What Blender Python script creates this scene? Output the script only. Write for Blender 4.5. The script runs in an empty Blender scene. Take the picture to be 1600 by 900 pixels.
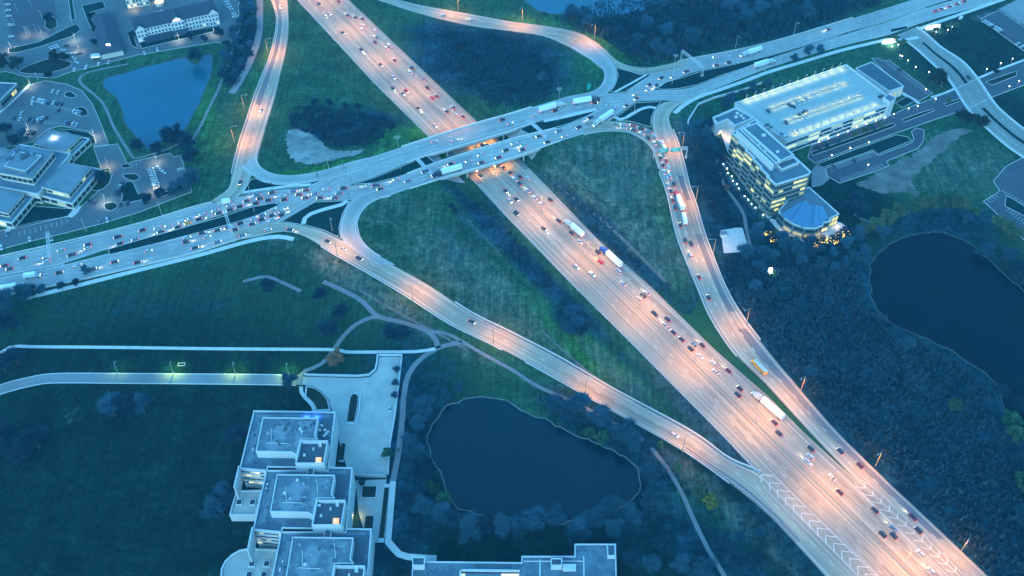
import bpy, math, random
import numpy as np
from mathutils import Vector

random.seed(11)
rng = np.random.default_rng(11)
R = math.radians
scene = bpy.context.scene
COL = scene.collection

# ------------------------------------------------------------------ camera
FPX, PITCH, CAMH = 1573.0, R(46.4), 430.0
CT, ST = math.cos(PITCH), math.sin(PITCH)
cam_d = bpy.data.cameras.new("camera")
cam = bpy.data.objects.new("camera", cam_d)
COL.objects.link(cam)
cam_d.sensor_width = 36.0
cam_d.lens = 36.0 * FPX / 1600.0
cam_d.clip_start, cam_d.clip_end = 1.0, 30000.0
cam.location = (0, 0, CAMH)
cam.rotation_euler = (R(90) - PITCH, 0, 0)
scene.camera = cam

# ------------------------------------------------------------------ sky, sun, exposure
SUN_EL, SUN_AZ = 8.0, 200.0
world = bpy.data.worlds.new("World")
scene.world = world
world.use_nodes = True
wn, wl = world.node_tree.nodes, world.node_tree.links
wn.clear()
w_out = wn.new("ShaderNodeOutputWorld")
w_bg = wn.new("ShaderNodeBackground")
w_sky = wn.new("ShaderNodeTexSky")
w_sky.sky_type = 'NISHITA'
w_sky.sun_disc = False
w_sky.sun_elevation = R(SUN_EL)
w_sky.sun_rotation = R(SUN_AZ)
w_sky.altitude = 200.0
w_sky.air_density = 1.6
w_sky.dust_density = 0.3
w_sky.ozone_density = 8.0
w_tint = wn.new("ShaderNodeMix")          # dusk: the last daylight is deep blue all round
w_tint.data_type = 'RGBA'
w_tint.blend_type = 'MULTIPLY'
w_tint.inputs[0].default_value = 1.0
w_tint.inputs[7].default_value = (1.04, 0.97, 0.73, 1.0)
wl.new(w_sky.outputs[0], w_tint.inputs[6])
wl.new(w_tint.outputs[2], w_bg.inputs[0])
w_bg.inputs[1].default_value = 0.15
wl.new(w_bg.outputs[0], w_out.inputs[0])

sun_d = bpy.data.lights.new("sun", 'SUN')
sun_d.energy = 0.25
sun_d.angle = R(40)
sun_d.color = (0.30, 0.74, 1.0)
sun = bpy.data.objects.new("sun", sun_d)
COL.objects.link(sun)
_a, _e = R(SUN_AZ), R(38)
sun.rotation_euler = (R(90) - _e, 0, -_a + math.pi)

vs = scene.view_settings
vs.view_transform = 'Standard'
vs.look = 'None'
vs.exposure = 3.45
vs.gamma = 1.0
vs.use_curve_mapping = False
cy = scene.cycles
cy.use_denoising = True
cy.denoiser = 'OPENIMAGEDENOISE'
cy.denoising_prefilter = 'ACCURATE'
cy.max_bounces = 4
cy.diffuse_bounces = 2
cy.glossy_bounces = 2
cy.transmission_bounces = 2
cy.transparent_max_bounces = 6
cy.volume_bounces = 0
HAZE = 0.00009
cy.sample_clamp_indirect = 4.0
cy.sample_clamp_direct = 30.0
cy.caustics_reflective = False
cy.caustics_refractive = False

# ------------------------------------------------------------------ the lie of the land
def gp(px, py, z=0.0):
    """ground point under a place in the photograph, on the level z"""
    dx, dy = (px - 800.0) / FPX, (py - 450.0) / FPX
    vy, vz = CT - dy * ST, -ST - dy * CT
    t = (z - CAMH) / vz
    return np.array([dx * t, vy * t, z])

def sm(t):
    t = np.clip(t, 0.0, 1.0)
    return t * t * (3 - 2 * t)

H0, H1 = gp(509, 2.5)[:2], gp(1410, 887)[:2]          # highway centre line
HU = (H1 - H0) / np.linalg.norm(H1 - H0)
HN = np.array([HU[1], -HU[0]])                          # points to the left edge in the photo
if np.dot(gp(467, 0)[:2] - H0, HN) < 0: HN = -HN
X0 = gp(760, 236, 6)[:2]                                # crossing
_xa, _xb = gp(600, 262, 7)[:2], gp(925, 168, 7)[:2]
XU = (_xb - _xa) / np.linalg.norm(_xb - _xa)
XN = np.array([-XU[1], XU[0]])
DECK = 7.0

def mound(x, y):
    x, y = np.asarray(x, float), np.asarray(y, float)
    s = (x - X0[0]) * XU[0] + (y - X0[1]) * XU[1]
    d = (x - X0[0]) * XN[0] + (y - X0[1]) * XN[1]
    return DECK * sm(1 - (np.abs(s) - 72) / 150.0) * sm(1 - (np.abs(d) - 34) / 95.0)

def hway_t(x, y): return (np.asarray(x) - H0[0]) * HU[0] + (np.asarray(y) - H0[1]) * HU[1]
def hway_d(x, y): return (np.asarray(x) - H0[0]) * HN[0] + (np.asarray(y) - H0[1]) * HN[1]

def land(x, y):
    dm = np.abs(hway_d(x, y))
    return mound(x, y) * sm((dm - 25.0) / 18.0)

def on(px, py, f=mound, lift=0.0):
    """point of the surface f seen at a place in the photograph"""
    z = 0.0
    for _ in range(14):
        p = gp(px, py, z + lift)
        z = 0.5 * z + 0.5 * float(f(p[0], p[1]))
    p[2] = z + lift
    return p

def flat(x, y): return np.zeros_like(np.asarray(x, float))

# ------------------------------------------------------------------ materials
def mat(name, build):
    m = bpy.data.materials.new(name)
    m.use_nodes = True
    nt = m.node_tree
    nt.nodes.clear()
    out = nt.nodes.new("ShaderNodeOutputMaterial")
    b = nt.nodes.new("ShaderNodeBsdfPrincipled")
    nt.links.new(b.outputs[0], out.inputs[0])
    build(nt, b)
    return m

def N(nt, typ, **kw):
    n = nt.nodes.new(typ)
    for k, v in kw.items():
        if k.startswith('i_'):
            n.inputs[k[2:].replace('_', ' ')].default_value = v
        else:
            setattr(n, k, v)
    return n

def noise(nt, vec, scale, detail=3.0, rough=0.55):
    n = N(nt, "ShaderNodeTexNoise")
    n.inputs["Scale"].default_value = scale
    n.inputs["Detail"].default_value = detail
    n.inputs["Roughness"].default_value = rough
    if vec is not None: nt.links.new(vec, n.inputs["Vector"])
    return n.outputs[0]

def ramp(nt, fac, stops):
    r = N(nt, "ShaderNodeValToRGB")
    e = r.color_ramp.elements
    while len(e) < len(stops): e.new(0.5)
    for el, (p, c) in zip(e, stops):
        el.position = p
        el.color = (*c, 1) if len(c) == 3 else c
    nt.links.new(fac, r.inputs[0])
    return r.outputs[0]

def mixc(nt, fac, a, b, mode='MIX'):
    m = N(nt, "ShaderNodeMix", data_type='RGBA', blend_type=mode)
    for sock, v in ((m.inputs[0], fac), (m.inputs[6], a), (m.inputs[7], b)):
        if hasattr(v, 'node'): nt.links.new(v, sock)
        elif isinstance(v, (int, float)): sock.default_value = v
        else: sock.default_value = (*v, 1)
    return m.outputs[2]

def mapped(nt, src, scale):
    mp = N(nt, "ShaderNodeMapping")
    mp.inputs["Scale"].default_value = scale
    nt.links.new(src, mp.inputs[0])
    return mp.outputs[0]

def coord(nt, which="Object"):
    return N(nt, "ShaderNodeTexCoord").outputs[which]

def bump(nt, b, h, strength=0.4, dist=0.3):
    bp = N(nt, "ShaderNodeBump")
    bp.inputs["Strength"].default_value = strength
    bp.inputs["Distance"].default_value = dist
    nt.links.new(h, bp.inputs["Height"])
    nt.links.new(bp.outputs[0], b.inputs["Normal"])

def plain(name, col, rough=0.7, metal=0.0, var=0.25, scale=0.6, emit=None):
    def bd(nt, b):
        c = coord(nt)
        n = noise(nt, c, scale, 4)
        lo = tuple(v * (1 - var) for v in col)
        hi = tuple(min(1, v * (1 + var)) for v in col)
        nt.links.new(ramp(nt, n, [(0.3, lo), (0.7, hi)]), b.inputs["Base Color"])
        b.inputs["Roughness"].default_value = rough
        b.inputs["Metallic"].default_value = metal
        if emit:
            b.inputs["Emission Color"].default_value = (*emit[0], 1)
            b.inputs["Emission Strength"].default_value = emit[1]
    m = mat(name, bd)
    if emit: m.cycles.emission_sampling = 'NONE'      # the lamps' own lights do the lighting
    return m

def road_mat(name, base, dark, warm=0.0, streak=0.5):
    """worn pavement: wheel tracks and oil run along the lane (uv = metres across, metres along)"""
    def bd(nt, b):
        uv = coord(nt, "UV")
        obc = coord(nt)
        tracks = noise(nt, mapped(nt, uv, (1.15, 0.012, 1)), 1.0, 3, 0.6)
        tracks2 = noise(nt, mapped(nt, uv, (0.28, 0.006, 1)), 1.0, 2, 0.5)
        blot = noise(nt, obc, 0.03, 5)
        fine = noise(nt, obc, 1.3, 3)
        # slab joints every 6 m along the lane
        sx = N(nt, "ShaderNodeSeparateXYZ"); nt.links.new(uv, sx.inputs[0])
        fr = N(nt, "ShaderNodeMath", operation='PINGPONG'); nt.links.new(sx.outputs[1], fr.inputs[0]); fr.inputs[1].default_value = 4.6
        jt = N(nt, "ShaderNodeMath", operation='LESS_THAN'); nt.links.new(fr.outputs[0], jt.inputs[0]); jt.inputs[1].default_value = 0.05
        c = mixc(nt, ramp(nt, tracks, [(0.38, (0, 0, 0)), (0.68, (streak,) * 3)]), base, dark)
        c = mixc(nt, ramp(nt, tracks2, [(0.45, (0, 0, 0)), (0.62, (streak * 0.6,) * 3)]), c, dark)
        c = mixc(nt, 1.0, c, ramp(nt, blot, [(0.35, (0.82, 0.82, 0.84)), (0.65, (1.1, 1.09, 1.06))]), 'MULTIPLY')
        c = mixc(nt, 1.0, c, ramp(nt, fine, [(0.3, (0.9,) * 3), (0.7, (1.08,) * 3)]), 'MULTIPLY')
        jf = N(nt, "ShaderNodeMath", operation='MULTIPLY'); nt.links.new(jt.outputs[0], jf.inputs[0]); jf.inputs[1].default_value = 0.35
        c = mixc(nt, jf.outputs[0], c, dark)
        nt.links.new(c, b.inputs["Base Color"])
        b.inputs["Roughness"].default_value = 0.75
    return mat(name, bd)

M = {}
M['concrete_road'] = road_mat("concrete_road", (0.38, 0.325, 0.245), (0.17, 0.145, 0.115), streak=0.75)
M['shoulder'] = road_mat("shoulder_concrete", (0.40, 0.385, 0.37), (0.28, 0.27, 0.26), streak=0.35)
M['cross_road'] = road_mat("cross_road_concrete", (0.33, 0.325, 0.31), (0.18, 0.18, 0.175))
M['curve_road'] = road_mat("weathered_concrete", (0.23, 0.225, 0.205), (0.13, 0.13, 0.12), streak=0.7)
M['faded_paint'] = plain("faded_paint", (0.60, 0.57, 0.52), 0.7, var=0.2, scale=0.7)
M['asphalt'] = road_mat("asphalt", (0.085, 0.085, 0.09), (0.05, 0.05, 0.055), streak=0.6)
M['ramp_asphalt'] = road_mat("ramp_asphalt", (0.16, 0.15, 0.15), (0.10, 0.095, 0.10), streak=0.6)
M['lot'] = road_mat("lot_asphalt", (0.085, 0.098, 0.105), (0.06, 0.068, 0.075), streak=0.3)
M['lot_new'] = road_mat("lot_asphalt_new", (0.045, 0.05, 0.065), (0.035, 0.035, 0.045), streak=0.3)
M['drive'] = road_mat("drive_asphalt", (0.20, 0.20, 0.21), (0.14, 0.14, 0.15), streak=0.3)
M['walk'] = plain("sidewalk_concrete", (0.46, 0.45, 0.43), 0.85, var=0.12, scale=0.25)
M['path'] = plain("asphalt_path", (0.15, 0.15, 0.16), 0.9, var=0.15, scale=0.2)
M['kerb'] = plain("kerb_concrete", (0.50, 0.49, 0.47), 0.85, var=0.1)
M['paint'] = plain("road_paint", (0.62, 0.60, 0.55), 0.6, var=0.12, scale=0.9)
M['tar'] = plain("tar_seam", (0.07, 0.065, 0.065), 0.7, var=0.2)

def grass_mat(name, c1, c2, c3, bumpy=0.5, sc=1.0):
    def bd(nt, b):
        c = coord(nt)
        big = noise(nt, c, 0.012 * sc, 6, 0.6)
        mid = noise(nt, c, 0.09 * sc, 5, 0.65)
        fine = noise(nt, c, 0.9 * sc, 4, 0.7)
        a = mixc(nt, ramp(nt, big, [(0.36, (0, 0, 0)), (0.62, (1, 1, 1))]), c1, c2)
        a = mixc(nt, ramp(nt, mid, [(0.48, (0, 0, 0)), (0.72, (0.75,) * 3)]), a, c3)
        a = mixc(nt, 1.0, a, ramp(nt, fine, [(0.25, (0.62,) * 3), (0.75, (1.35,) * 3)]), 'MULTIPLY')
        nt.links.new(a, b.inputs["Base Color"])
        b.inputs["Roughness"].default_value = 0.95
        b.inputs["Specular IOR Level"].default_value = 0.1
        bump(nt, b, fine, bumpy, 0.5)
    return mat(name, bd)

def ground_mat():
    """grass whose kind (lush, dry, dark turf, brush) varies over the land, with lens vignette painted into the dark kind"""
    def bd(nt, b):
        c = coord(nt)
        big = noise(nt, c, 0.010, 6, 0.62)
        mid = noise(nt, c, 0.07, 6, 0.66)
        fine = noise(nt, c, 0.8, 5, 0.72)
        mow = noise(nt, mapped(nt, c, (0.20, 0.030, 1)), 1.0, 4, 0.6)
        med = noise(nt, c, 0.28, 5, 0.7)
        rowm = noise(nt, mapped(nt, c, (0.55, 0.018, 1)), 1.0, 3, 0.6)
        a = mixc(nt, ramp(nt, big, [(0.38, (0, 0, 0)), (0.62, (1, 1, 1))]), (0.012, 0.056, 0.029), (0.026, 0.078, 0.036))
        def attr(k):
            n = N(nt, "ShaderNodeAttribute", attribute_name=k)
            return n.outputs["Fac"]
        def edge(k):
            mm = N(nt, "ShaderNodeMath", operation='ADD'); nt.links.new(attr(k), mm.inputs[0])
            m2 = N(nt, "ShaderNodeMath", operation='MULTIPLY_ADD'); nt.links.new(mid, m2.inputs[0]); m2.inputs[1].default_value = 0.9; m2.inputs[2].default_value = -0.45
            nt.links.new(m2.outputs[0], mm.inputs[1])
            return ramp(nt, mm.outputs[0], [(0.22, (0, 0, 0)), (0.75, (1, 1, 1))])
        a = mixc(nt, edge("turf_vignette"), a, mixc(nt, ramp(nt, mid, [(0.4, (0, 0, 0)), (0.65, (1, 1, 1))]), (0.001, 0.014, 0.012), (0.003, 0.022, 0.016)))
        a = mixc(nt, edge("lush"), a, (0.030, 0.120, 0.026))
        a = mixc(nt, edge("dry"), a, mixc(nt, ramp(nt, mow, [(0.42, (0, 0, 0)), (0.6, (1, 1, 1))]), (0.034, 0.068, 0.050), (0.085, 0.108, 0.082)))
        a = mixc(nt, edge("brush"), a, mixc(nt, ramp(nt, mid, [(0.4, (0, 0, 0)), (0.62, (1, 1, 1))]), (0.002, 0.018, 0.032), (0.010, 0.040, 0.060)))
        a = mixc(nt, edge("bare"), a, mixc(nt, ramp(nt, mow, [(0.4, (0, 0, 0)), (0.6, (1, 1, 1))]), (0.12, 0.135, 0.135), (0.19, 0.195, 0.185)))
        a = mixc(nt, 1.0, a, ramp(nt, mid, [(0.3, (0.66,) * 3), (0.7, (1.34,) * 3)]), 'MULTIPLY')
        a = mixc(nt, 1.0, a, ramp(nt, med, [(0.30, (0.55, 0.58, 0.62)), (0.70, (1.45, 1.42, 1.3))]), 'MULTIPLY')
        a = mixc(nt, 1.0, a, ramp(nt, rowm, [(0.35, (0.75,) * 3), (0.65, (1.25,) * 3)]), 'MULTIPLY')
        a = mixc(nt, 1.0, a, ramp(nt, fine, [(0.28, (0.45,) * 3), (0.72, (1.6,) * 3)]), 'MULTIPLY')
        nt.links.new(a, b.inputs["Base Color"])
        b.inputs["Roughness"].default_value = 0.95
        b.inputs["Specular IOR Level"].default_value = 0.1
        bump(nt, b, fine, 0.8, 0.8)
    return mat("ground_cover", bd)
M['ground'] = ground_mat()
M['verge'] = grass_mat("verge_grass", (0.001, 0.018, 0.018), (0.002, 0.024, 0.021), (0.003, 0.026, 0.022))
M['strip_grass'] = grass_mat("strip_grass", (0.010, 0.055, 0.024), (0.018, 0.075, 0.028), (0.03, 0.08, 0.035))
M['hedge_bed'] = grass_mat("planting_bed", (0.010, 0.020, 0.014), (0.016, 0.028, 0.018), (0.02, 0.03, 0.02))

def water_mat(name, col, rough=0.12, spec=0.5):
    def bd(nt, b):
        c = coord(nt)
        n1 = noise(nt, c, 1.6, 4, 0.6)
        n2 = noise(nt, c, 0.02, 3)
        nt.links.new(ramp(nt, n2, [(0.3, tuple(v * 0.8 for v in col)), (0.7, tuple(v * 1.15 for v in col))]), b.inputs["Base Color"])
        b.inputs["Roughness"].default_value = rough
        b.inputs["IOR"].default_value = 1.33
        b.inputs["Specular IOR Level"].default_value = spec
        bump(nt, b, n1, 0.12, 0.15)
    return mat(name, bd)
M['water_hazed'] = water_mat("hazed_water", (0.010, 0.078, 0.125), 0.2)  # far ponds: brightness of distant haze painted into the water colour
M['water_dark'] = water_mat("peaty_water", (0.0005, 0.004, 0.009), 0.1, 0.12)
M['water'] = water_mat("pond_water", (0.001, 0.010, 0.018))

# ------------------------------------------------------------------ mesh helpers
def tag(o, label=None, cat=None, group=None, kind=None):
    if label: o["label"] = label
    if cat: o["category"] = cat
    if group: o["group"] = group
    if kind: o["kind"] = kind
    return o

def link(name, me, parent=None):
    o = bpy.data.objects.new(name, me)
    COL.objects.link(o)
    if parent is not None: o.parent = parent
    return o

def mk(name, V, Fs, m, parent=None, uv=None, smooth=False, **kw):
    me = bpy.data.meshes.new(name)
    me.from_pydata([tuple(map(float, v)) for v in V], [], [tuple(int(i) for i in f) for f in Fs])
    if m is not None:
        for mm in (m if isinstance(m, (list, tuple)) else [m]): me.materials.append(mm)
    if uv is not None:
        lay = me.uv_layers.new(name="UVMap")
        vi = np.empty(len(me.loops), int); me.loops.foreach_get("vertex_index", vi)
        lay.data.foreach_set("uv", np.asarray(uv, float)[vi].ravel())
    if smooth: me.polygons.foreach_set("use_smooth", [True] * len(me.polygons))
    me.update()
    o = link(name, me, parent)
    return tag(o, **kw)

def empty(name, loc, rz=0.0, **kw):
    o = link(name, None)
    o.location = tuple(map(float, loc))
    o.rotation_euler = (0, 0, rz)
    o.empty_display_size = 1.0
    return tag(o, **kw)

class MB:
    """collects boxes, tubes and prisms, in local coordinates, into one mesh"""
    def __init__(s): s.v, s.f, s.mi = [], [], []
    def add(s, V, Fs, mi=0):
        k = len(s.v)
        s.v += [tuple(map(float, v)) for v in V]
        s.f += [tuple(i + k for i in f) for f in Fs]
        s.mi += [mi] * len(Fs)
        return s
    def box(s, c, size, rz=0.0, mi=0):
        cx, cy_, cz = c; hx, hy, hz = size[0] / 2, size[1] / 2, size[2] / 2
        ca, sa = math.cos(rz), math.sin(rz)
        V = [(cx + ca * x - sa * y, cy_ + sa * x + ca * y, cz + z) for z in (-hz, hz) for x, y in ((-hx, -hy), (hx, -hy), (hx, hy), (-hx, hy))]
        return s.add(V, [(3, 2, 1, 0), (4, 5, 6, 7), (0, 1, 5, 4), (1, 2, 6, 5), (2, 3, 7, 6), (3, 0, 4, 7)], mi)
    def prism(s, poly, z0, z1, mi=0, top_mi=None, bottom=True):
        n = len(poly)
        a = sum(poly[i][0] * poly[(i + 1) % n][1] - poly[(i + 1) % n][0] * poly[i][1] for i in range(n))
        if a < 0: poly = poly[::-1]
        za = z0 if hasattr(z0, '__len__') else [z0] * n
        zb = z1 if hasattr(z1, '__len__') else [z1] * n
        if a < 0 and hasattr(z0, '__len__'): za = za[::-1]
        if a < 0 and hasattr(z1, '__len__'): zb = zb[::-1]
        V = [(p[0], p[1], z) for p, z in zip(poly, za)] + [(p[0], p[1], z) for p, z in zip(poly, zb)]
        Fs = [(i, (i + 1) % n, n + (i + 1) % n, n + i) for i in range(n)]
        s.add(V, Fs, mi)
        k = len(s.v) - 2 * n
        s.f.append(tuple(k + n + i for i in range(n))); s.mi.append(mi if top_mi is None else top_mi)
        if bottom: s.f.append(tuple(k + n - 1 - i for i in range(n))); s.mi.append(mi)
        return s
    def tube(s, a, b, ra, rb=None, n=6, mi=0, cap=True):
        a, b = Vector(a), Vector(b); rb = ra if rb is None else rb
        d = (b - a).normalized()
        u = d.orthogonal().normalized(); w = d.cross(u)
        V = [tuple(p + (u * math.cos(2 * math.pi * i / n) + w * math.sin(2 * math.pi * i / n)) * r) for p, r in ((a, ra), (b, rb)) for i in range(n)]
        Fs = [(i, (i + 1) % n, n + (i + 1) % n, n + i) for i in range(n)]
        if cap: Fs += [tuple(range(n - 1, -1, -1)), tuple(range(n, 2 * n))]
        return s.add(V, Fs, mi)
    def mesh(s, name, mats):
        me = bpy.data.meshes.new(name)
        me.from_pydata(s.v, [], s.f)
        for m in (mats if isinstance(mats, (list, tuple)) else [mats]): me.materials.append(m)
        if any(s.mi): me.polygons.foreach_set("material_index", s.mi)
        me.update()
        return me
    def build(s, name, mats, parent=None, **kw):
        return tag(link(name, s.mesh(name, mats), parent), **kw)

def catmull(P, step):
    """smooth curve through points P (n,k), sampled about every step metres measured on the first two columns"""
    P = np.asarray(P, float)
    Q = np.vstack([2 * P[0] - P[1], P, 2 * P[-1] - P[-2]])
    out = []
    for i in range(1, len(Q) - 2):
        p0, p1, p2, p3 = Q[i - 1], Q[i], Q[i + 1], Q[i + 2]
        n = max(1, int(math.ceil(np.linalg.norm((p2 - p1)[:2]) / step)))
        for k in range(n):
            t = k / n
            out.append(0.5 * ((2 * p1) + (p2 - p0) * t + (2 * p0 - 5 * p1 + 4 * p2 - p3) * t * t + (3 * p1 - p0 - 3 * p2 + p3) * t ** 3))
    out.append(Q[-2])
    return np.array(out)

class Ribbon:
    """a carriageway between two edges, draped on a surface"""
    def __init__(s, pairs, surf=mound, step=5.0, world_pts=None):
        s.surf = surf
        if world_pts is None:
            world_pts = [np.r_[on(a, b, surf)[:2], on(c, d, surf)[:2]] for a, b, c, d in pairs]
        C = catmull(world_pts, step)
        s.L, s.Rr = C[:, :2], C[:, 2:]
        mid = (s.L + s.Rr) / 2
        s.along = np.r_[0, np.cumsum(np.linalg.norm(np.diff(mid, axis=0), axis=1))]
        s.width = np.linalg.norm(s.Rr - s.L, axis=1)
        s.length = s.along[-1]
    def at(s, f, u):
        """plan position at fraction f across (0 = first edge) and u metres along"""
        x = [np.interp(u, s.along, s.L[:, k]) for k in (0, 1)]
        y = [np.interp(u, s.along, s.Rr[:, k]) for k in (0, 1)]
        return np.stack([x[0] + (y[0] - x[0]) * f, x[1] + (y[1] - x[1]) * f], -1)
    def near(s, x, y):
        """(fraction across, metres along, heading) of the nearest station"""
        mid = (s.L + s.Rr) / 2
        i = int(np.argmin((mid[:, 0] - x) ** 2 + (mid[:, 1] - y) ** 2))
        w = s.Rr[i] - s.L[i]
        f = float(np.dot(np.array([x, y]) - s.L[i], w) / np.dot(w, w))
        a, b = max(0, i - 1), min(len(mid) - 1, i + 1)
        d = (s.L[b] + (s.Rr[b] - s.L[b]) * f) - (s.L[a] + (s.Rr[a] - s.L[a]) * f)
        return f, s.along[i], math.atan2(d[1], d[0])
    def strip(s, f0, f1, off, u0=None, u1=None, n=1, step=5.0):
        """vertices, faces, uv of the band between two fractions (constants or arrays over the stations)"""
        u0 = 0 if u0 is None else u0
        u1 = s.length if u1 is None else u1
        k = max(1, int(math.ceil((u1 - u0) / step)))
        us = np.linspace(u0, u1, k + 1)
        V, UV = [], []
        W = np.interp(us, s.along, s.width)
        for j in range(n + 1):
            f = f0 + (f1 - f0) * j / n
            ff = np.interp(us, s.along, f) if hasattr(f, '__len__') else f
            p = s.at(np.asarray(ff) * np.ones_like(us), us) if not hasattr(f, '__len__') else np.stack([s.at(a, b) for a, b in zip(ff, us)])
            V.append(np.c_[p, s.surf(p[:, 0], p[:, 1]) + off])
            UV.append(np.c_[W * ff, us])
        V, UV = np.array(V), np.array(UV)
        m = k + 1
        Fs = [(j * m + i, j * m + i + 1, (j + 1) * m + i + 1, (j + 1) * m + i) for j in range(n) for i in range(k)]
        V = V.reshape(-1, 3)
        a, b, c = V[Fs[0][0]], V[Fs[0][1]], V[Fs[0][2]]
        if np.cross(b - a, c - b)[2] < 0: Fs = [f[::-1] for f in Fs]
        return V, Fs, UV.reshape(-1, 2)
    def road(s, name, m, off=0.05, n=4, f0=0.0, f1=1.0, parent=None, **kw):
        V, Fs, UV = s.strip(f0, f1, off, n=n)
        s.off = off
        return mk(name, V, Fs, m, parent, uv=UV, **kw)

class Paint:
    """all the thin painted lines of one road, one mesh"""
    def __init__(s, rib, off=0.02): s.r, s.off, s.V, s.F, s.UV = rib, off, [], [], []
    def line(s, f, w=0.22, dash=None, u0=None, u1=None):
        r = s.r
        u0 = 0 if u0 is None else max(0, u0); u1 = r.length if u1 is None else min(r.length, u1)
        spans = [(u0, u1)] if dash is None else [(a, min(a + dash[0], u1)) for a in np.arange(u0, u1, dash[0] + dash[1])]
        wm = float(np.mean(r.width))
        for a, b in spans:
            V, Fs, UV = r.strip(f - w / 2 / wm, f + w / 2 / wm, r.off + s.off, a, b, step=8.0)
            k = sum(len(v) for v in s.V)
            s.V.append(V); s.F += [tuple(i + k for i in q) for q in Fs]; s.UV.append(UV)
        return s
    def build(s, parent, name="lane_markings", m=None):
        if not s.V: return
        return mk(name, np.vstack(s.V), s.F, m or M['paint'], parent, uv=np.vstack(s.UV), kind="stuff")

def poly_px(pts, surf=mound):
    return np.array([on(a, b, surf)[:2] for a, b in pts])

def smooth_loop(P, step=2.0):
    P = np.asarray(P, float)
    Q = np.vstack([P[-1], P, P[0], P[1]])
    out = []
    for i in range(1, len(Q) - 2):
        p0, p1, p2, p3 = Q[i - 1], Q[i], Q[i + 1], Q[i + 2]
        n = max(1, int(np.linalg.norm(p2 - p1) / step))
        for k in range(n):
            t = k / n
            out.append(0.5 * ((2 * p1) + (p2 - p0) * t + (2 * p0 - 5 * p1 + 4 * p2 - p3) * t * t + (3 * p1 - p0 - 3 * p2 + p3) * t ** 3))
    return np.array(out)

def sheet(name, P, m, surf=mound, off=0.05, kerb=None, parent=None, res=6.0, **kw):
    """flat patch of ground with outline P (metres), draped; kerb = (width, height, material) adds a kerb round it"""
    import bmesh
    P = np.asarray(P, float)
    bm = bmesh.new()
    vs_ = [bm.verts.new((x, y, 0)) for x, y in P]
    f = bm.faces.new(vs_)
    bmesh.ops.triangulate(bm, faces=[f])
    if float(np.max(surf(P[:, 0], P[:, 1]))) > 0.0005:
        for _ in range(7):
            es = [e for e in bm.edges if e.calc_length() > res]
            if not es: break
            bmesh.ops.subdivide_edges(bm, edges=es, cuts=1)
            bmesh.ops.triangulate(bm, faces=bm.faces[:])
    for v in bm.verts: v.co.z = float(surf(v.co.x, v.co.y)) + off
    bmesh.ops.recalc_face_normals(bm, faces=bm.faces[:])
    if bm.faces and sum(f.normal.z for f in bm.faces) < 0: bmesh.ops.reverse_faces(bm, faces=bm.faces[:])
    me = bpy.data.meshes.new(name)
    bm.to_mesh(me); bm.free()
    me.materials.append(m)
    lay = me.uv_layers.new(name="UVMap")
    co = np.empty(len(me.vertices) * 3); me.vertices.foreach_get("co", co); co = co.reshape(-1, 3)
    vi = np.empty(len(me.loops), int); me.loops.foreach_get("vertex_index", vi)
    lay.data.foreach_set("uv", co[vi][:, :2].ravel())
    o = tag(link(name, me, parent), **kw)
    if kerb: kerb_line("kerb", P, kerb[0], kerb[1], kerb[2], surf, off, parent=o, closed=True)
    return o

def kerb_line(name, P, w, h, m, surf=mound, off=0.0, parent=None, closed=False, **kw):
    """a low raised strip of width w and height h along a polyline"""
    P = np.asarray(P, float)
    n = len(P)
    prev = np.roll(P, 1, 0) if closed else np.vstack([2 * P[0] - P[1], P[:-1]])
    nxt = np.roll(P, -1, 0) if closed else np.vstack([P[1:], 2 * P[-1] - P[-2]])
    t = nxt - prev
    t /= np.linalg.norm(t, axis=1)[:, None] + 1e-9
    nn = np.c_[-t[:, 1], t[:, 0]] * w / 2
    A, B = P + nn, P - nn
    z = surf(P[:, 0], P[:, 1]) + off
    V = np.vstack([np.c_[A, z - 0.05], np.c_[A, z + h], np.c_[B, z + h], np.c_[B, z - 0.05]])
    Fs = []
    for i in range(n if closed else n - 1):
        j = (i + 1) % n
        Fs += [(i, j, n + j, n + i), (n + i, n + j, 2 * n + j, 2 * n + i), (2 * n + i, 2 * n + j, 3 * n + j, 3 * n + i)]
    if not closed: Fs += [(0, n, 2 * n, 3 * n), (n - 1, 4 * n - 1, 3 * n - 1, 2 * n - 1)]
    return mk(name, V, Fs, m, parent, **kw)

def dense(P, step=4.0, closed=False):
    P = np.asarray(P, float)
    Q = np.vstack([P, P[0]]) if closed else P
    out = []
    for a, b in zip(Q[:-1], Q[1:]):
        n = max(1, int(np.linalg.norm(b - a) / step))
        out += [a + (b - a) * k / n for k in range(n)]
    if not closed: out.append(Q[-1])
    return np.array(out)

def path_px(name, pts, w, m, surf=mound, off=0.045, h=None, **kw):
    """a walk or drive of constant width w metres along points in the photograph"""
    C = catmull(poly_px(pts, surf), 3.0)
    t = np.gradient(C, axis=0); t /= np.linalg.norm(t, axis=1)[:, None]
    nn = np.c_[-t[:, 1], t[:, 0]] * w / 2
    r = Ribbon(None, surf, 3.0, world_pts=np.c_[C - nn, C + nn])
    return r, r.road(name, m, off, n=2, **kw)
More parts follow.
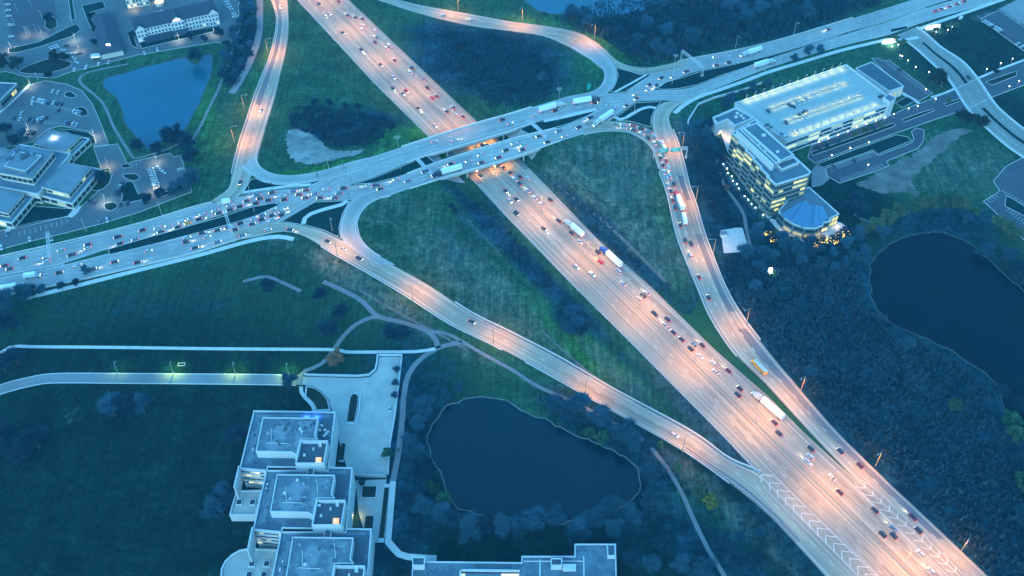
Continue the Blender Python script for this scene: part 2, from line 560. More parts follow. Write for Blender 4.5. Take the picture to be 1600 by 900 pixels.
# ------------------------------------------------------------------ ground
def build_ground():
    fx = np.arange(-620, 621, 4.0); fy = np.arange(130, 1001, 4.0)
    xs = np.r_[-9000, -5000, -2500, -1400, -900, fx, 900, 1400, 2500, 5000, 9000]
    ys = np.r_[-4000, -1500, -500, -100, 60, fy, 1150, 1500, 2200, 3500, 6000, 12000]
    X, Y = np.meshgrid(xs, ys)
    Z = land(X, Y)
    nx, ny = len(xs), len(ys)
    V = np.c_[X.ravel(), Y.ravel(), Z.ravel()]
    idx = np.arange(nx * ny).reshape(ny, nx)
    Fs = np.stack([idx[:-1, :-1], idx[:-1, 1:], idx[1:, 1:], idx[1:, :-1]], -1).reshape(-1, 4)
    me = bpy.data.meshes.new("ground")
    me.from_pydata(V.tolist(), [], Fs.tolist())
    me.materials.append(M['ground'])
    def blob(lst):
        """soft patches of a kind of cover: centre, radii in metres, turn"""
        a = np.zeros(len(V))
        for px, py, rx, ry, rot, amp in lst:
            c = on(px, py, land)
            dx, dy = V[:, 0] - c[0], V[:, 1] - c[1]
            ca, sa = math.cos(R(rot)), math.sin(R(rot))
            u, w = (ca * dx + sa * dy) / rx, (-sa * dx + ca * dy) / ry
            a = np.maximum(a, amp * np.exp(-(u * u + w * w) ** 1.5 * 0.8))
        return a
    covers = {
        "turf_vignette": [(200, 780, 150, 150, 0, 1.0), (250, 640, 120, 60, 0, .7), (150, 500, 120, 30, 0, .55), (800, 860, 110, 60, 0, 1.0), (1050, 850, 90, 70, 0, .95), (660, 640, 40, 60, 0, .6),  # dark lawns; along the bottom the lens vignette is painted into the grass colour
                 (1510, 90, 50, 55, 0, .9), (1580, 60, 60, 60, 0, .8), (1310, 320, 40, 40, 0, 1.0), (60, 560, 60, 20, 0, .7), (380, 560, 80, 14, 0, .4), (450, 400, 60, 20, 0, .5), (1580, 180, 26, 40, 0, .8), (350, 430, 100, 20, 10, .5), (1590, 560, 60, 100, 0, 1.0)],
        "lush": [(925, 545, 46, 13, -38, 1.0), (860, 500, 40, 10, -40, .6), (620, 205, 26, 12, 15, .95), (530, 262, 60, 7, 12, .9), (655, 235, 30, 9, 15, .8), (880, 170, 40, 8, 15, .9),
                 (940, 80, 22, 40, 0, .6), (830, 35, 40, 9, -10, .6), (1010, 270, 12, 26, 0, .55), (1045, 420, 10, 60, 0, .6), (1000, 640, 30, 14, -40, .5), (690, 360, 30, 26, 0, .45), (320, 190, 14, 60, 20, .6), (400, 110, 12, 50, 10, .5), (1310, 730, 30, 4, -45, .8), (1150, 860, 12, 50, 40, .5)],
        "dry": [(930, 300, 46, 36, -50, 1.0), (985, 370, 50, 22, -52, 1.0), (1000, 250, 14, 34, 0, .9), (720, 420, 60, 20, -45, .75), (800, 480, 50, 10, -50, .7), (640, 330, 40, 18, 0, .5), (960, 580, 60, 7, -52, .6), (1080, 640, 60, 6, -52, .7), (1500, 260, 50, 34, 15, .6), (950, 270, 34, 40, 20, .8), (900, 320, 50, 40, -30, .7), (970, 380, 40, 36, -30, .75), (1000, 300, 18, 40, 0, .55), (870, 240, 30, 16, 0, .35), (690, 400, 44, 36, -20, .5), (760, 470, 40, 26, -35, .55), (740, 330, 30, 22, -35, .4),
                (540, 430, 36, 9, -36, .95), (600, 470, 40, 8, -36, .8), (690, 530, 40, 5, -32, .7), (1110, 775, 40, 4, -40, .95), (1060, 725, 30, 4, -38, .9), (1190, 850, 40, 5, -48, .8), (520, 120, 40, 40, 0, .25), (450, 380, 30, 8, 0, .4), (1060, 200, 6, 30, 10, .6), (880, 620, 22, 4, -35, .6)],
        "brush": [(780, 365, 60, 6, -52, 1.1), (850, 440, 60, 6, -52, 1.1), (920, 330, 50, 5, -52, .8), (980, 400, 60, 5, -52, .9), (1060, 480, 50, 4, -52, .7), (960, 545, 60, 5, -52, .7), (760, 90, 62, 50, 0, 1.0), (700, 60, 40, 26, -20, .9), (820, 120, 34, 34, 0, .9), (530, 205, 30, 18, 0, 1.0), (580, 185, 22, 13, 0, .9), (760, 340, 26, 40, -35, .55), (895, 500, 16, 9, -40, .9), (1120, 30, 110, 40, 0, .9), (1130, 330, 30, 50, 0, .9), (1200, 560, 60, 70, -30, 1.0), (1300, 620, 80, 80, -30, 1.0), (1430, 720, 90, 90, 0, 1.0), (1500, 850, 80, 80, 0, 1.0), (380, 80, 14, 40, 0, .9), (620, 700, 26, 90, 0, .8), (960, 720, 40, 50, 0, .7), (1200, 440, 40, 40, 0, 1), (1350, 470, 30, 50, 0, .9), (1240, 400, 40, 16, 0, 1), (900, 640, 30, 12, -30, .7), (1100, 250, 20, 50, 0, .9), (1480, 350, 40, 20, 10, .9), (200, 470, 90, 20, 0, .3), (1150, 900, 20, 60, 40, .8)],
        "bare": [ (1575, 30, 26, 12, 0, .6), (112, 652, 4, 9, 30, .3)],
    }
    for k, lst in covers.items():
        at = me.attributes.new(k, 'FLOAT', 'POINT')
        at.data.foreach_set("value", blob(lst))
    me.polygons.foreach_set("use_smooth", [True] * len(me.polygons))
    me.update()
    return tag(link("ground", me), kind="structure", label="mown grass and rough land around the interchange")
ground = build_ground()

# ------------------------------------------------------------------ ponds
M['shore'] = plain("shore_stone", (0.055, 0.065, 0.06), 0.9, var=0.35, scale=0.5)
M['shore_pale'] = plain("shore_edging", (0.16, 0.17, 0.15), 0.9, var=0.3, scale=0.7)
def pond(pts, label, shore=0.9, m='shore', surf=flat, water='water'):
    P = smooth_loop(poly_px(pts, surf), 3.0)
    P = P + rng.normal(0, 0.5, P.shape)
    o = sheet("water", P, M[water], surf, 0.06, kind="structure", label=label)
    kerb_line("shore", P, shore, 0.25, M[m], surf, 0.0, parent=o, closed=True)
    return o
pond([(162, 124), (178, 118), (200, 112), (232, 103), (262, 96), (290, 90), (297, 97), (310, 100), (318, 86), (329, 85), (333, 98), (325, 130), (314, 155), (302, 180), (292, 200), (280, 218), (262, 228), (240, 236), (222, 224), (208, 206), (194, 192), (188, 165), (178, 150), (165, 140)], "blue pond between the hotel and the curving ramp", 0.6, water='water_hazed')
pond([(672, 672), (684, 652), (700, 636), (724, 625), (756, 620), (790, 627), (822, 643), (860, 660), (900, 680), (945, 700), (975, 715), (992, 728), (1000, 745), (998, 768), (985, 784), (960, 797), (930, 808), (900, 815), (870, 817), (830, 813), (790, 812), (755, 806), (720, 796), (700, 775), (690, 745), (676, 715), (667, 690)], "round pond beside the white campus building", 0.45, 'shore_pale')
pond([(1358, 430), (1364, 410), (1380, 390), (1400, 376), (1430, 366), (1455, 362), (1480, 366), (1510, 378), (1535, 395), (1560, 420), (1600, 455), (1680, 520), (1690, 700), (1640, 720), (1580, 660), (1555, 600), (1520, 570), (1480, 545), (1430, 522), (1400, 508), (1375, 490), (1362, 468)], "large dark pond on the far side of the marsh", 0.6, water='water_dark')
pond([(800, -30), (830, 10), (860, 22), (890, 20), (930, 24), (960, 34), (985, 36), (1003, 26), (1012, 8), (1022, -30), (900, -50)], "pale blue lake beyond the ramp at the top", 0.6, water='water_hazed')
pond([(537, 186), (552, 182), (566, 186), (578, 196), (586, 206), (594, 214), (586, 214), (572, 204), (556, 196), (542, 192)], "small pool in the reeds beside the highway", 0.5, water='water_hazed')

# ------------------------------------------------------------------ highway
lpx = [(467, 0), (587, 129), (671, 212), (735, 274), (800, 344), (903, 450), (975, 521), (1127, 674), (1190, 741), (1346, 900), (1446, 1002)]
rpx = [(545, 0), (747, 192), (815, 251), (940, 380), (1018, 449), (1110, 540), (1200, 619), (1254, 674), (1337, 750), (1495, 900), (1600, 1001)]
def td(pts):
    W = np.array([gp(*p)[:2] for p in pts])
    return hway_t(W[:, 0], W[:, 1]), hway_d(W[:, 0], W[:, 1])
lt, ld = td(lpx); rt, rd = td(rpx)
tt = np.arange(-130, float(hway_t(*gp(1470, 950)[:2])) + 40, 6.0)
LD, RD = np.interp(tt, lt, ld), np.interp(tt, rt, rd)
HL = H0 + np.outer(tt, HU) + HN * LD[:, None]
HR = H0 + np.outer(tt, HU) + HN * RD[:, None]
print("highway half widths", np.round(LD[::12], 1), np.round(RD[::12], 1))
hw = Ribbon(None, flat, 6.0, world_pts=np.c_[HL, HR])
highway = hw.road("highway", M['concrete_road'], 0.05, n=8, kind="structure", label="six lane concrete highway running diagonally under the bridges")
def hw_f(d): return (hwW_L - d) / (hwW_L - hwW_R)
def hline(pt, d, w=0.2, dash=None, t0=-130, t1=1e9, z=0.075, m=0):
    """painted line at distance d from the centre line"""
    t1 = min(t1, tt[-1])
    spans = [(t0, t1)] if dash is None else [(a, a + dash[0]) for a in np.arange(t0, t1, dash[0] + dash[1])]
    for a, b in spans:
        k = len(pt[0])
        for t in (a, b):
            for s_ in (-w / 2, w / 2):
                p = H0 + HU * t + HN * (d + s_)
                pt[0].append((p[0], p[1], z))
        pt[1].append((k, k + 2, k + 3, k + 1))
        pt[2].append(m)
paint = ([], [], [])
IN, LW = 3.1, 3.66
for sgn in (1, -1):
    hline(paint, sgn * IN, 0.16)
    for k in (1, 2): hline(paint, sgn * (IN + LW * k), 0.2, (3.4, 9.2), t0=-130 + 3 * k)
    hline(paint, sgn * (IN + 3 * LW), 0.17)
def up_faces(pt):
    out = []
    for f in pt[1]:
        a, b, c = (np.array(pt[0][i]) for i in f[:3])
        out.append(f if np.cross(b - a, c - b)[2] > 0 else f[::-1])
    return out
mk("lane_markings", paint[0], up_faces(paint), M['paint'], highway, kind="stuff")
seams = ([], [], [])
for d in (IN - .5, -(IN - .5)): hline(seams, d, 0.16, z=0.066)
for d in (IN + LW + .3, IN + 2 * LW + .2, -(IN + LW + .3), -(IN + 2 * LW + .3), IN + 3 * LW + .7, -(IN + 3 * LW + .7)): hline(seams, d, 0.14, z=0.066)
mk("tar_seams", seams[0], up_faces(seams), M['tar'], highway, kind="stuff")
# centre barrier
bar = MB()
prof = [(-0.32, 0.05), (-0.18, 0.35), (-0.10, 1.05), (0.10, 1.05), (0.18, 0.35), (0.32, 0.05)]
k0 = [tuple(list(H0 + HU * t + HN * d) + [z]) for t in (tt[0], tt[-1]) for d, z in prof]
bar.add(k0, [(i, i + 1, i + 7, i + 6) for i in range(5)])
bar.build("median_barrier", plain("barrier_concrete", (0.29, 0.26, 0.22), 0.9, var=0.15), label="concrete barrier along the middle of the highway", cat="barrier")
# gravel rumble edge on the left shoulder
M['gravel'] = plain("shoulder_gravel", (0.30, 0.29, 0.27), 0.95, var=0.5, scale=1.2)
gl = ([], [], [])
for i in range(len(tt) - 1):
    k = len(gl[0])
    for j in (i, i + 1):
        for e in (0.0, 1.3):
            p = HL[j] + HN * e
            gl[0].append((p[0], p[1], 0.03))
    gl[1].append((k, k + 2, k + 3, k + 1))
mk("gravel_edge", gl[0], up_faces(gl), M['gravel'], highway, kind="stuff")

# ------------------------------------------------------------------ cross road, ramps
WBp = [(1560, -44, 1560, -24), (1450, -8, 1447, 11), (1325, 31, 1325, 50), (1200, 68, 1200, 87), (1100, 89, 1100, 109), (1062, 97, 1062, 121), (1021, 114, 1030, 136), (977, 145, 993, 159), (944, 166, 962, 181), (920, 180, 938, 200), (887, 195, 900, 213), (860, 203, 865, 224), (822, 212, 824, 239), (779, 224, 780, 253), (697, 250, 700, 276), (660, 263, 660, 289), (620, 278, 628, 299), (585, 287, 592, 311), (550, 290, 550, 312.5), (490, 293, 492, 314), (431, 297.5, 436, 318), (392, 304, 392, 323), (350, 313, 350, 335), (300, 325, 300, 351), (225, 348, 225, 373), (160, 365, 160, 392), (85, 383, 85, 416), (0, 402, 0, 432), (-60, 418, -60, 447), (-140, 440, -140, 468)]
EBp = [(-140, 469, -140, 497), (-60, 448, -60, 477), (0, 433, 0, 463), (85, 417, 85, 446), (170, 396, 165, 428), (225, 383, 225, 414), (300, 367, 300, 396), (360, 351, 362, 377), (397, 338, 412, 360), (420, 328, 437, 347), (440, 317, 458, 334), (470, 300, 492, 315), (500, 280, 530, 298), (530, 262, 552, 287), (560, 251, 580, 278), (590, 242, 600, 270), (637, 227, 645, 251), (671, 216, 672, 242), (746, 192.5, 747, 220), (791, 180, 800, 204), (840, 165, 842, 189), (890, 150, 890, 179), (925, 145, 932, 171), (950, 146, 958, 166), (977, 145, 992, 159), (1020, 141, 1037, 157), (1060, 140, 1072, 158), (1090, 134, 1095, 148), (1125, 120, 1125, 136), (1200, 94, 1200, 107), (1312, 57, 1312, 73), (1390, 33, 1390, 54), (1447, 13, 1440, 36), (1500, -3, 1525, 11), (1560, -22, 1590, -8)]
wb = Ribbon(WBp); eb = Ribbon(EBp)
road_w = wb.road("cross_road_westbound", M['cross_road'], 0.06, n=6, kind="structure", label="westbound carriageway of the road over the highway")
road_e = eb.road("cross_road_eastbound", M['cross_road'], 0.08, n=6, kind="structure", label="eastbound carriageway of the road over the highway")
for rb, rd_ in ((wb, road_w), (eb, road_e)):
    p = Paint(rb)
    p.line(0.05, 0.2).line(0.95, 0.2)
    for f in (0.28, 0.5, 0.72): p.line(f, 0.24, (3.2, 9))
    p.build(rd_)
NWp = [(412, -60, 440, -60), (418, -30, 446, -30), (425, 0, 449, 0), (432, 25, 451, 30), (431, 50, 450, 58), (422, 88, 444, 92), (400, 145, 430, 150), (387, 185, 418, 190), (375, 222, 407, 228), (366, 255, 399, 258), (362, 275, 391, 279), (356, 295, 379, 302), (330, 314, 352, 322)]
NWLp = [(402, 240, 376, 262), (403, 254, 396, 276), (412, 265, 412, 283), (431, 272, 431, 287), (450, 274, 456, 287), (475, 272, 487, 284), (512, 264, 512, 281), (540, 255, 548, 272), (575, 246, 580, 262)]
NEp = [(530, -22, 508, -22), (575, -8, 549, -10), (622, 0, 589, 0), (662, 9, 650, 20), (735, 22, 732, 40), (800, 34, 800, 49), (862, 42, 850, 57), (907, 52, 887, 73), (940, 72, 918, 90), (960, 91, 940, 108), (980, 102, 972, 111), (1010, 106, 1002, 116), (1040, 101, 1034, 114), (1075, 93, 1070, 106)]
NELp = [(920, 62, 890, 74), (945, 84, 918, 91), (958, 100, 936, 102), (964, 117, 944, 114), (960, 132, 942, 128), (950, 145, 930, 141), (930, 153, 905, 148), (895, 163, 872, 158)]
SEp = [(1060, 158, 1092, 149), (1037, 160, 1062, 164), (1025, 171, 1050, 174), (1019, 186, 1045, 186), (1020, 203, 1051, 203), (1026, 226, 1060, 226), (1027, 250, 1067, 251), (1031, 270, 1072, 272), (1039, 291, 1077, 292), (1046, 317, 1087, 320), (1060, 375, 1104, 376), (1090, 449, 1133, 449), (1110, 495, 1160, 496), (1140, 542, 1193, 540), (1165, 570, 1220, 573), (1200, 604, 1247, 605), (1262, 672, 1307, 674), (1337, 750, 1384, 750), (1400, 810, 1450, 812), (1495, 900, 1543, 900), (1600, 1000, 1648, 1000)]
SEQp = [(915, 186, 912, 212), (935, 188, 930, 208), (952, 190, 950, 206), (971, 190.5, 970, 206), (996, 196, 986, 209), (1015, 202, 1000, 217), (1029, 215, 1013, 227), (1038, 235, 1021, 240), (1048, 262, 1028, 264)]
SWp = [(365, 359, 365, 376), (400, 353, 402, 370), (437, 347, 438, 362), (482, 355, 470, 367), (507, 362, 493, 379), (535, 376, 519, 395), (572, 391, 548, 411), (615, 415, 582, 430), (675, 449, 640, 465), (737, 490, 704, 506), (800, 521, 765, 536), (875, 560, 845, 578), (955, 607, 925, 624), (1080, 675, 1050, 693), (1137, 716, 1105, 729), (1190, 741, 1155, 766), (1240, 792, 1208, 812), (1346, 900, 1291, 902), (1446, 1002, 1380, 1002)]
SWLp = [(620, 297, 645, 289), (590, 297, 610, 306), (560, 304, 590, 310), (545, 318, 569, 324), (535, 338, 558, 343), (531, 357, 558, 357), (535, 376, 563, 374), (556, 393, 581, 393), (590, 414, 618, 414)]
ramps = {}
for key, pts, m, off, lab in [
    ("nw", NWp, 'concrete_road', 0.10, "curving ramp left of the highway beside the pond"),
    ("nwl", NWLp, 'cross_road', 0.12, "short loop joining the far left ramp to the bridge"),
    ("ne", NEp, 'concrete_road', 0.10, "ramp sweeping from the top of the highway to the bridge"),
    ("nel", NELp, 'cross_road', 0.12, "short loop from the far ramp to the bridge"),
    ("se", SEp, 'concrete_road', 0.10, "exit ramp with queueing traffic right of the highway"),
    ("seq", SEQp, 'concrete_road', 0.12, "curved end of the exit ramp meeting the near bridge"),
    ("sw", SWp, 'concrete_road', 0.10, "long entry ramp left of the highway below the bridges"),
    ("swl", SWLp, 'cross_road', 0.12, "loop from the near bridge down to the entry ramp")]:
    rb = Ribbon(pts)
    o = rb.road("ramp_road", M[m], off, n=5, kind="structure", label=lab)
    ramps[key] = (rb, o)
    p = Paint(rb)
    p.line(0.10, 0.22).line(0.90, 0.22)
    if key in ("nw", "ne", "sw"): p.line(0.5, 0.24, (3.2, 9))
    if key == "se":
        for f in (0.36, 0.62): p.line(f, 0.26, (3.2, 9))
    if key == "seq": p.line(0.5, 0.24, (3.2, 6))
    p.build(o)
# darker asphalt lanes laid beside the concrete
rb, o = ramps["nw"]
V, Fs, UV = rb.strip(0.16, 0.42, 0.115, 20, rb.length - 110, n=2); mk("asphalt_shoulder", V, Fs, M['ramp_asphalt'], o, uv=UV)
rb, o = ramps["se"]
us = rb.near(*on(1075, 285)[:2])[1]
V, Fs, UV = rb.strip(0.66, 0.86, 0.115, us - 6, us + 16, n=2); mk("asphalt_patch", V, Fs, M['ramp_asphalt'], o, uv=UV)
us2 = rb.near(*on(1150, 485)[:2])[1]
V, Fs, UV = rb.strip(0.68, 0.93, 0.115, us + 46, us2, n=2); mk("asphalt_shoulder", V, Fs, M['ramp_asphalt'], o, uv=UV)
us3 = rb.near(*on(1460, 835)[:2])[1]
V, Fs, UV = rb.strip(0.60, 0.92, 0.115, us2 + 14, us3, n=2); mk("asphalt_shoulder", V, Fs, M['ramp_asphalt'], o, uv=UV)
rb, o = ramps["sw"]
us4 = rb.near(*on(1000, 650)[:2])[1]
V, Fs, UV = rb.strip(0.78, 0.97, 0.115, us4 + 30, rb.length - 60, n=2); mk("asphalt_shoulder", V, Fs, M['ramp_asphalt'], o, uv=UV)
for us_a, f0, f1 in ((us4 - 110, 0.02, 0.09), (us4 - 10, 0.02, 0.09)):
    V, Fs, UV = rb.strip(f0, f1, 0.115, us_a, us_a + 70, n=1); mk("asphalt_edge", V, Fs, M['ramp_asphalt'], o, uv=UV)

# chevrons in the gores
def chevron(par, apex, e1, e2, w=0.34, z=0.19):
    m_ = MB()
    for e in (e1, e2):
        d = (e - apex) / np.linalg.norm(e - apex); n_ = np.array([-d[1], d[0]]) * w / 2
        q = [apex + n_, apex - n_, e - n_, e + n_]
        a = np.cross(q[1] - q[0], q[2] - q[1])
        if a < 0: q = q[::-1]
        m_.add([(p[0], p[1], z) for p in q], [(0, 1, 2, 3)])
        z += 0.004
    return m_.build("chevron_marking", M['faded_paint'], par)
sw_o, se_o = ramps["sw"][1], ramps["se"][1]
for i in range(15):     # left gore: open corners towards the lower right
    ax, ay = 1189 + i * 12.55, 742 + i * 11.9
    if ay > 905: break
    chevron(sw_o, gp(ax, ay)[:2], gp(ax + 18.5, ay + 2.5)[:2], gp(ax + 1.5, ay + (13 if i else 11))[:2])
for i in range(13):     # right gore
    ax, ay = 1350.5 + i * 12.9, 763.5 + i * 11.9
    if ay > 905: break
    chevron(se_o, gp(ax, ay)[:2], gp(ax - 14, ay - 3)[:2], gp(ax + 1, ay - 9.5)[:2])
def gore_line(par, pts, w=0.2):
    P = dense(poly_px(pts, flat), 8)
    t = np.gradient(P, axis=0); t /= np.linalg.norm(t, axis=1)[:, None]
    nn = np.c_[-t[:, 1], t[:, 0]] * w / 2
    r = Ribbon(None, flat, 8.0, world_pts=np.c_[P + nn, P - nn])
    return r.road("gore_line", M['faded_paint'], 0.18, n=1, parent=par)
gore_line(sw_o, [(1190, 741), (1207, 742.5), (1270, 803), (1370, 898), (1460, 990)])
gore_line(sw_o, [(1186, 745), (1192, 760), (1212, 781), (1290, 860), (1330, 900), (1410, 985)])
gore_line(se_o, [(1334, 752), (1350, 774), (1410, 836), (1475, 902), (1560, 988)])
gore_line(se_o, [(1345, 750), (1366, 762), (1430, 824), (1500, 893), (1590, 980)])

# ------------------------------------------------------------------ grass islands with kerbs
KB = (0.35, 0.10)
def island(pts, label, off=0.14, smooth=False, m='verge', surf=mound):
    P = poly_px(pts, surf)
    P = smooth_loop(P, 3) if smooth else dense(P, 4, True)
    return sheet("grass_verge", P, M[m], surf, off, kerb=(KB[0], KB[1], M['kerb']), kind="structure", label=label)
island([(169, 390), (232, 371), (300, 352), (350, 338), (392, 324), (425, 318), (434, 318), (435, 321), (412, 332), (400, 337.5), (360, 350), (300, 366), (235, 383), (172, 398)], "long grass median between the carriageways left of the bridges")
island([(72, 418.5), (100, 411.5), (100.6, 413), (73, 420.3)], "narrow median strip on the left road", m='hedge_bed')
island([(377, 305), (431, 296), (478, 291.5), (487, 289), (503, 282), (456, 288.5), (431, 288.5), (412, 284.5), (400, 279), (392, 281), (384, 294)], "grass triangle inside the far left loop")
island([(440, 346), (492, 316), (538, 314), (546, 315), (535, 335), (529.5, 357), (533, 373), (507, 360), (482, 353)], "grass triangle inside the near left loop")
island([(962, 106), (985, 112), (1003, 117.5), (1018, 117), (976, 144), (954, 144), (961, 133), (966, 118)], "grass triangle beside the far right loop")
island([(962, 184), (993, 161), (1033, 159), (1024, 170), (1017.5, 184), (1017, 199), (1000, 194), (985, 190), (964, 188)], "grass triangle between exit ramp and near bridge")
island([(1027, 138), (1041, 128.5), (1062, 122.5), (1100, 110.5), (1200, 88.5), (1260, 71), (1325, 52), (1445, 12), (1446, 13.5), (1312, 56), (1200, 93), (1125, 118.5), (1090, 132.5), (1060, 138.5), (1036, 140)], "long grass median right of the bridges")
island([(553, 288.5), (580, 279.5), (600, 272), (645, 253), (650, 249.5), (667, 244), (680, 255), (664, 262), (640, 271), (620, 277), (585, 286)], "dark grass wedge between the bridges on the left")
island([(812, 202), (838, 191), (890, 182), (932, 173), (936, 171.5), (918, 181), (887, 194), (860, 201.5), (826, 209.5)], "dark grass wedge between the bridges on the right")
# sidewalks across the islands
for pts, w, lab in [
    ([(380, 301), (420, 295), (455, 290.5), (486, 288.5)], 2.4, "sidewalk across the far left triangle"),
    ([(474, 350), (478, 339), (492, 332), (515, 325), (534, 320), (543, 314)], 3.0, "sidewalk across the near left triangle"),
    ([(960, 144.5), (985, 131), (1010, 117)], 1.8, "sidewalk across the far right triangle"),
    ([(960, 183.5), (972, 187), (985, 180), (1001, 171), (1015, 167.5), (1025, 169)], 2.6, "sidewalk across the triangle by the exit ramp"),
    ([(40, 466), (85, 455), (150, 439), (225, 420), (290, 404), (325, 395), (370, 382), (400, 374.5), (420, 371), (440, 370), (459, 374)], 3.4, "sidewalk along the near side of the left road"),
    ([(1054, 177), (1069, 164), (1092, 151.5), (1118, 142.5), (1160, 128), (1200, 113), (1250, 98), (1312, 79.5), (1360, 68), (1392, 61), (1415, 62), (1435, 58)], 3.4, "sidewalk along the near side of the right road"),
    ([(1434, 46), (1470, 33), (1525, 14), (1570, -2), (1620, -20)], 3.4, "sidewalk continuing past the right hand turn"),
    ([(850, 189.5), (890, 181), (932, 171)], 3.0, "walkway leading onto the far bridge")]:
    path_px("sidewalk", pts, w, M['walk'], off=0.22 if 'across' in lab or 'walkway' in lab else 0.1, kind="structure", label=lab)

# ------------------------------------------------------------------ roadside barriers
M['rail'] = plain("barrier_pale", (0.44, 0.42, 0.40), 0.8, var=0.12, scale=0.4)
def roadside(rb, f, pa, pb, label, w=0.5, h=0.85, name="roadside_barrier"):
    ua, ub = sorted((rb.near(*on(*pa)[:2])[1], rb.near(*on(*pb)[:2])[1]))
    P = np.array([rb.at(f, u) for u in np.arange(ua, ub, 4.0)])
    return kerb_line(name, P, w, h, M['rail'], rb.surf, 0.05, label=label, cat="barrier")
roadside(ramps["sw"][0], -0.04, (700, 470), (1186, 741), "pale barrier between the entry ramp and the grass wedge")
roadside(ramps["sw"][0], 1.04, (500, 384), (790, 548), "pale kerb along the outer edge of the entry ramp", 0.6, 0.25)
roadside(ramps["sw"][0], 1.04, (830, 570), (1150, 762), "pale guard rail along the outer edge of the entry ramp below the path", 0.4, 0.7)
roadside(ramps["se"][0], -0.03, (1030, 268), (1163, 566), "pale barrier between exit ramp and inner grass")
roadside(ramps["se"][0], 1.03, (1051, 200), (1185, 528), "pale barrier along the outer edge of the exit ramp")
roadside(ramps["nw"][0], -0.03, (425, 0), (360, 280), "pale barrier along the pond side of the far left ramp")
roadside(wb, -0.03, (330, 316), (-60, 418), "pale barrier along the far side of the left road")
roadside(eb, 1.03, (-60, 477), (400, 366), "pale barrier along the near side of the left road")
roadside(wb, -0.04, (1325, 31), (1045, 104), "pale barrier along the far side of the right road")
roadside(ramps["swl"][0], 1.04, (600, 308), (590, 398), "pale inner kerb of the near left loop", 0.6, 0.25)
roadside(ramps["nwl"][0], 1.04, (398, 272), (487, 284), "pale outer kerb of the far left loop", 0.6, 0.25)

M['dirt'] = plain("worn_dirt", (0.10, 0.105, 0.09), 0.95, var=0.4, scale=0.3)
path_px("drain_channel", [(727, 341), (750, 364), (785, 401)], 0.5, M['dirt'], land, 0.06, kind="structure", label="thin pale drain channel in the grass wedge left of the highway")
path_px("worn_track", [(866, 284), (900, 312), (950, 352), (1000, 400), (1040, 440)], 2.2, M['dirt'], land, 0.05, kind="structure", label="worn track along the right side of the highway")
path_px("worn_track", [(560, 452), (600, 476), (640, 498), (690, 524), (730, 548)], 1.6, M['dirt'], land, 0.05, kind="structure", label="worn strip along the foot of the entry ramp")
path_px("worn_track", [(850, 520), (880, 548), (920, 582), (980, 622), (1040, 664)], 1.4, M['dirt'], land, 0.05, kind="structure", label="faint worn line below the scrub clump")

sheet("grass_strip", dense(poly_px([(1030, 462), (1050, 482), (1096, 527), (1150, 573), (1200, 621), (1254, 676), (1300, 719), (1334, 748), (1339, 746), (1262, 674), (1200, 606), (1165, 572), (1140, 544), (1122, 518), (1104, 486), (1094, 462), (1088, 476), (1080, 492), (1062, 488)], flat), 6, True), M['strip_grass'], flat, 0.035, kind="structure", label="green strip tapering between highway and exit ramp")
# ------------------------------------------------------------------ bridges over the highway
M['bridge'] = plain("bridge_concrete", (0.34, 0.34, 0.33), 0.85, var=0.12, scale=0.2)
M['slope_wall'] = plain("slope_paving", (0.36, 0.36, 0.36), 0.85, var=0.15, scale=0.3)
def wpt(px, py, z): return gp(px, py, z)[:2]
def bridge(rb, pa, pb, label):
    ua, ub = rb.near(*wpt(*pa, DECK))[1], rb.near(*wpt(*pb, DECK))[1]
    ua, ub = min(ua, ub), max(ua, ub)
    mid = rb.at(0.5, (ua + ub) / 2)
    root = empty("bridge", (mid[0], mid[1], 0), label=label, cat="bridge")
    O = np.array([mid[0], mid[1], 0])
    us = np.linspace(ua, ub, 14)
    def rail(name, fa, fb, za, zb, u0, u1, m):
        uu = np.linspace(u0, u1, 16)
        b = MB(); rows = []
        for u in uu:
            p, q = rb.at(fa, u), rb.at(fb, u)
            zz = float(mound(*((p + q) / 2)))
            rows.append([(p[0] - O[0], p[1] - O[1], zz + za), (q[0] - O[0], q[1] - O[1], zz + za), (q[0] - O[0], q[1] - O[1], zz + zb), (p[0] - O[0], p[1] - O[1], zz + zb)])
        V = [v for r in rows for v in r]
        Fs = [(4 * i + k, 4 * i + (k + 1) % 4, 4 * i + 4 + (k + 1) % 4, 4 * i + 4 + k) for i in range(len(rows) - 1) for k in range(4)]
        Fs += [(3, 2, 1, 0), tuple(4 * (len(rows) - 1) + k for k in range(4))]
        b.add(V, Fs); return b.build(name, m, root)
    rail("deck", -0.015, 1.015, -1.6, 0.03, ua, ub, M['bridge'])
    w = 0.5 / float(np.mean(rb.width))
    for f in (-0.02, 1.02 - w): rail("parapet", f, f + w, 0.0, 1.0, ua - 14, ub + 14, M['kerb'])
    rail("walkway_kerb", 0.80 if rb is eb else 0.10, 0.815 if rb is eb else 0.115, 0.05, 0.35, ua - 10, ub + 10, M['kerb'])
    # piers: one row of columns in the highway median, one on each shoulder
    for dd in (0.0, 20.6, -20.6):
        for f in (0.12, 0.38, 0.64, 0.9):
            uu = np.linspace(ua, ub, 60)
            P = np.array([rb.at(f, u) for u in uu])
            i = int(np.argmin(np.abs(hway_d(P[:, 0], P[:, 1]) - dd)))
            b = MB(); b.tube((P[i][0] - O[0], P[i][1] - O[1], 0), (P[i][0] - O[0], P[i][1] - O[1], DECK - 1.5), 0.55, n=10)
            b.build("pier", M['bridge'], root)
    return root
far_bridge = bridge(eb, (664, 229), (812, 191), "far concrete bridge carrying the road over the highway")
near_bridge = bridge(wb, (672, 276), (842, 222), "near concrete bridge carrying the road over the highway")
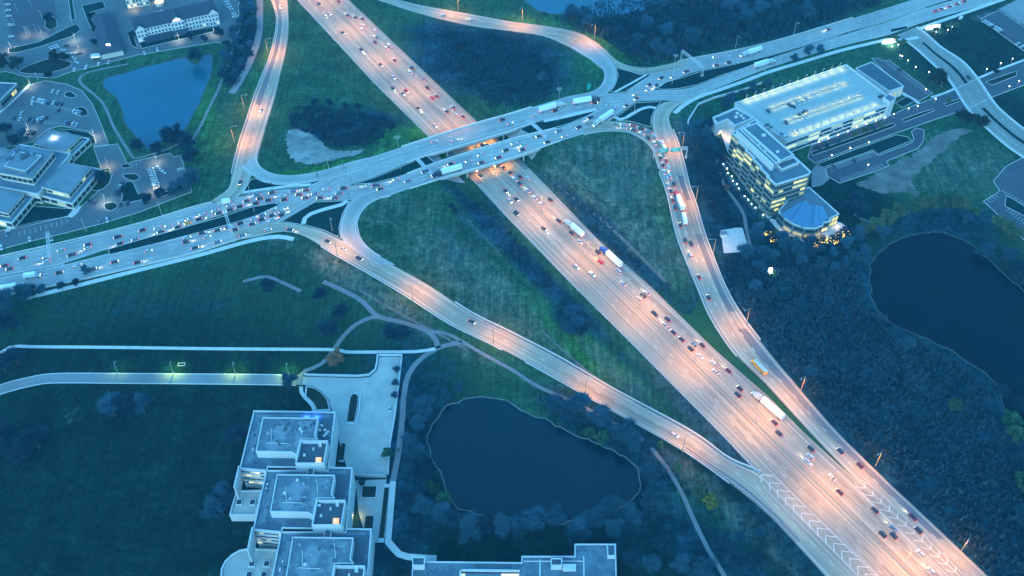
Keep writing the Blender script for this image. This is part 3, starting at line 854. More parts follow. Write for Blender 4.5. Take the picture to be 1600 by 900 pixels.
# paved slopes under the bridge ends
tA, tB = float(hway_t(*wpt(700, 205, DECK))), float(hway_t(*wpt(770, 262, DECK)))
for sg, pa, pb, lab in ((1, (668, 236), (728, 280), "left"), (-1, (790, 198), (842, 240), "right")):
    t0, t1 = float(hway_t(*wpt(*pa, 3.0))), float(hway_t(*wpt(*pb, 3.0)))
    P = [H0 + HU * t0 + HN * sg * 25, H0 + HU * t1 + HN * sg * 25, H0 + HU * (t1 - 8) + HN * sg * 44, H0 + HU * (t0 + 8) + HN * sg * 44]
    sheet("slope_wall", dense(P, 3, True), M["slope_wall"], land, 0.40, res=2.0, kind="structure", label="concrete paved slope under the %s end of the bridges" % lab)
    V, Fs = [], []
    for t in (t0 - 2, t1 + 6):
        for d in (IN + 3 * LW + 1.2, IN + 3 * LW + 4.6):
            p = H0 + HU * t + HN * sg * d; V.append((p[0], p[1], 0.085))
    f = (0, 2, 3, 1); a = [np.array(V[i]) for i in f[:3]]
    mk("asphalt_shoulder", V, [f if np.cross(a[1] - a[0], a[2] - a[1])[2] > 0 else f[::-1]], M['ramp_asphalt'], highway, uv=[(0, 0), (3, 0), (0, 80), (3, 80)])

# ------------------------------------------------------------------ curved road at the right with its median, and its bridge over the drive
CRp = [(1400, 55, 1432, 42), (1425, 70, 1450, 56), (1450, 92, 1470, 74), (1477, 117, 1503, 96), (1493, 138, 1527, 123), (1508, 162, 1549, 156), (1527, 185, 1565, 174), (1570, 224, 1602, 204), (1610, 252, 1645, 230), (1660, 285, 1690, 262)]
cr = Ribbon(CRp, land)
curve_road = cr.road("curved_road", M['curve_road'], 0.09, n=4, kind="structure", label="curving divided road at the upper right edge")
Paint(cr).line(0.04, 0.2).line(0.96, 0.2).line(0.25, 0.2, (3, 9)).line(0.75, 0.2, (3, 9)).build(curve_road)
for a, b_, lab in ((12, 0, "far"), (0, 0, "near")):
    u0, u1 = (18, cr.near(*gp(1513, 131)[:2])[1]) if lab == "far" else (cr.near(*gp(1540, 171)[:2])[1], cr.length)
    V, Fs, UV = cr.strip(0.44, 0.56, 0.22, u0, u1, n=2)
    mk("grass_verge", V, Fs, M['verge'], None, uv=UV, kind="structure", label="narrow grass median on the %s part of the curving road" % lab)
for f, lab in ((-0.03, "inner"), (1.03, "outer")):
    C = np.array([cr.at(f, u) for u in np.arange(0, cr.length, 4)])
    t = np.gradient(C, axis=0); t /= np.linalg.norm(t, axis=1)[:, None]
    kerb_line("sidewalk", C + np.c_[-t[:, 1], t[:, 0]] * (0 if f < 0 else 0), 1.6, 0.18, M['walk'], land, 0.0, kind="structure", label="sidewalk on the %s side of the curving road" % lab)

# ------------------------------------------------------------------ parking lots and drives
def lot(pts, m, label, off=0.05, kerb=True, name="parking_lot"):
    P = dense(poly_px(pts, land), 6, True)
    return sheet(name, P, M[m], land, off, kerb=(0.3, 0.12, M['kerb']) if kerb else None, kind="structure", label=label)
def bed(pts, label, m='verge', off=0.14, name="grass_verge", smooth=False):
    P = poly_px(pts, land)
    P = smooth_loop(P, 2) if smooth else dense(P, 5, True)
    return sheet(name, P, M[m], land, off, kerb=(0.3, 0.10, M['kerb']), kind="structure", label=label)
def stalls(par, a, b, n, dx, dy, z=0.10, w=0.18):
    """painted stall lines along the edge a-b, each reaching (dx, dy) in the photo from the edge"""
    V, Fs = [], []
    for i in range(n + 1):
        s = i / n
        px, py = a[0] + (b[0] - a[0]) * s, a[1] + (b[1] - a[1]) * s
        p, q = gp(px, py)[:2], gp(px + dx, py + dy)[:2]
        d = (q - p) / np.linalg.norm(q - p); nn = np.array([-d[1], d[0]]) * w / 2
        k = len(V)
        V += [(*(p + nn), z), (*(p - nn), z), (*(q - nn), z), (*(q + nn), z)]
        Fs.append((k, k + 1, k + 2, k + 3))
    return mk("stall_lines", V, Fs, M['paint'], par, kind="stuff")

lot_top = lot([(-80, -60), (395, -60), (372, 10), (376, 45), (360, 68), (335, 66), (300, 72), (215, 86), (150, 103), (112, 112), (85, 122), (40, 120), (10, 112), (-80, 120)], 'lot', "parking lots around the hotel at the upper left")
lot_mid = lot([(-80, 160), (0, 178), (50, 132), (70, 126), (105, 132), (128, 142), (144, 162), (155, 187), (170, 226), (147, 229), (150, 221), (140, 205), (95, 197), (75, 202), (50, 222), (30, 226), (0, 232), (-80, 240)], 'lot', "office parking lot with parked cars left of the pond", off=0.06)
lot_low = lot([(146, 230), (184, 225), (199, 256), (206, 253), (266, 239.5), (271, 245), (282, 243), (289, 266), (300, 300), (262, 314), (220, 331), (150, 352), (95, 366), (60, 374), (0, 390), (-80, 408), (-80, 380), (0, 361), (60, 346), (112, 338), (125, 325), (152, 300), (172, 285), (176, 272), (170, 262), (159, 265)], 'lot', "parking lot between the office and the left road", off=0.07)
lot([(2, -10), (84, -10), (88, 20), (90, 40), (80, 54), (60, 60), (28, 65), (20, 60), (10, 20)], 'lot_new', "dark asphalt lot at the upper left corner", off=0.10, kerb=False)
stalls(lot_low, (206, 255), (264, 241.5), 9, 1.5, 5); stalls(lot_low, (282, 246), (290, 270), 7, -6, 1.5)
stalls(lot_low, (30, 362), (105, 342), 9, 0.5, 7); stalls(lot_low, (207, 285), (213, 303), 6, 6, -1)
stalls(lot_mid, (55, 156), (120, 172), 16, -3, 5); stalls(lot_mid, (25, 182), (120, 195), 22, -3, 5)
bed([(13, 76), (60, 66), (108, 42), (121, 38), (126, 47), (112, 57), (60, 74), (24, 83), (14, 82)], "curving grass strip between two upper left lots", off=0.18)
bed([(72, 22), (88, 30), (90, 42), (78, 48), (70, 42)], "dark shrub bed in the corner lot", 'hedge_bed', off=0.2)
bed([(104, -20), (110, -20), (118, 30), (112, 32)], "thin grass strip beside the upper left street", off=0.18)
bed([(128, 9), (160, 2), (166, 12), (140, 20), (150, 45), (147, 52), (138, 36)], "grass beside the dark roofed restaurant", off=0.18)
bed([(205, 44), (214, 72), (216, 76), (206, 72), (200, 56)], "grass at the left end of the hotel", off=0.18)
bed([(216, 66), (290, 50), (344, 40), (345, 47), (290, 60), (222, 76)], "lawn strip along the hotel front", off=0.18)
bed([(30, 112), (52, 100), (80, 92), (112, 98), (100, 108), (60, 116)], "dark planting in the middle of the upper left lots", 'hedge_bed', off=0.18, smooth=True)
bed([(101, 147), (109, 143), (119, 150), (117, 153), (104, 152)], "small oval island in the office lot", off=0.18, smooth=True)
bed([(114, 172), (126, 167), (136, 172), (137, 180), (130, 182), (116, 178)], "rounded shrub island in the office lot", 'hedge_bed', off=0.18, smooth=True)
bed([(93, 202), (112, 203), (138, 207), (147, 213), (150, 224), (144, 226), (138, 216), (116, 212)], "grass wedge by the office entrance drive", off=0.18)
bed([(163, 319), (178, 316), (184, 322), (176, 329), (166, 328)], "lit grass island at the drive end", off=0.2, smooth=True)
bed([(166, 267), (173, 272), (172, 284), (160, 296), (146, 298), (141, 290), (150, 276)], "shrub bed beside the office drive", 'hedge_bed', off=0.2, smooth=True)
bed([(189, 258), (200, 256), (206, 262), (192, 263)], "small end island at the lot entrance", 'hedge_bed', off=0.2)
bed([(193, 273), (212, 272), (218, 278), (210, 283), (196, 279)], "planted island between two parking rows", 'hedge_bed', off=0.2, smooth=True)
bed([(197, 284), (207, 284), (216, 303), (225, 305), (224, 312), (205, 316), (190, 316), (192, 300)], "grass wedge between the parking rows", off=0.2)
bed([(242, 305), (256, 300), (268, 298), (266, 303), (246, 309)], "lit island below the white parked cars", off=0.2, smooth=True)
bed([(22, 358), (48, 322), (115, 327), (106, 338), (60, 349)], "dark lawn in front of the office", off=0.16)
path_px("sidewalk", [(10, 362), (36, 335), (58, 312), (70, 307)], 3.4, M['walk'], land, 0.1, kind="structure", label="walk running along the office front")
path_px("sidewalk", [(66, 308), (95, 316), (122, 324), (108, 339)], 4.5, M['walk'], land, 0.13, kind="structure", label="walk crossing the office lawn")
path_px("trail", [(284, 222), (262, 233), (230, 243), (212, 248), (206, 244), (197, 230), (188, 216), (176, 195), (168, 175), (158, 158), (140, 142), (128, 132), (124, 124), (130, 116), (150, 110), (200, 100)], 2.0, M['path'], land, 0.06, kind="structure", label="narrow trail round the left side of the blue pond")
path_px("trail", [(298, 222), (312, 200), (326, 170), (340, 142), (352, 112), (362, 82), (364, 66)], 2.0, M['path'], land, 0.06, kind="structure", label="narrow trail round the right side of the blue pond")
path_px("frontage_road", [(402, -40), (405, -10), (406, 20), (405, 48), (399, 74), (388, 102), (374, 128), (362, 146)], 5.2, M['drive'], land, 0.06, kind="structure", label="narrow blue grey road between hotel and ramp")

# right side lots
drive = lot([(1262, 246), (1270, 224), (1385, 183), (1420, 168), (1460, 153), (1492, 140), (1528, 123), (1600, 95), (1660, 72), (1660, 110), (1600, 133), (1550, 152), (1512, 170), (1460, 187), (1400, 208), (1330, 233), (1273, 255)], 'lot_new', "drive running past the parking garage", off=0.05, name="drive")
lot_g = lot([(1362, 91), (1372, 91), (1380, 96), (1389, 94), (1457, 146), (1436, 158), (1414, 146)], 'lot_new', "dark parking strip behind the garage annex", off=0.06)
lot_s = lot([(1290, 263), (1364, 237), (1372, 243.5), (1425, 223), (1428, 217), (1424, 206), (1432, 200), (1444, 203), (1443, 220), (1434, 232), (1385, 252), (1389, 259), (1374, 265.5), (1312, 286.5), (1292, 275)], 'lot_new', "empty dark parking lot with white stall lines", off=0.06)
lot_r = lot([(1600, 245), (1572, 260), (1552, 283), (1562, 298), (1556, 303), (1536, 315), (1545, 322), (1600, 375), (1650, 420), (1680, 300), (1640, 220)], 'lot_new', "dark lot at the right edge", off=0.05)
lot_u = lot([(1532, 30), (1560, 16), (1600, 42), (1660, 84), (1660, 118), (1600, 80)], 'lot_new', "dark lot with a row of parked cars at the upper right", off=0.06)
lot([(1560, 14), (1600, -6), (1660, -20), (1660, 80), (1602, 40)], 'drive', "pale yard at the upper right corner", off=0.05, kerb=False, name="yard")
stalls(lot_g, (1389, 97), (1452, 145), 20, -6, 2.2); stalls(lot_s, (1297, 262), (1362, 239), 20, 3.4, 5.5); stalls(lot_s, (1316, 284), (1380, 261.5), 17, -3.4, -5.0)
stalls(lot_r, (1538, 316), (1554, 305), 4, 7, 4); stalls(lot_r, (1564, 300), (1600, 322), 8, 6, -3); stalls(lot_r, (1572, 330), (1606, 356), 8, 6, -4)
bed([(1268, 238), (1330, 216), (1395, 192.5), (1399, 195), (1396, 198), (1330, 222), (1270, 243)], "long planted strip in the garage drive", 'hedge_bed')
bed([(1409, 187), (1436, 177), (1457, 170.5), (1460, 173), (1440, 181), (1412, 191)], "short planted strip in the garage drive", 'hedge_bed')
bed([(1474, 163), (1500, 154), (1504, 157), (1478, 166)], "small planted strip by the curving road", 'hedge_bed')
bed([(1540, 128), (1588, 111), (1588, 119), (1550, 133)], "planted strip under the lamp right of the curving road", 'hedge_bed')
bed([(1270, 208), (1290, 200), (1370, 172), (1378, 178), (1300, 206), (1268, 218)], "lawn along the foot of the garage", off=0.15)
bed([(1276, 257), (1330, 236), (1400, 211), (1418, 214), (1424, 220), (1372, 241), (1364, 235), (1286, 262)], "lawn between the drive and the empty lot", off=0.15)
bed([(1399, 161), (1417, 151), (1430, 158), (1410, 168)], "square lawn beside the annex", off=0.16)
bed([(1572, 306), (1584, 312), (1600, 322), (1620, 340), (1600, 338), (1570, 322)], "grass island in the right edge lot", off=0.16)
bed([(1391, 46), (1416, 41), (1419, 45), (1392, 51)], "small grass island at the right hand turn", off=0.3)
path_px("sidewalk", [(1268, 226), (1330, 203), (1380, 184)], 1.8, M['walk'], land, 0.14, kind="structure", label="lit sidewalk along the garage front")
path_px("sidewalk", [(1400, 141), (1420, 152), (1437, 162)], 2.6, M['walk'], land, 0.16, kind="structure", label="walk from the annex door to the drive")
path_px("sidewalk", [(1529, 122), (1560, 109), (1600, 94), (1660, 71)], 2.0, M['walk'], land, 0.14, kind="structure", label="sidewalk along the upper side of the far drive")
path_px("sidewalk", [(1455, 152), (1475, 146), (1493, 138)], 2.0, M['walk'], land, 0.14, kind="structure", label="short sidewalk left of the curving road")
path_px("trail", [(1118, 225), (1122, 260), (1132, 290), (1150, 315), (1162, 335), (1166, 356), (1172, 385)], 2.2, M['path'], land, 0.06, kind="structure", label="faint track between the trees and the office tower")
path_px("trail", [(1335, 335), (1356, 346), (1385, 340), (1420, 330)], 1.6, M['path'], land, 0.06, kind="structure", label="faint path above the dark pond")
pad = sheet("concrete_pad", poly_px([(1126, 360), (1150, 356), (1160, 356), (1171, 393), (1131, 396)], land), M['walk'], land, 0.12, kind="structure", label="pale concrete pad in the brush below the office tower")

# campus paths and drive at the lower left
cd = Ribbon([(-60, 627, -60, 643), (0, 602, 0, 616), (45, 590, 57, 601), (87, 584, 92, 598), (185, 584, 185, 598.5), (400, 585.5, 400, 600.5), (474, 587.5, 472, 602)], land)
camp_drive = cd.road("campus_drive", M['drive'], 0.06, kind="structure", label="campus drive with lamp posts across the dark lawn")
for f, lab in ((-0.03, "upper"), (1.03, "lower")):
    kerb_line("kerb", np.array([cd.at(f, u) for u in np.arange(0, cd.length, 4)]), 0.5, 0.13, M['kerb'], land, 0, parent=camp_drive)
path_px("sidewalk", [(-40, 572), (0, 552), (19, 541.5), (60, 542), (185, 543), (400, 545.5), (522, 546.5), (538, 550), (600, 550), (650, 549.5), (680, 545)], 2.2, M['walk'], land, 0.08, kind="structure", label="straight pale path across the campus lawn")
for pts, w, lab in [
    ([(468, 588), (476, 580), (500, 570), (518, 552), (535, 527), (556, 507), (580, 496), (592, 495)], 2.6, "asphalt path curving up from the campus drive"),
    ([(505, 440), (540, 456), (565, 470), (590, 494), (625, 503), (665, 516), (680, 530), (685, 544)], 3.0, "asphalt path along the foot of the ramp slope"),
    ([(668, 517), (700, 522), (722, 534), (760, 556), (800, 578), (837, 602), (870, 617), (920, 640), (970, 668), (1007, 690), (1040, 728), (1065, 770), (1085, 815), (1110, 865), (1132, 900), (1160, 960)], 2.2, "asphalt path running from the ramp down past the round pond"),
    ([(722, 535), (700, 539), (680, 546), (655, 563), (637, 588), (631, 620), (628, 660), (622, 710), (614, 752)], 3.0, "asphalt path beside the campus plaza")]:
    path_px("footpath", pts, w, M['path'], land, 0.07, kind="structure", label=lab)
path_px("sidewalk", [(470, 604), (471, 613), (478, 623), (488, 632), (492, 645)], 2.0, M['walk'], land, 0.1, kind="structure", label="short winding walk to the campus building")
path_px("sidewalk", [(380, 440), (415, 432), (440, 441), (470, 455)], 2.2, M['path'], land, 0.06, kind="structure", label="short worn path below the left road")
path_px("sidewalk", [(614, 752), (611, 790), (606, 848)], 3.0, M['walk'], land, 0.1, kind="structure", label="paved walk beside the lower campus terrace")
path_px("sidewalk", [(606, 846), (616, 858), (630, 869), (682, 873)], 3.4, M['walk'], land, 0.12, kind="structure", label="walk to the lower campus building")
M['plaza'] = plain("plaza_paving", (0.34, 0.33, 0.31), 0.85, var=0.14, scale=0.12)
plaza = sheet("plaza", poly_px([(474, 588.5), (560, 591), (578, 589), (588, 580), (591, 570), (592, 558), (626, 558), (621, 600), (615, 650), (608, 690), (604, 743), (545, 743), (530, 690), (524, 660), (519, 642), (514, 625), (503, 612), (490, 604), (472, 601)], land), M['plaza'], land, 0.08, kind="structure", label="pale paved plaza beside the white campus building")
sheet("plaza", poly_px([(556, 751), (604, 749), (599, 790), (590, 848), (575, 850), (560, 800)], land), M['plaza'], land, 0.08, kind="structure", label="lower paved terrace with square planters")
def low_wall(pts, label, w=0.5, h=1.0, m='kerb'):
    P = dense(poly_px(pts, land), 3)
    return kerb_line("low_wall", P, w, h, M[m], land, 0.0, label=label, cat="wall")
M['campus_wall'] = plain("campus_white_concrete", (0.44, 0.46, 0.47), 0.8, var=0.07, scale=0.15)
low_wall([(476, 586.5), (560, 588.5), (577, 586.5), (586, 579), (589, 569), (590, 556), (628, 556), (623, 600), (617, 650), (610, 690), (606, 742)], "pale wall bounding the campus plaza", 0.8, 1.2, 'campus_wall')
low_wall([(563, 618), (562, 640), (556, 665)], "pale wall beside the long plaza hedge", 0.7, 1.0, 'campus_wall')
low_wall([(557, 744.5), (604, 745.5)], "dark retaining wall between the two terraces", 0.8, 2.0, 'bridge')
low_wall([(1075, 194), (1075, 190), (1091, 164), (1116, 154), (1160, 142), (1190, 131)], "low concrete wall below the right road", 0.7, 1.6)
def planter(pts, label, h=0.5):
    P = poly_px(pts, land); b = MB()
    c = P.mean(0)
    root = empty("planter", (c[0], c[1], 0), label=label, cat="planter")
    b.prism([tuple(p - c) for p in P], 0.05, h); b.build("surround", M['campus_wall'], root)
    q = [(c + (p - c) * 0.86) - c for p in P]
    b = MB(); b.prism([tuple(p) for p in q], h * 0.9, h + 0.35); b.build("hedge", M['hedge_bed'], root)
    return root
planter([(547, 621), (550, 616), (556, 614), (560, 618), (559, 635), (553, 664), (541, 664)], "long dark hedge planter on the plaza", 0.5)
planter([(529, 722), (534, 692), (541, 692), (537, 722)], "narrow hedge planter against the campus wall", 0.5)
planter([(565, 760), (590, 760), (588, 779), (564, 779)], "square planter on the lower terrace", 0.6)
planter([(571, 806), (585, 806), (583, 829), (568, 829)], "rectangular planter by the lower terrace wall", 0.6)
planter([(601, 757), (609, 757), (600, 848), (591, 848)], "long hedge bed beside the paved walk", 0.5)
planter([(478, 603), (490, 605.5), (503, 613.5), (513, 626), (517, 642), (496, 643), (489, 630), (476, 618)], "quarter round dark bed beside the campus entrance", 0.25)
# ------------------------------------------------------------------ buildings
M['glass'] = plain("dark_glass", (0.02, 0.03, 0.04), 0.12, var=0.3)
M['lit_glass'] = plain("lit_window", (0.6, 0.5, 0.2), 0.4, var=0.1, emit=((1.0, 0.80, 0.16), 0.05))
M['lit_pale'] = plain("lit_window_pale", (0.6, 0.55, 0.4), 0.4, var=0.1, emit=((1.0, 0.78, 0.35), 0.075))
M['lit_green'] = plain("lit_window_green", (0.5, 0.5, 0.3), 0.4, var=0.1, emit=((0.75, 0.85, 0.45), 0.06))
M['lit_orange'] = plain("lit_skylight", (0.5, 0.35, 0.2), 0.4, var=0.1, emit=((1.0, 0.5, 0.22), 0.10))
M['office_wall'] = plain("office_panel", (0.13, 0.16, 0.15), 0.6, var=0.1)
M['trim'] = plain("white_trim", (0.46, 0.48, 0.49), 0.6, var=0.06)
M['roof_blue'] = plain("flat_roof_grey", (0.085, 0.125, 0.16), 0.85, var=0.12, scale=0.12)
M['roof_pale'] = plain("flat_roof_pale", (0.13, 0.17, 0.20), 0.85, var=0.16, scale=0.10)
M['roof_dark'] = plain("flat_roof_dark", (0.045, 0.07, 0.095), 0.85, var=0.15, scale=0.12)
M['roof_tar'] = plain("tar_shingle_roof", (0.026, 0.04, 0.06), 0.9, var=0.2, scale=0.4)
M['fan_roof'] = plain("standing_seam_roof", (0.07, 0.17, 0.27), 0.45, metal=0.2, var=0.06)
M['deck'] = plain("garage_deck", (0.28, 0.315, 0.30), 0.85, var=0.08, scale=0.12)
M['brick_pale'] = plain("cream_render", (0.50, 0.46, 0.38), 0.8, var=0.08)
M['hotel_wall'] = plain("white_siding", (0.50, 0.52, 0.53), 0.7, var=0.05)
M['louver'] = plain("grey_louver", (0.30, 0.33, 0.36), 0.5, metal=0.3, var=0.1)
M['white_glow'] = plain("white_lamp_glow", (0.9, 0.9, 0.9), 0.4, var=0.02, emit=((0.85, 0.95, 1.0), 0.9))

def stained(name, col, dark, sc=0.05):
    def bd(nt, b):
        c = coord(nt); n = noise(nt, c, sc, 6, 0.7); n2 = noise(nt, c, 0.9, 4, 0.6); n3 = noise(nt, mapped(nt, c, (0.04, 0.6, 1)), 1.0, 3, 0.6)
        a = mixc(nt, ramp(nt, n, [(0.47, (0, 0, 0)), (0.53, (1, 1, 1))]), dark, col)
        a = mixc(nt, ramp(nt, n3, [(0.62, (0, 0, 0)), (0.70, (0.8,) * 3)]), a, dark)
        a = mixc(nt, 1.0, a, ramp(nt, n2, [(0.3, (0.8,) * 3), (0.7, (1.2,) * 3)]), 'MULTIPLY')
        nt.links.new(a, b.inputs['Base Color']); b.inputs['Roughness'].default_value = 0.9
    return mat(name, bd)
M['roof_felt'] = stained('patched_roof_felt', (0.17, 0.21, 0.24), (0.085, 0.12, 0.15))
M['roof_gravel'] = stained('gravel_roof', (0.10, 0.145, 0.185), (0.06, 0.095, 0.13), 0.09)

LIT_VAR = {}
for _k, _c in (('lit_glass', ((1.0, 0.80, 0.16), (1.0, 0.86, 0.30), (1.0, 0.70, 0.12))), ('lit_pale', ((1.0, 0.78, 0.35), (1.0, 0.86, 0.55), (1.0, 0.66, 0.25))), ('lit_green', ((0.75, 0.85, 0.45), (0.9, 0.9, 0.5), (0.6, 0.75, 0.5)))):
    LIT_VAR[_k] = []
    for _i, _s in enumerate((0.085, 0.05, 0.026)):
        M['%s_%d' % (_k, _i)] = plain('%s_%d' % (_k, _i), (0.4, 0.36, 0.2), 0.4, var=0.1, emit=(_c[_i], _s * (1.4 if _k == 'lit_pale' else 1.0))); LIT_VAR[_k].append('%s_%d' % (_k, _i))

def building(name, label, c, cat="building"):
    return empty(name, (c[0], c[1], 0), label=label, cat=cat)
def loc(P, c): return [(float(p[0] - c[0]), float(p[1] - c[1])) for p in P]
def offset_poly(P, d):
    """polygon grown outward by d metres"""
    P = np.asarray(P, float); n = len(P)
    a = sum(P[i][0] * P[(i + 1) % n][1] - P[(i + 1) % n][0] * P[i][1] for i in range(n))
    if a < 0: P = P[::-1]
    out = []
    for i in range(n):
        e0, e1 = P[i] - P[i - 1], P[(i + 1) % n] - P[i]
        n0 = np.array([e0[1], -e0[0]]) / np.linalg.norm(e0); n1 = np.array([e1[1], -e1[0]]) / np.linalg.norm(e1)
        b = n0 + n1; b /= max(0.35, np.dot(b, n0))
        out.append(P[i] + b * d)
    return np.array(out)
def roof_px(pts, z): return np.array([gp(x, y, z)[:2] for x, y in pts])
def block(root, c, P, z0, z1, wall, roof, parapet=0.8, pw=0.5, trim=None, wall_name="wall", roof_name="roof"):
    """walls and flat roof with a parapet round it"""
    b = MB(); b.prism(loc(P, c), z0, z1); w = b.build(wall_name, wall, root)
    inner = offset_poly(P, -pw)
    b = MB(); b.prism(loc(inner, c), z1 - 0.2, z1 + 0.04); r = b.build(roof_name, roof, root)
    if parapet:
        outer = offset_poly(P, 0.12); n = len(outer)
        V = [(*p, z) for z, pp in ((z1 - 0.02, loc(outer, c)), (z1 + parapet, loc(outer, c)), (z1 + parapet, loc(inner, c)), (z1 - 0.02, loc(inner, c))) for p in pp]
        Fs = [(k * n + i, k * n + (i + 1) % n, (k + 1) * n + (i + 1) % n, (k + 1) * n + i) for k in range(3) for i in range(n)]
        b = MB(); b.add(V, Fs); b.build("parapet", trim or M['trim'], r)
    return w, r
def windows(root, c, a, b_, z0, z1, nx, nz, lit, wf=0.78, hf=0.5, depth=0.16, mats=('glass', 'lit_glass'), out=None, name="window"):
    """a grid of windows on the wall from a to b (plan points); each one is its own pane standing a little proud of the wall"""
    a, b_ = np.asarray(a) - c[:2], np.asarray(b_) - c[:2]
    d = b_ - a; L = np.linalg.norm(d); d /= L
    nrm = np.array([d[1], -d[0]])
    if out is not None and np.dot(nrm, np.asarray(out) - c[:2] - (a + b_) / 2) < 0: nrm = -nrm
    w, h = L / nx, (z1 - z0) / nz
    me = {}
    for j in range(nz):
        for i in range(nx):
            k = mats[1] if lit(i, j) else mats[0]
            if k in LIT_VAR: k = random.choice(LIT_VAR[k])
            if k not in me:
                m_ = MB(); m_.box((0, 0, 0), (w * wf, depth * 2, h * hf)); me[k] = m_.mesh(name, M[k])
            o = link(name, me[k], root)
            p = a + d * (i + 0.5) * w
            o.location = (p[0], p[1], z0 + (j + 0.5) * h)
            o.rotation_euler = (0, 0, math.atan2(d[1], d[0]))

def box_on(root, c, P, z0, z1, m, name):
    b = MB(); b.prism(loc(P, c), z0, z1); return b.build(name, m, root)

# --- office tower with lit floors
TZ = 26.0
Tp = roof_px([(1146, 208), (1180, 188), (1267, 270), (1263, 274), (1212, 290)], TZ)
tc = np.r_[Tp.mean(0), 0]
tower = building("office_building", "glass office tower with lit yellow floors beside the parking garage", tc)
# saw-tooth west side
wa, wb_ = Tp[0], Tp[4]
dW = (wb_ - wa) / np.linalg.norm(wb_ - wa); nW = np.array([dW[1], -dW[0]])
if np.dot(nW, wa - Tp[1]) < 0: nW = -nW
teeth = []
LWt = np.linalg.norm(wb_ - wa); nt_ = 6
for i in range(nt_):
    p0 = wa + dW * LWt * i / nt_; p1 = wa + dW * LWt * (i + 1) / nt_
    teeth += [p0 + nW * 1.3, p1 + nW * 0.1]
Tpoly = np.array(list(Tp[1:4]) + [Tp[4]] + teeth[::-1])
block(tower, tc, Tpoly, 0.0, TZ, M['office_wall'], M['roof_blue'], 1.0, 0.6)
lit_w = {(5, 5), (4, 5), (5, 4), (3, 4), (4, 4), (2, 3), (3, 3), (1, 3), (2, 4), (0, 3), (1, 2), (4, 3), (5, 2), (0, 5), (2, 5), (1, 5), (3, 2), (11, 4), (10, 4), (9, 4), (8, 3), (7, 5), (6, 4), (11, 3)}
for i in range(nt_):
    windows(tower, tc, wa + dW * LWt * i / nt_ + nW * 1.3, wa + dW * LWt * (i + 1) / nt_ + nW * 0.1, 3.2, TZ - 0.6, 2, 6, lambda a, j, i=i: ((i * 2 + a, j) in lit_w and random.random() < .7) or random.random() < 0.05, 0.9, 0.46, out=wa + nW * 60)
sa, sb = Tp[4], Tp[3]
windows(tower, tc, sa, sb, 2.6, TZ - 0.8, 7, 6, lambda a, j: (a in (0, 1, 2) and j in (1, 2) and a < 3) or (a == 6 and j in (2, 3, 4, 5)) or (a in (4, 5) and j in (4, 5)) or (a == 1 and j == 0) or random.random() < 0.06, 0.92, 0.42, out=np.r_[(sa + sb) / 2] + np.array([0, -50]))
gl_ = MB()
for i in range(1, nt_):
    p = wa + dW * LWt * i / nt_ + nW * 0.9 - tc[:2]
    gl_.box((p[0], p[1], TZ / 2), (0.7, 0.7, TZ))
gl_.build("pilasters", M['trim'], tower)
PHp = roof_px([(1156, 203), (1182, 193), (1240, 243), (1212, 256)], TZ + 4)
block(tower, tc, PHp, TZ, TZ + 4, M['louver'], M['roof_blue'], 0.9, 0.5, wall_name="penthouse_wall", roof_name="penthouse_roof")
scr = roof_px([(1162, 199), (1221, 251), (1219, 253), (1160, 200)], TZ + 5)
box_on(tower, tc, scr, TZ + 4, TZ + 5.4, M['trim'], "roof_screen")
scr = roof_px([(1153, 204), (1210, 257), (1206.5, 258.5), (1150, 205)], TZ + 4.5)
box_on(tower, tc, scr, TZ, TZ + 4.6, M['trim'], "roof_screen")
mw = roof_px([(1212, 257), (1240, 246), (1249, 255), (1222, 266)], TZ + 2)
block(tower, tc, mw, TZ, TZ + 2, M['louver'], M['roof_dark'], 0.7, 0.6, wall_name="plant_wall", roof_name="plant_roof")
ld_ = MB()
for i in range(9):
    p, q = gp(1224 + i * 2.3, 260.5 - i * 0.95, TZ + 2.3)[:2] - tc[:2], gp(1226.5 + i * 2.3, 263 - i * 0.95, TZ + 2.3)[:2] - tc[:2]
    ld_.tube((*p, TZ + 2.3), (*q, TZ + 2.3), 0.16, n=4)
ld_.build("louver_blades", M['trim'], tower)
for x, y, s in ((1193, 211, 1.6), (1170, 196, 1.0), (1215, 237, 1.2), (1178, 215, .9), (1186, 226, .9), (1196, 236, 1.0)):
    p = gp(x, y, TZ + 4.6)[:2] - tc[:2]
    b = MB(); b.box((p[0], p[1], TZ + 4.6), (s * 1.6, s, 1.2)); b.build("roof_unit", M['trim'], tower)
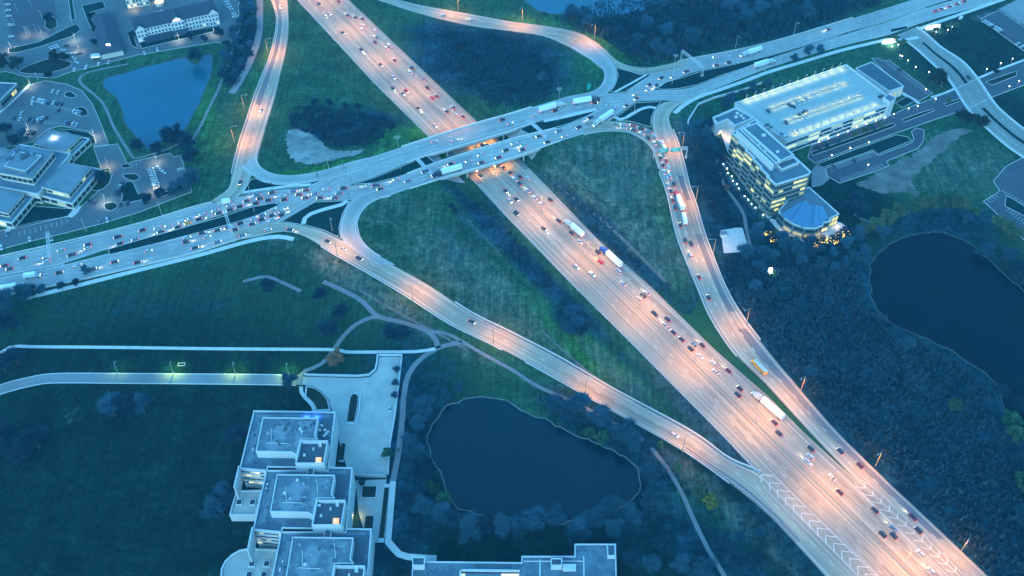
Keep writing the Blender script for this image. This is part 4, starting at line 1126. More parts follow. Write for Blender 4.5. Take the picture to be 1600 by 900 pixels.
# low wing with fan roof
FZ = 8.5
wing = roof_px([(1216, 331), (1226, 342), (1240, 351), (1258, 357), (1274, 357.5), (1286, 353), (1285, 349), (1297, 346), (1296, 342.5), (1311, 335), (1264, 293), (1240, 302)], FZ)
fan = building("office_wing", "low curved office wing with a blue fan shaped roof", np.r_[wing.mean(0), 0])
fc = np.r_[wing.mean(0), 0]
block(fan, fc, wing, 0.0, FZ, M['office_wall'], M['roof_blue'], 0.7, 0.5)
arc_in = [(1247, 318), (1257, 314), (1266, 320), (1273, 321.5), (1279, 321.5), (1286, 322)]
arc_out = [(1219, 335), (1236, 346), (1254, 354), (1269, 355), (1281, 352), (1294, 340)]
for i in range(5):
    a0, a1 = gp(*arc_in[i], FZ + 4)[:2], gp(*arc_in[i + 1], FZ + 4)[:2]
    b0, b1 = gp(*arc_out[i], FZ + 1)[:2], gp(*arc_out[i + 1], FZ + 1)[:2]
    c0, c1 = (a0 + (b0 - a0)), (a1 + (b1 - a1))
    lift = 0.7 * (i % 2)
    V = [(*(p - fc[:2]), z) for p, z in ((a0, FZ + 4.2 + lift), (a1, FZ + 4.0), (c1, FZ + 1.0), (c0, FZ + 1.2 + lift), (a0, FZ), (a1, FZ), (c1, FZ), (c0, FZ))]
    b = MB(); b.add(V, [(0, 3, 2, 1), (0, 1, 5, 4), (1, 2, 6, 5), (2, 3, 7, 6), (3, 0, 4, 7)])
    pn = b.build("roof_panel", M['fan_roof'], fan)
for i in range(8):
    a, b_ = wing[i % 12], wing[i + 1]
    if i in (5, 7): continue
    L = np.linalg.norm(b_ - a); n = max(1, int(L / 4))
    windows(fan, fc, a, b_, 4.6, 7.8, n, 1, lambda a_, j: False, 0.86, 0.62, out=fc[:2] + (0.5 * (a + b_) - fc[:2]) * 3)
    windows(fan, fc, a, b_, 0.6, 4.2, n, 1, lambda a_, j, i=i: i in (1, 2, 3, 4, 6), 0.8, 0.66, out=fc[:2] + (0.5 * (a + b_) - fc[:2]) * 3, mats=('glass', 'lit_pale'))
windows(fan, fc, wing[8], wing[9], 0.8, 8.0, 3, 2, lambda a_, j: True, 0.7, 0.7, out=wing[9] + np.array([0, -40]))
sheet("plaza", smooth_loop(poly_px([(1202, 342), (1219, 362), (1244, 375), (1268, 378), (1290, 376), (1320, 368), (1328, 361), (1311, 347), (1290, 352), (1260, 362), (1230, 350)], land), 2), M['walk'], land, 0.08, kind="structure", label="curved terrace around the fan roofed wing")
sheet("plaza", poly_px([(1120, 190), (1146, 178), (1152, 222), (1160, 248), (1206, 338), (1200, 342), (1168, 296), (1146, 262), (1136, 235)], land), M['walk'], land, 0.07, kind="structure", label="paved apron along the lit tower front")
sheet("plaza", poly_px([(1268, 268), (1274, 258), (1290, 264), (1296, 280), (1284, 290), (1268, 293)], land), M['path'], land, 0.09, kind="structure", label="small paved court at the tower corner")
# entrance block at the top of the tower
EB_ = roof_px([(1113, 186), (1150, 170), (1178, 186), (1148, 199), (1136, 189), (1120, 196)], 12)
ec = np.r_[EB_.mean(0), 0]
ent = building("entrance_block", "small white walled service block between tower and garage", ec)
block(ent, ec, EB_, 0, 12, M['campus_wall'], M['roof_blue'], 1.6, 0.7)
for x, y in ((1152, 177), (1158, 181), (1162, 185), (1150, 183)):
    p = gp(x, y, 12.6)[:2] - ec[:2]; b = MB(); b.box((p[0], p[1], 12.6), (2.2, 1.6, 1.3)); b.build("roof_unit", M['trim'], ent)

# --- parking garage
GZ = 12.0
Gp = roof_px([(1148, 162), (1322, 102), (1384, 149), (1386, 163), (1229, 221), (1181, 188)], GZ)
gc = np.r_[Gp.mean(0), 0]
garage = building("parking_garage", "large parking garage with a brightly lamplit open top deck", gc)
block(garage, gc, Gp, 0.0, GZ - 0.3, M['trim'], M['deck'], 1.3, 0.4, roof_name="deck")
for k in (3, 4):
    a, b_ = (Gp[3], Gp[4]) if k == 3 else (Gp[2], Gp[3])
    L = np.linalg.norm(b_ - a); n = max(2, int(L / 9))
    windows(garage, gc, a, b_, 0.8, GZ - 1.0, n, 3, lambda a_, j: random.random() < 0.35, 0.94, 0.5, out=(a + b_) / 2 + np.array([0, -60]), mats=('glass', 'lit_green'), name="opening")
for pts in ([(1196, 172), (1324, 128.5)], [(1197, 173.5), (1325, 130)], [(1221, 192), (1347, 148.5)], [(1222, 193.5), (1348, 150)]):
    a, b_ = gp(*pts[0], GZ)[:2] - gc[:2], gp(*pts[1], GZ)[:2] - gc[:2]
    d = b_ - a; b = MB(); b.box(((a[0] + b_[0]) / 2, (a[1] + b_[1]) / 2, GZ + 0.2), (np.linalg.norm(d), 0.35, 1.0), math.atan2(d[1], d[0]))
    b.build("deck_wall", M['bridge'], garage)
gs_ = MB()
for a, b_, n in (((1160, 160), (1318, 106), 48), ((1215, 165), (1320, 129.5), 30), ((1240, 214), (1378, 164), 40)):
    for i in range(n):
        s = i / n; x, y = a[0] + (b_[0] - a[0]) * s, a[1] + (b_[1] - a[1]) * s
        p, q = gp(x, y, GZ)[:2] - gc[:2], gp(x + 3.2, y + 4.4, GZ)[:2] - gc[:2]
        d = (q - p) / np.linalg.norm(q - p); nn = np.array([-d[1], d[0]]) * 0.09
        gs_.add([(*(p + nn), GZ - .24), (*(p - nn), GZ - .24), (*(q - nn), GZ - .24), (*(q + nn), GZ - .24)], [(0, 1, 2, 3)])
tag(gs_.build("stall_lines", M['paint'], garage), kind="stuff")
An = roof_px([(1337, 107), (1362, 97.5), (1412, 135.5), (1389, 143)], 8.0)
ac = np.r_[An.mean(0), 0]
annex = building("garage_annex", "flat dark roofed annex beside the garage", ac)
block(annex, ac, An, 0, 8, M['trim'], M['roof_dark'], 0.6, 0.35)
windows(annex, ac, An[2], An[3], 0.8, 7, 3, 1, lambda a, j: True, 0.5, 0.5, out=An[2] + np.array([0, -50]), mats=('glass', 'lit_pale'))
St = roof_px([(1380, 153), (1389, 147.5), (1400, 153), (1391, 160)], 15)
sc_ = np.r_[St.mean(0), 0]
stair = building("stair_tower", "small square stair tower at the garage corner", sc_)
block(stair, sc_, St, 0, 15, M['trim'], M['roof_blue'], 0.4, 0.3)

# --- white campus building: three alike blocks stepping down the hillside
CZ = 16.0
def campus(i):
    off = i * np.array(CD)
    main = roof_px([(397, 643), (524, 645), (513, 737), (470, 737), (420, 737), (375, 733)], CZ) + off
    c = np.r_[main.mean(0), 0]
    lab = ["white campus block nearest the plaza, with the blue roof edge", "middle white campus block with a lit skylight", "lowest white campus block at the bottom edge"][i]
    root = building("campus_block", lab, c)
    root["group"] = "white campus blocks"
    block(root, c, main, 0.0, CZ, M['campus_wall'], M['roof_gravel'], 0.9, 0.45, trim=M['campus_wall'])
    ph = roof_px([(411, 653), (497, 654), (492, 681), (497, 687), (470, 687), (464, 712), (456, 707), (400, 706)], CZ + 5) + off
    block(root, c, ph, CZ, CZ + 5, M['campus_wall'], M['roof_felt'], 0.5, 0.4, trim=M['campus_wall'], wall_name="penthouse_wall", roof_name="penthouse_roof")
    mb = roof_px([(469, 688), (512.5, 688), (506, 724), (461, 724)], CZ + 7) + off
    # plant box with deep parapet, its roof lying below the rim
    b = MB(); outer, inner = loc(mb, c), loc(offset_poly(mb, -0.5), c)
    n = 4
    V = [(*p, z) for pp, z in ((outer, CZ), (outer, CZ + 7), (inner, CZ + 7), (inner, CZ + 4.6)) for p in (pp if (lambda q: sum(q[k][0] * q[(k + 1) % 4][1] - q[(k + 1) % 4][0] * q[k][1] for k in range(4)))(pp) > 0 else pp[::-1])]
    b.add(V, [(k * n + j, k * n + (j + 1) % n, (k + 1) * n + (j + 1) % n, (k + 1) * n + j) for k in range(3) for j in range(n)] + [(12, 13, 14, 15)])
    b.build("plant_box", M['campus_wall'], root)
    b = MB(); b.prism(inner, CZ + 4.5, CZ + 4.66); b.build("plant_roof", M['roof_dark'], root)
    def unit(x, y, sx, sy, h, m='trim', name="roof_unit", rz=0.0, base=CZ + 4.66):
        p = gp(x, y, base)[:2] + off - c[:2]; b = MB()
        b.box((p[0], p[1], base + h / 2), (sx, sy, h), rz); return b.build(name, M[m], root)
    unit(501, 695, 1.5, 2.6, 1.4); unit(488, 692, 1.0, 1.0, .8); unit(476, 712, 1.1, 1.1, .9); unit(490, 702, .8, 1.4, .7)
    if i < 2:
        p = gp(474, 691, CZ + 4.7)[:2] + off - c[:2]; b = MB(); b.tube((*p, CZ + 4.66), (*p, CZ + 5.6), 0.9, 0.7, n=12); b.build("roof_vent", M['trim'], root)
        sk = roof_px([(492.5, 713), (503.5, 713), (503, 724), (491.5, 724)], CZ + 5) + off
        sk = offset_poly(sk, -0.3)
        q = loc(sk, c); m_ = np.mean(q, axis=0)
        b = MB(); b.add([(*p, CZ + 4.7) for p in q] + [(m_[0], m_[1], CZ + 6.6)], [(0, 1, 4), (1, 2, 4), (2, 3, 4), (3, 0, 4)])
        b.build("skylight", M['lit_orange'], root)
    # link bridge to the next block
    lk = roof_px([(481, 731), (491, 731), (489, 747), (478, 747)], CZ + 2.4) + off
    box_on(root, c, lk, CZ, CZ + 2.4, M['campus_wall'], "link_wall"); lk2 = offset_poly(lk, -0.4)
    box_on(root, c, lk2, CZ + 2.38, CZ + 2.46, M['roof_dark'], "link_roof")
    # south face over the terrace: four bands of windows
    a, b_ = main[5], main[4]
    windows(root, c, a, b_, 3.6, CZ - 0.4, 6, 4, lambda a_, j: random.random() < 0.36, 0.98, 0.26, out=(a + b_) / 2 + np.array([0, -40]), mats=('glass', 'lit_pale'))
    # fin wall beyond the corner, terrace below it
    f0, f1 = gp(375, 733, CZ)[:2] + off, gp(367.5, 766, CZ)[:2] + off
    d = f1 - f0; b = MB(); m_ = (f0 + f1) / 2 - c[:2]
    b.box((m_[0], m_[1], (CZ + 5) / 2 + 3), (np.linalg.norm(d), 0.6, CZ - 5), math.atan2(d[1], d[0])); b.build("fin_wall", M['campus_wall'], root)
    TZ_ = 5.0
    if i == 0: ter = roof_px([(370, 768), (409, 767), (404, 792), (400, 806), (359, 806), (364, 787)], TZ_)
    else:
        ter = np.array([gp(x, y, TZ_)[:2] for x, y in [(389, 858), (434, 860), (430, 890), (426, 935), (360, 935), (345, 905), (346, 890), (352, 878), (362, 868), (374, 861)]]) + (i - 1) * np.array(CD)
    if i < 2:
        block(root, c, ter, 0, TZ_, M['campus_wall'], M['plaza'], 0.9, 0.6, trim=M['campus_wall'], wall_name="terrace_wall", roof_name="terrace")
        for x, y in ((374, 786), (395, 786)) if i == 0 else ((394, 882), (417, 882), (390, 899), (413, 899)):
            p = gp(x, y, TZ_)[:2] - c[:2]; b = MB()
            b.box((p[0], p[1], TZ_ + 0.45), (3.1, 3.1, 0.9)); o = b.build("skylight_curb", M['campus_wall'], root)
            b = MB(); b.box((p[0], p[1], TZ_ + 0.93), (2.3, 2.3, 0.1)); b.build("glazing", M['glass'], o)
    # roof walkway strips and stains of newer felt
    for (x0, y0, x1, y1, m) in ((404, 660, 409, 722, 'roof_pale'), (400, 648, 515, 652, 'roof_pale')):
        P = roof_px([(x0, y0), (x1 if y1 - y0 < 10 else x0 + 5, y0), (x1, y1) if y1 - y0 < 10 else (x1 - 17, y1), (x0 - (0 if y1 - y0 < 10 else 18), y1)], CZ + .06) + off
        box_on(root, c, P, CZ - 0.1, CZ + 0.08, M[m], "roof_felt")
    P = roof_px([(500, 655), (519, 655), (511, 686), (497, 686)], CZ) + off
    box_on(root, c, P, CZ - 0.1, CZ + 0.10, M['roof_dark'], "roof_felt")
    for (xa, ya, xb, yb) in ((418, 692, 448, 693), (470, 660, 471, 680), (424, 670, 424, 690)):
        pa, pb = gp(xa, ya, CZ + 5.3)[:2] + off - c[:2], gp(xb, yb, CZ + 5.3)[:2] + off - c[:2]
        b = MB(); b.tube((*pa, CZ + 5.35), (*pb, CZ + 5.35), 0.16, n=6); b.build("roof_pipe", M['trim'], root)
    for k in range(7):
        unit(random.uniform(412, 480), random.uniform(660, 698), random.uniform(.7, 1.6), random.uniform(.7, 1.4), random.uniform(.4, 1.0), random.choice(('roof_dark', 'trim', 'louver')), base=CZ + 5.04)
    for k in range(6):
        unit(random.uniform(392, 400), random.uniform(665, 725), .8, .8, .5, random.choice(('roof_dark', 'trim')), base=CZ + .06)
    if i == 0:
        for k, (x, y) in enumerate([(430, 665), (437, 664), (450, 663), (457, 672), (465, 671), (477, 669), (486, 664), (491, 662)]):
            unit(x, y, 0.9, 0.9, 0.7, 'roof_dark', base=CZ + 5.04)
        for k, (x, y) in enumerate([(503, 666), (500, 673), (508, 673), (510, 679), (507, 682), (513, 676)]): unit(x, y, 1.4, 0.9, 1.0, 'trim', base=CZ + .1)
    return root
CD = tuple(gp(551, 732, CZ)[:2] - gp(524, 645, CZ)[:2])
for i in range(3): campus(i)
M['blue_lamp'] = plain("blue_floodlight", (0.3, 0.5, 1.0), 0.4, var=0.02, emit=((0.06, 0.25, 1.0), 1.2))

# --- lower campus building at the bottom edge
BZ = 11.0
Bp = roof_px([(645, 878), (815, 880), (815, 870), (898, 870), (898, 851), (962, 851), (964, 960), (640, 960)], BZ)
bc = np.r_[Bp.mean(0), 0]
lower = building("campus_hall", "long low campus hall cut off by the bottom edge", bc)
block(lower, bc, Bp, 0, BZ, M['campus_wall'], M['roof_gravel'], 0.7, 0.4, trim=M['campus_wall'])
for pts, z, nm in (([(644, 871), (664, 871), (663, 884), (645, 884)], BZ + 4, "stair_box"), ([(861, 873), (878, 873), (878, 884), (861, 884)], BZ + 4, "stair_box"), ([(948.5, 851), (961, 851), (961.5, 869), (949.5, 869)], BZ + 2.5, "stair_box")):
    P = roof_px(pts, z)
    block(lower, bc, P, BZ, z, M['campus_wall'], M['roof_dark'], 0.5, 0.35, trim=M['campus_wall'], wall_name=nm, roof_name="stair_roof")
for pts, h in (([(718, 889), (812, 890), (812, 892), (718, 891)], 1.6), ([(718, 889), (720, 889), (720, 930), (716, 930)], 1.6), ([(843, 874), (845, 874), (845, 930), (842, 930)], .6), ([(818, 876), (912, 876), (912, 877), (818, 877)], .6), ([(911, 869), (913, 869), (914, 930), (912, 930)], .6), ([(879, 881), (900, 881), (900, 890), (879, 890)], 1.8)):
    box_on(lower, bc, roof_px(pts, BZ + h), BZ, BZ + h, M['campus_wall'], "roof_wall")
P = roof_px([(722, 893), (811, 893), (811, 896), (722, 896)], BZ); box_on(lower, bc, P, BZ, BZ + .3, M['glass'], "clerestory")
P = roof_px([(783, 897), (811, 897), (811, 902), (783, 902)], BZ); box_on(lower, bc, P, BZ, BZ + .35, M['lit_pale'], "clerestory")
P = roof_px([(720, 896.5), (727, 896.5), (727, 902), (720, 902)], BZ); box_on(lower, bc, P, BZ, BZ + .33, M['lit_green'], "clerestory")

# --- terraced office at the left edge
def terrace_office(pts_top, z, label, lit_side, ledge=5.0, zl=6.0):
    P = roof_px(pts_top, z)
    c = np.r_[P.mean(0), 0]
    root = building("office_pavilion", label, c); root["group"] = "linked flat roofed office pavilions"
    block(root, c, offset_poly(P, ledge), 0, zl, M['brick_pale'], M['roof_blue'], 0.6, 0.5, wall_name="lower_wall", roof_name="lower_roof")
    block(root, c, P, zl, z, M['brick_pale'], M['roof_pale'], 0.5, 0.4, trim=M['roof_pale'])
    n = len(P)
    for i in range(n):
        a, b_ = P[i], P[(i + 1) % n]
        if ((a + b_) / 2)[1] > c[1] + 4: continue
        k = max(2, int(np.linalg.norm(b_ - a) / 3.5))
        windows(root, c, a, b_, zl + 0.6, z - 0.6, k, 1, lambda a_, j: random.random() < lit_side, 0.85, 0.55, out=c[:2] + ((a + b_) / 2 - c[:2]) * 4, mats=('glass', 'lit_green'))
        A = offset_poly(P, ledge)
    A = offset_poly(P, ledge)
    for i in range(n):
        a, b_ = A[i], A[(i + 1) % n]
        if ((a + b_) / 2)[1] > c[1] + 4: continue
        k = max(2, int(np.linalg.norm(b_ - a) / 5))
        windows(root, c, a, b_, 1.0, 5.0, k, 1, lambda a_, j: random.random() < lit_side * 0.6, 0.8, 0.6, out=c[:2] + ((a + b_) / 2 - c[:2]) * 4, mats=('glass', 'lit_green'))
    return root, c
r1, c1 = terrace_office([(29, 227), (83, 237), (49, 279), (0, 270), (-16, 258)], 14, "tallest office pavilion with a rooftop plant deck", 0.0, 7.0, 8.0)
P = roof_px([(25, 236), (65, 244), (40, 268), (7, 260)], 16.5); block(r1, c1, P, 14, 16.5, M['roof_pale'], M['roof_pale'], 0.3, 0.4, wall_name="plant_deck_wall", roof_name="plant_deck")
for x, y, sx, sy, h in ((28, 235, 4, 3, 1), (40, 243, 5, 3, 1.6), (14, 248, 4, 3, 1), (36, 247, 3, 2, 1.4), (54, 241, 2, 1.4, 1)):
    p = gp(x, y, 17)[:2] - c1[:2]; b = MB(); b.box((p[0], p[1], 16.6 + h / 2), (sx, sy, h), 0.6); b.build("roof_unit", M['roof_dark'], r1)
terrace_office([(76, 203), (127, 213), (102, 236), (53, 224)], 9, "office pavilion with a floodlit roof beside the parked cars", 0.16, 3.0, 5.0)
terrace_office([(101, 254), (142, 262), (107, 303), (64, 292)], 9, "office pavilion nearest the drive with glittering windows", 0.5, 4.0, 5.0)
terrace_office([(-40, 287), (0, 296), (37, 304), (12, 333), (-40, 322)], 9, "office pavilion beside the dark front lawn", 0.25, 4.0, 5.0)
terrace_office([(-50, 222), (0, 231), (15, 234), (-2, 253), (-50, 246)], 9, "office pavilion cut off by the left edge", 0.1, 2.0, 5.0)
Lp = roof_px([(-60, 126), (27, 131), (0, 158), (-60, 180)], 7); lc = np.r_[Lp.mean(0), 0]
lb = building("office_building", "dark low building at the left edge above the office lot", lc); block(lb, lc, Lp, 0, 7, M['office_wall'], M['roof_dark'], 0.6, 0.4)
windows(lb, lc, Lp[1], Lp[2], 1, 6, 7, 1, lambda a, j: a in (1, 2), 0.8, 0.5, out=Lp[1] + np.array([40, -40]))
path_px("sidewalk", [(-10, 184), (10, 166), (30, 148), (47, 131)], 2.0, M['walk'], land, 0.1, kind="structure", label="pale walk beside the dark left building")

# --- hotel
ha, hb = gp(217, 66)[:2], gp(344, 37)[:2]
hd = (hb - ha) / np.linalg.norm(hb - ha); hn = np.array([-hd[1], hd[0]])
HLn, HDp, HE, HRg = float(np.linalg.norm(hb - ha)), 19.0, 10.5, 16.0
hrz = math.atan2(hd[1], hd[0])
hotel = empty("hotel", (ha[0], ha[1], 0), hrz, label="white three storey hotel with a long dark gabled roof", cat="hotel")
b = MB(); b.box((HLn / 2, HDp / 2, HE / 2), (HLn, HDp, HE)); b.build("wall", M['hotel_wall'], hotel)
b = MB(); e = 0.7
b.add([(-e, -e, HE), (HLn + e, -e, HE), (HLn + e, HDp + e, HE), (-e, HDp + e, HE), (2, HDp / 2, HRg), (HLn - 2, HDp / 2, HRg)], [(0, 1, 5, 4), (2, 3, 4, 5), (1, 2, 5), (3, 0, 4), (3, 2, 1, 0)])
hroof = b.build("roof", M['roof_tar'], hotel)
def gable(x, w, proj, top):
    b = MB(); y0 = -proj
    b.add([(x - w / 2, y0, 0), (x + w / 2, y0, 0), (x + w / 2, 3, 0), (x - w / 2, 3, 0), (x - w / 2, y0, HE), (x + w / 2, y0, HE), (x + w / 2, 3, HE), (x - w / 2, 3, HE), (x, y0, top), (x, 3, top)],
          [(0, 1, 5, 8, 4), (1, 2, 6, 5), (3, 0, 4, 7)])
    b.build("gable", M['hotel_wall'], hotel)
    b = MB(); b.add([(x - w / 2 - .4, y0 - .3, HE - .2), (x, y0 - .3, top + .25), (x + w / 2 + .4, y0 - .3, HE - .2), (x - w / 2 - .4, 7, HE - .2), (x, 9, top + .25), (x + w / 2 + .4, 7, HE - .2)], [(0, 1, 4, 3), (1, 2, 5, 4)])
    b.build("gable_roof", M['roof_tar'], hroof)
gables = [(3.6, 7.2, 1.0, 14.0), (HLn * 0.5, 10.5, 1.6, 15.2), (HLn - 3.6, 7.2, 1.0, 14.0)]
for g in gables: gable(*g)
hm = {}
for k in ('glass', 'lit_pale'):
    b = MB(); b.box((0, 0, 0), (1.25, 0.3, 1.5)); hm[k] = b.mesh("window", M[k])
xs_h = np.linspace(1.6, HLn - 1.6, 24)
for x in xs_h:
    pr = 0
    for gx, gw, gpj, _ in gables:
        if abs(x - gx) < gw / 2: pr = gpj
    for j in range(3):
        o = link("window", hm['lit_pale' if (j == 0 and random.random() < 0.22) else 'glass'], hotel); o.location = (float(x), -pr - 0.03, 2.0 + 3.3 * j)
for gx, gw, gpj, tp in gables[1:2]:
    b = MB(); b.box((gx, -gpj - 0.15, 12.3), (5.2, 0.25, 1.3)); b.build("sign_panel", plain("lit_hotel_sign", (0.9, 0.6, 0.55), 0.4, var=0.02, emit=((1.0, 0.55, 0.45), 0.25)), hotel)
b = MB(); b.box((HLn * 0.5, -5.5, 3.6), (11, 7.5, 0.6)); [b.tube((HLn * .5 + sx * 5, -8.6, 0), (HLn * .5 + sx * 5, -8.6, 3.4), .25) for sx in (-1, 1)]; b.build("entrance_canopy", M['roof_tar'], hotel)
b = MB(); b.box((HLn * .25 + 2, -2.2, 1.9), (HLn * .42, 4.2, 3.6)); b.build("porch", M['roof_tar'], hotel)

# --- restaurant with dark hipped roof
ra, rb_ = gp(148, 32)[:2], gp(173, 27)[:2]; rc_, rd_2 = gp(194, 86)[:2], gp(160, 93)[:2]
rcn = np.r_[(ra + rb_ + rc_ + rd_2) / 4, 0]
rest = building("restaurant", "restaurant with a big dark shingle roof and a glowing sign", rcn)
q = loc([ra, rb_, rc_, rd_2], rcn)
b = MB(); b.prism(q, 0, 4.5); b.build("wall", M['brick_pale'], rest)
m0, m1 = (np.array(q[0]) + q[1]) / 2, (np.array(q[2]) + q[3]) / 2
mm0, mm1 = m0 + (m1 - m0) * .12, m0 + (m1 - m0) * .85
o4 = [tuple(v) for v in offset_poly(q, 0.8)]
if np.linalg.norm(np.array(o4[0]) - q[0]) > 3: o4 = o4[::-1]
o4 = sorted(o4, key=lambda v: min(range(4), key=lambda k: np.linalg.norm(np.array(v) - q[k])))
b = MB(); b.add([(*p, 4.4) for p in o4] + [(*mm0, 8.2), (*mm1, 8.2)], [(0, 1, 4), (1, 2, 5, 4), (2, 3, 5), (3, 0, 4, 5), (3, 2, 1, 0)]); rr = b.build("roof", M['roof_tar'], rest)
p = gp(170.5, 69, 7)[:2] - rcn[:2]; b = MB(); b.box((p[0], p[1], 6.6), (4.2, 3.2, 3.4)); o = b.build("dormer", M['roof_tar'], rest)
b = MB(); b.box((p[0], p[1] - 1.7, 6.9), (3.0, 0.2, 2.6)); b.build("sign_panel", M['white_glow'], o)
p = gp(150, 86, 3.5)[:2] - rcn[:2]; b = MB(); b.box((p[0], p[1], 3.3), (8.0, 4.2, 0.5), 0.15); [b.tube((p[0] + sx * 3.4, p[1] - 1.4, 0), (p[0] + sx * 3.4, p[1] - 1.4, 3.1), .2) for sx in (-1, 1)]; o = b.build("side_canopy", M['trim'], rest)
b = MB(); b.box((p[0], p[1] - 2.3, 3.1), (6.0, 0.25, 0.8), 0.15); b.build("light_band", M['lit_pale'], o)
# --- cream building at the top edge
ka, kb = gp(200, 14)[:2], gp(234, 8)[:2]
kd = (kb - ka) / np.linalg.norm(kb - ka)
kr = empty("apartment_building", (ka[0], ka[1], 0), math.atan2(kd[1], kd[0]), label="cream lit building cut off by the top edge above the hotel", cat="building")
KL = float(np.linalg.norm(kb - ka))
b = MB(); b.box((KL / 2, 9, 6), (KL, 18, 12)); b.build("wall", M['brick_pale'], kr)
b = MB(); b.box((KL / 2, 9, 12.3), (KL + 1, 19, 0.6)); b.build("roof", M['roof_tar'], kr)
for i in range(7):
    for j in range(3):
        o = link("window", hm['lit_pale' if random.random() < .5 else 'glass'], kr); o.location = (KL * (i + .5) / 7, -0.03, 2.2 + 3.6 * j)
tank = empty("round_kiosk", tuple(gp(250, 8)), label="small round lit kiosk at the top edge", cat="kiosk")
b = MB(); b.tube((0, 0, 0), (0, 0, 3), 3.4, n=16); b.build("wall", M['brick_pale'], tank); b = MB(); b.tube((0, 0, 3), (0, 0, 4.2), 3.8, 0.4, n=16); b.build("roof", M['lit_orange'], tank)
hut = empty("utility_hut", tuple(gp(1130, 369)), 0.1, label="small white hut on the concrete pad", cat="hut")
b = MB(); b.box((0, 0, 1.3), (3.6, 2.6, 2.6)); b.build("wall", M['trim'], hut); b = MB(); b.box((0, 0, 2.75), (4.0, 3.0, 0.3)); b.build("roof", M['roof_pale'], hut)
# ------------------------------------------------------------------ lamp posts
M['pole'] = plain("galvanised_pole", (0.42, 0.42, 0.42), 0.5, metal=0.4, var=0.1)
M['wood_pole'] = plain("weathered_pole", (0.36, 0.26, 0.16), 0.8, var=0.2)
M['sodium'] = plain("sodium_lens", (0.9, 0.6, 0.3), 0.4, var=0.02, emit=((1.0, 0.55, 0.22), 1.5))
M['white_lens'] = plain("white_lens", (0.9, 0.9, 0.9), 0.4, var=0.02, emit=((0.9, 0.97, 1.0), 1.6))
M['warm_lens'] = plain("warm_lens", (0.9, 0.85, 0.7), 0.4, var=0.02, emit=((1.0, 0.86, 0.55), 1.3))
SODIUM = (1.0, 0.345, 0.012)
LAMPS_W = {}
def spot(parent, loc_, watts, col, angle=150, blend=0.9, size=0.25, key="street", wide=False):
    k = (key, watts, col, angle, wide)
    if k not in LAMPS_W:
        d = bpy.data.lights.new("lamp_light", 'SPOT')
        d.energy, d.color, d.spot_size, d.spot_blend, d.shadow_soft_size = watts, col, R(angle), blend, size
        LAMPS_W[k] = d
        if wide:                       # road lanterns throw their light sideways along the road
            d.use_nodes = True
            nt = d.node_tree
            em = [n for n in nt.nodes if n.type == 'EMISSION'][0]
            ge = nt.nodes.new("ShaderNodeNewGeometry"); sx = nt.nodes.new("ShaderNodeSeparateXYZ"); nt.links.new(ge.outputs["Incoming"], sx.inputs[0])
            ab = N(nt, "ShaderNodeMath", operation='ABSOLUTE'); nt.links.new(sx.outputs[2], ab.inputs[0])
            mx = N(nt, "ShaderNodeMath", operation='MAXIMUM'); nt.links.new(ab.outputs[0], mx.inputs[0]); mx.inputs[1].default_value = 0.32
            pw = N(nt, "ShaderNodeMath", operation='POWER'); nt.links.new(mx.outputs[0], pw.inputs[0]); pw.inputs[1].default_value = -1.05
            nt.links.new(pw.outputs[0], em.inputs["Strength"])
    o = bpy.data.objects.new("lamp_light", LAMPS_W[k]); COL.objects.link(o)
    o.parent = parent; o.location = loc_
    return o
_lm = {}
def lamp_mesh(kind, h, arm):
    k = (kind, h, arm)
    if k in _lm: return _lm[k]
    out = []
    b = MB(); b.tube((0, 0, 0), (0, 0, 0.5), 0.32, 0.3, n=8); b.tube((0, 0, 0.4), (0, 0, h), 0.20, 0.11, n=8); out.append(("pole", b.mesh("pole", M['wood_pole' if kind == 'ramp' else 'pole'])))
    dirs = {'double': (1, -1), 'ramp': (1,), 'single': (1,), 'mast': (), 'globe': (), 'flood': (1,)}[kind]
    for s in dirs:
        b = MB(); b.tube((0, 0, h - 0.6), (s * arm * 0.5, 0, h + 0.15), 0.09, 0.08, n=6); b.tube((s * arm * 0.5, 0, h + 0.15), (s * arm, 0, h + 0.3), 0.08, 0.07, n=6)
        out.append(("arm", b.mesh("arm", M['pole'])))
        b = MB(); b.box((s * (arm + 0.35), 0, h + 0.3), (1.0, 0.42, 0.22)); out.append(("lamp_head", b.mesh("lamp_head", M['pole'])))
        b = MB(); b.box((s * (arm + 0.35), 0, h + 0.165), (0.75, 0.32, 0.06)); out.append(("lens", b.mesh("lens", M['sodium' if kind in ('double', 'ramp') else 'white_lens'])))
    if kind == 'mast':
        b = MB()
        for i in range(6):
            a = i * math.pi / 3
            b.tube((0, 0, h), (1.3 * math.cos(a), 1.3 * math.sin(a), h + 0.1), 0.06, n=5)
            b.box((1.5 * math.cos(a), 1.5 * math.sin(a), h), (0.7, 0.5, 0.3), a)
        out.append(("lamp_ring", b.mesh("lamp_ring", M['pole'])))
    if kind == 'globe':
        b = MB(); b.tube((0, 0, h), (0, 0, h + 0.25), 0.28, 0.5, n=8); b.tube((0, 0, h + 0.25), (0, 0, h + 0.7), 0.5, 0.2, n=8); out.append(("globe", b.mesh("globe", M['white_lens'])))
    _lm[k] = out
    return out
def lamp(kind, p, h, arm, rz, label, group, light=None, cat="street lamp", name="street_lamp", scale=1.0):
    root = empty(name, p, rz, label=label, cat=cat, group=group)
    for nm, me in lamp_mesh(kind, h, arm): link(nm, me, root)
    if light:
        w, col, ang = light
        if kind == 'double':
            for sg in (1, -1): spot(root, (sg * (arm + 1.2), 0, h - 0.5), w * 0.55, col, ang, wide=True)
        elif kind == 'globe': spot(root, (0, 0, h + 1.2), w, col, ang, size=0.15)
        else: spot(root, (arm + 1.1, 0, h - 0.6), w, col, ang, wide=(kind == 'ramp'))
    return root
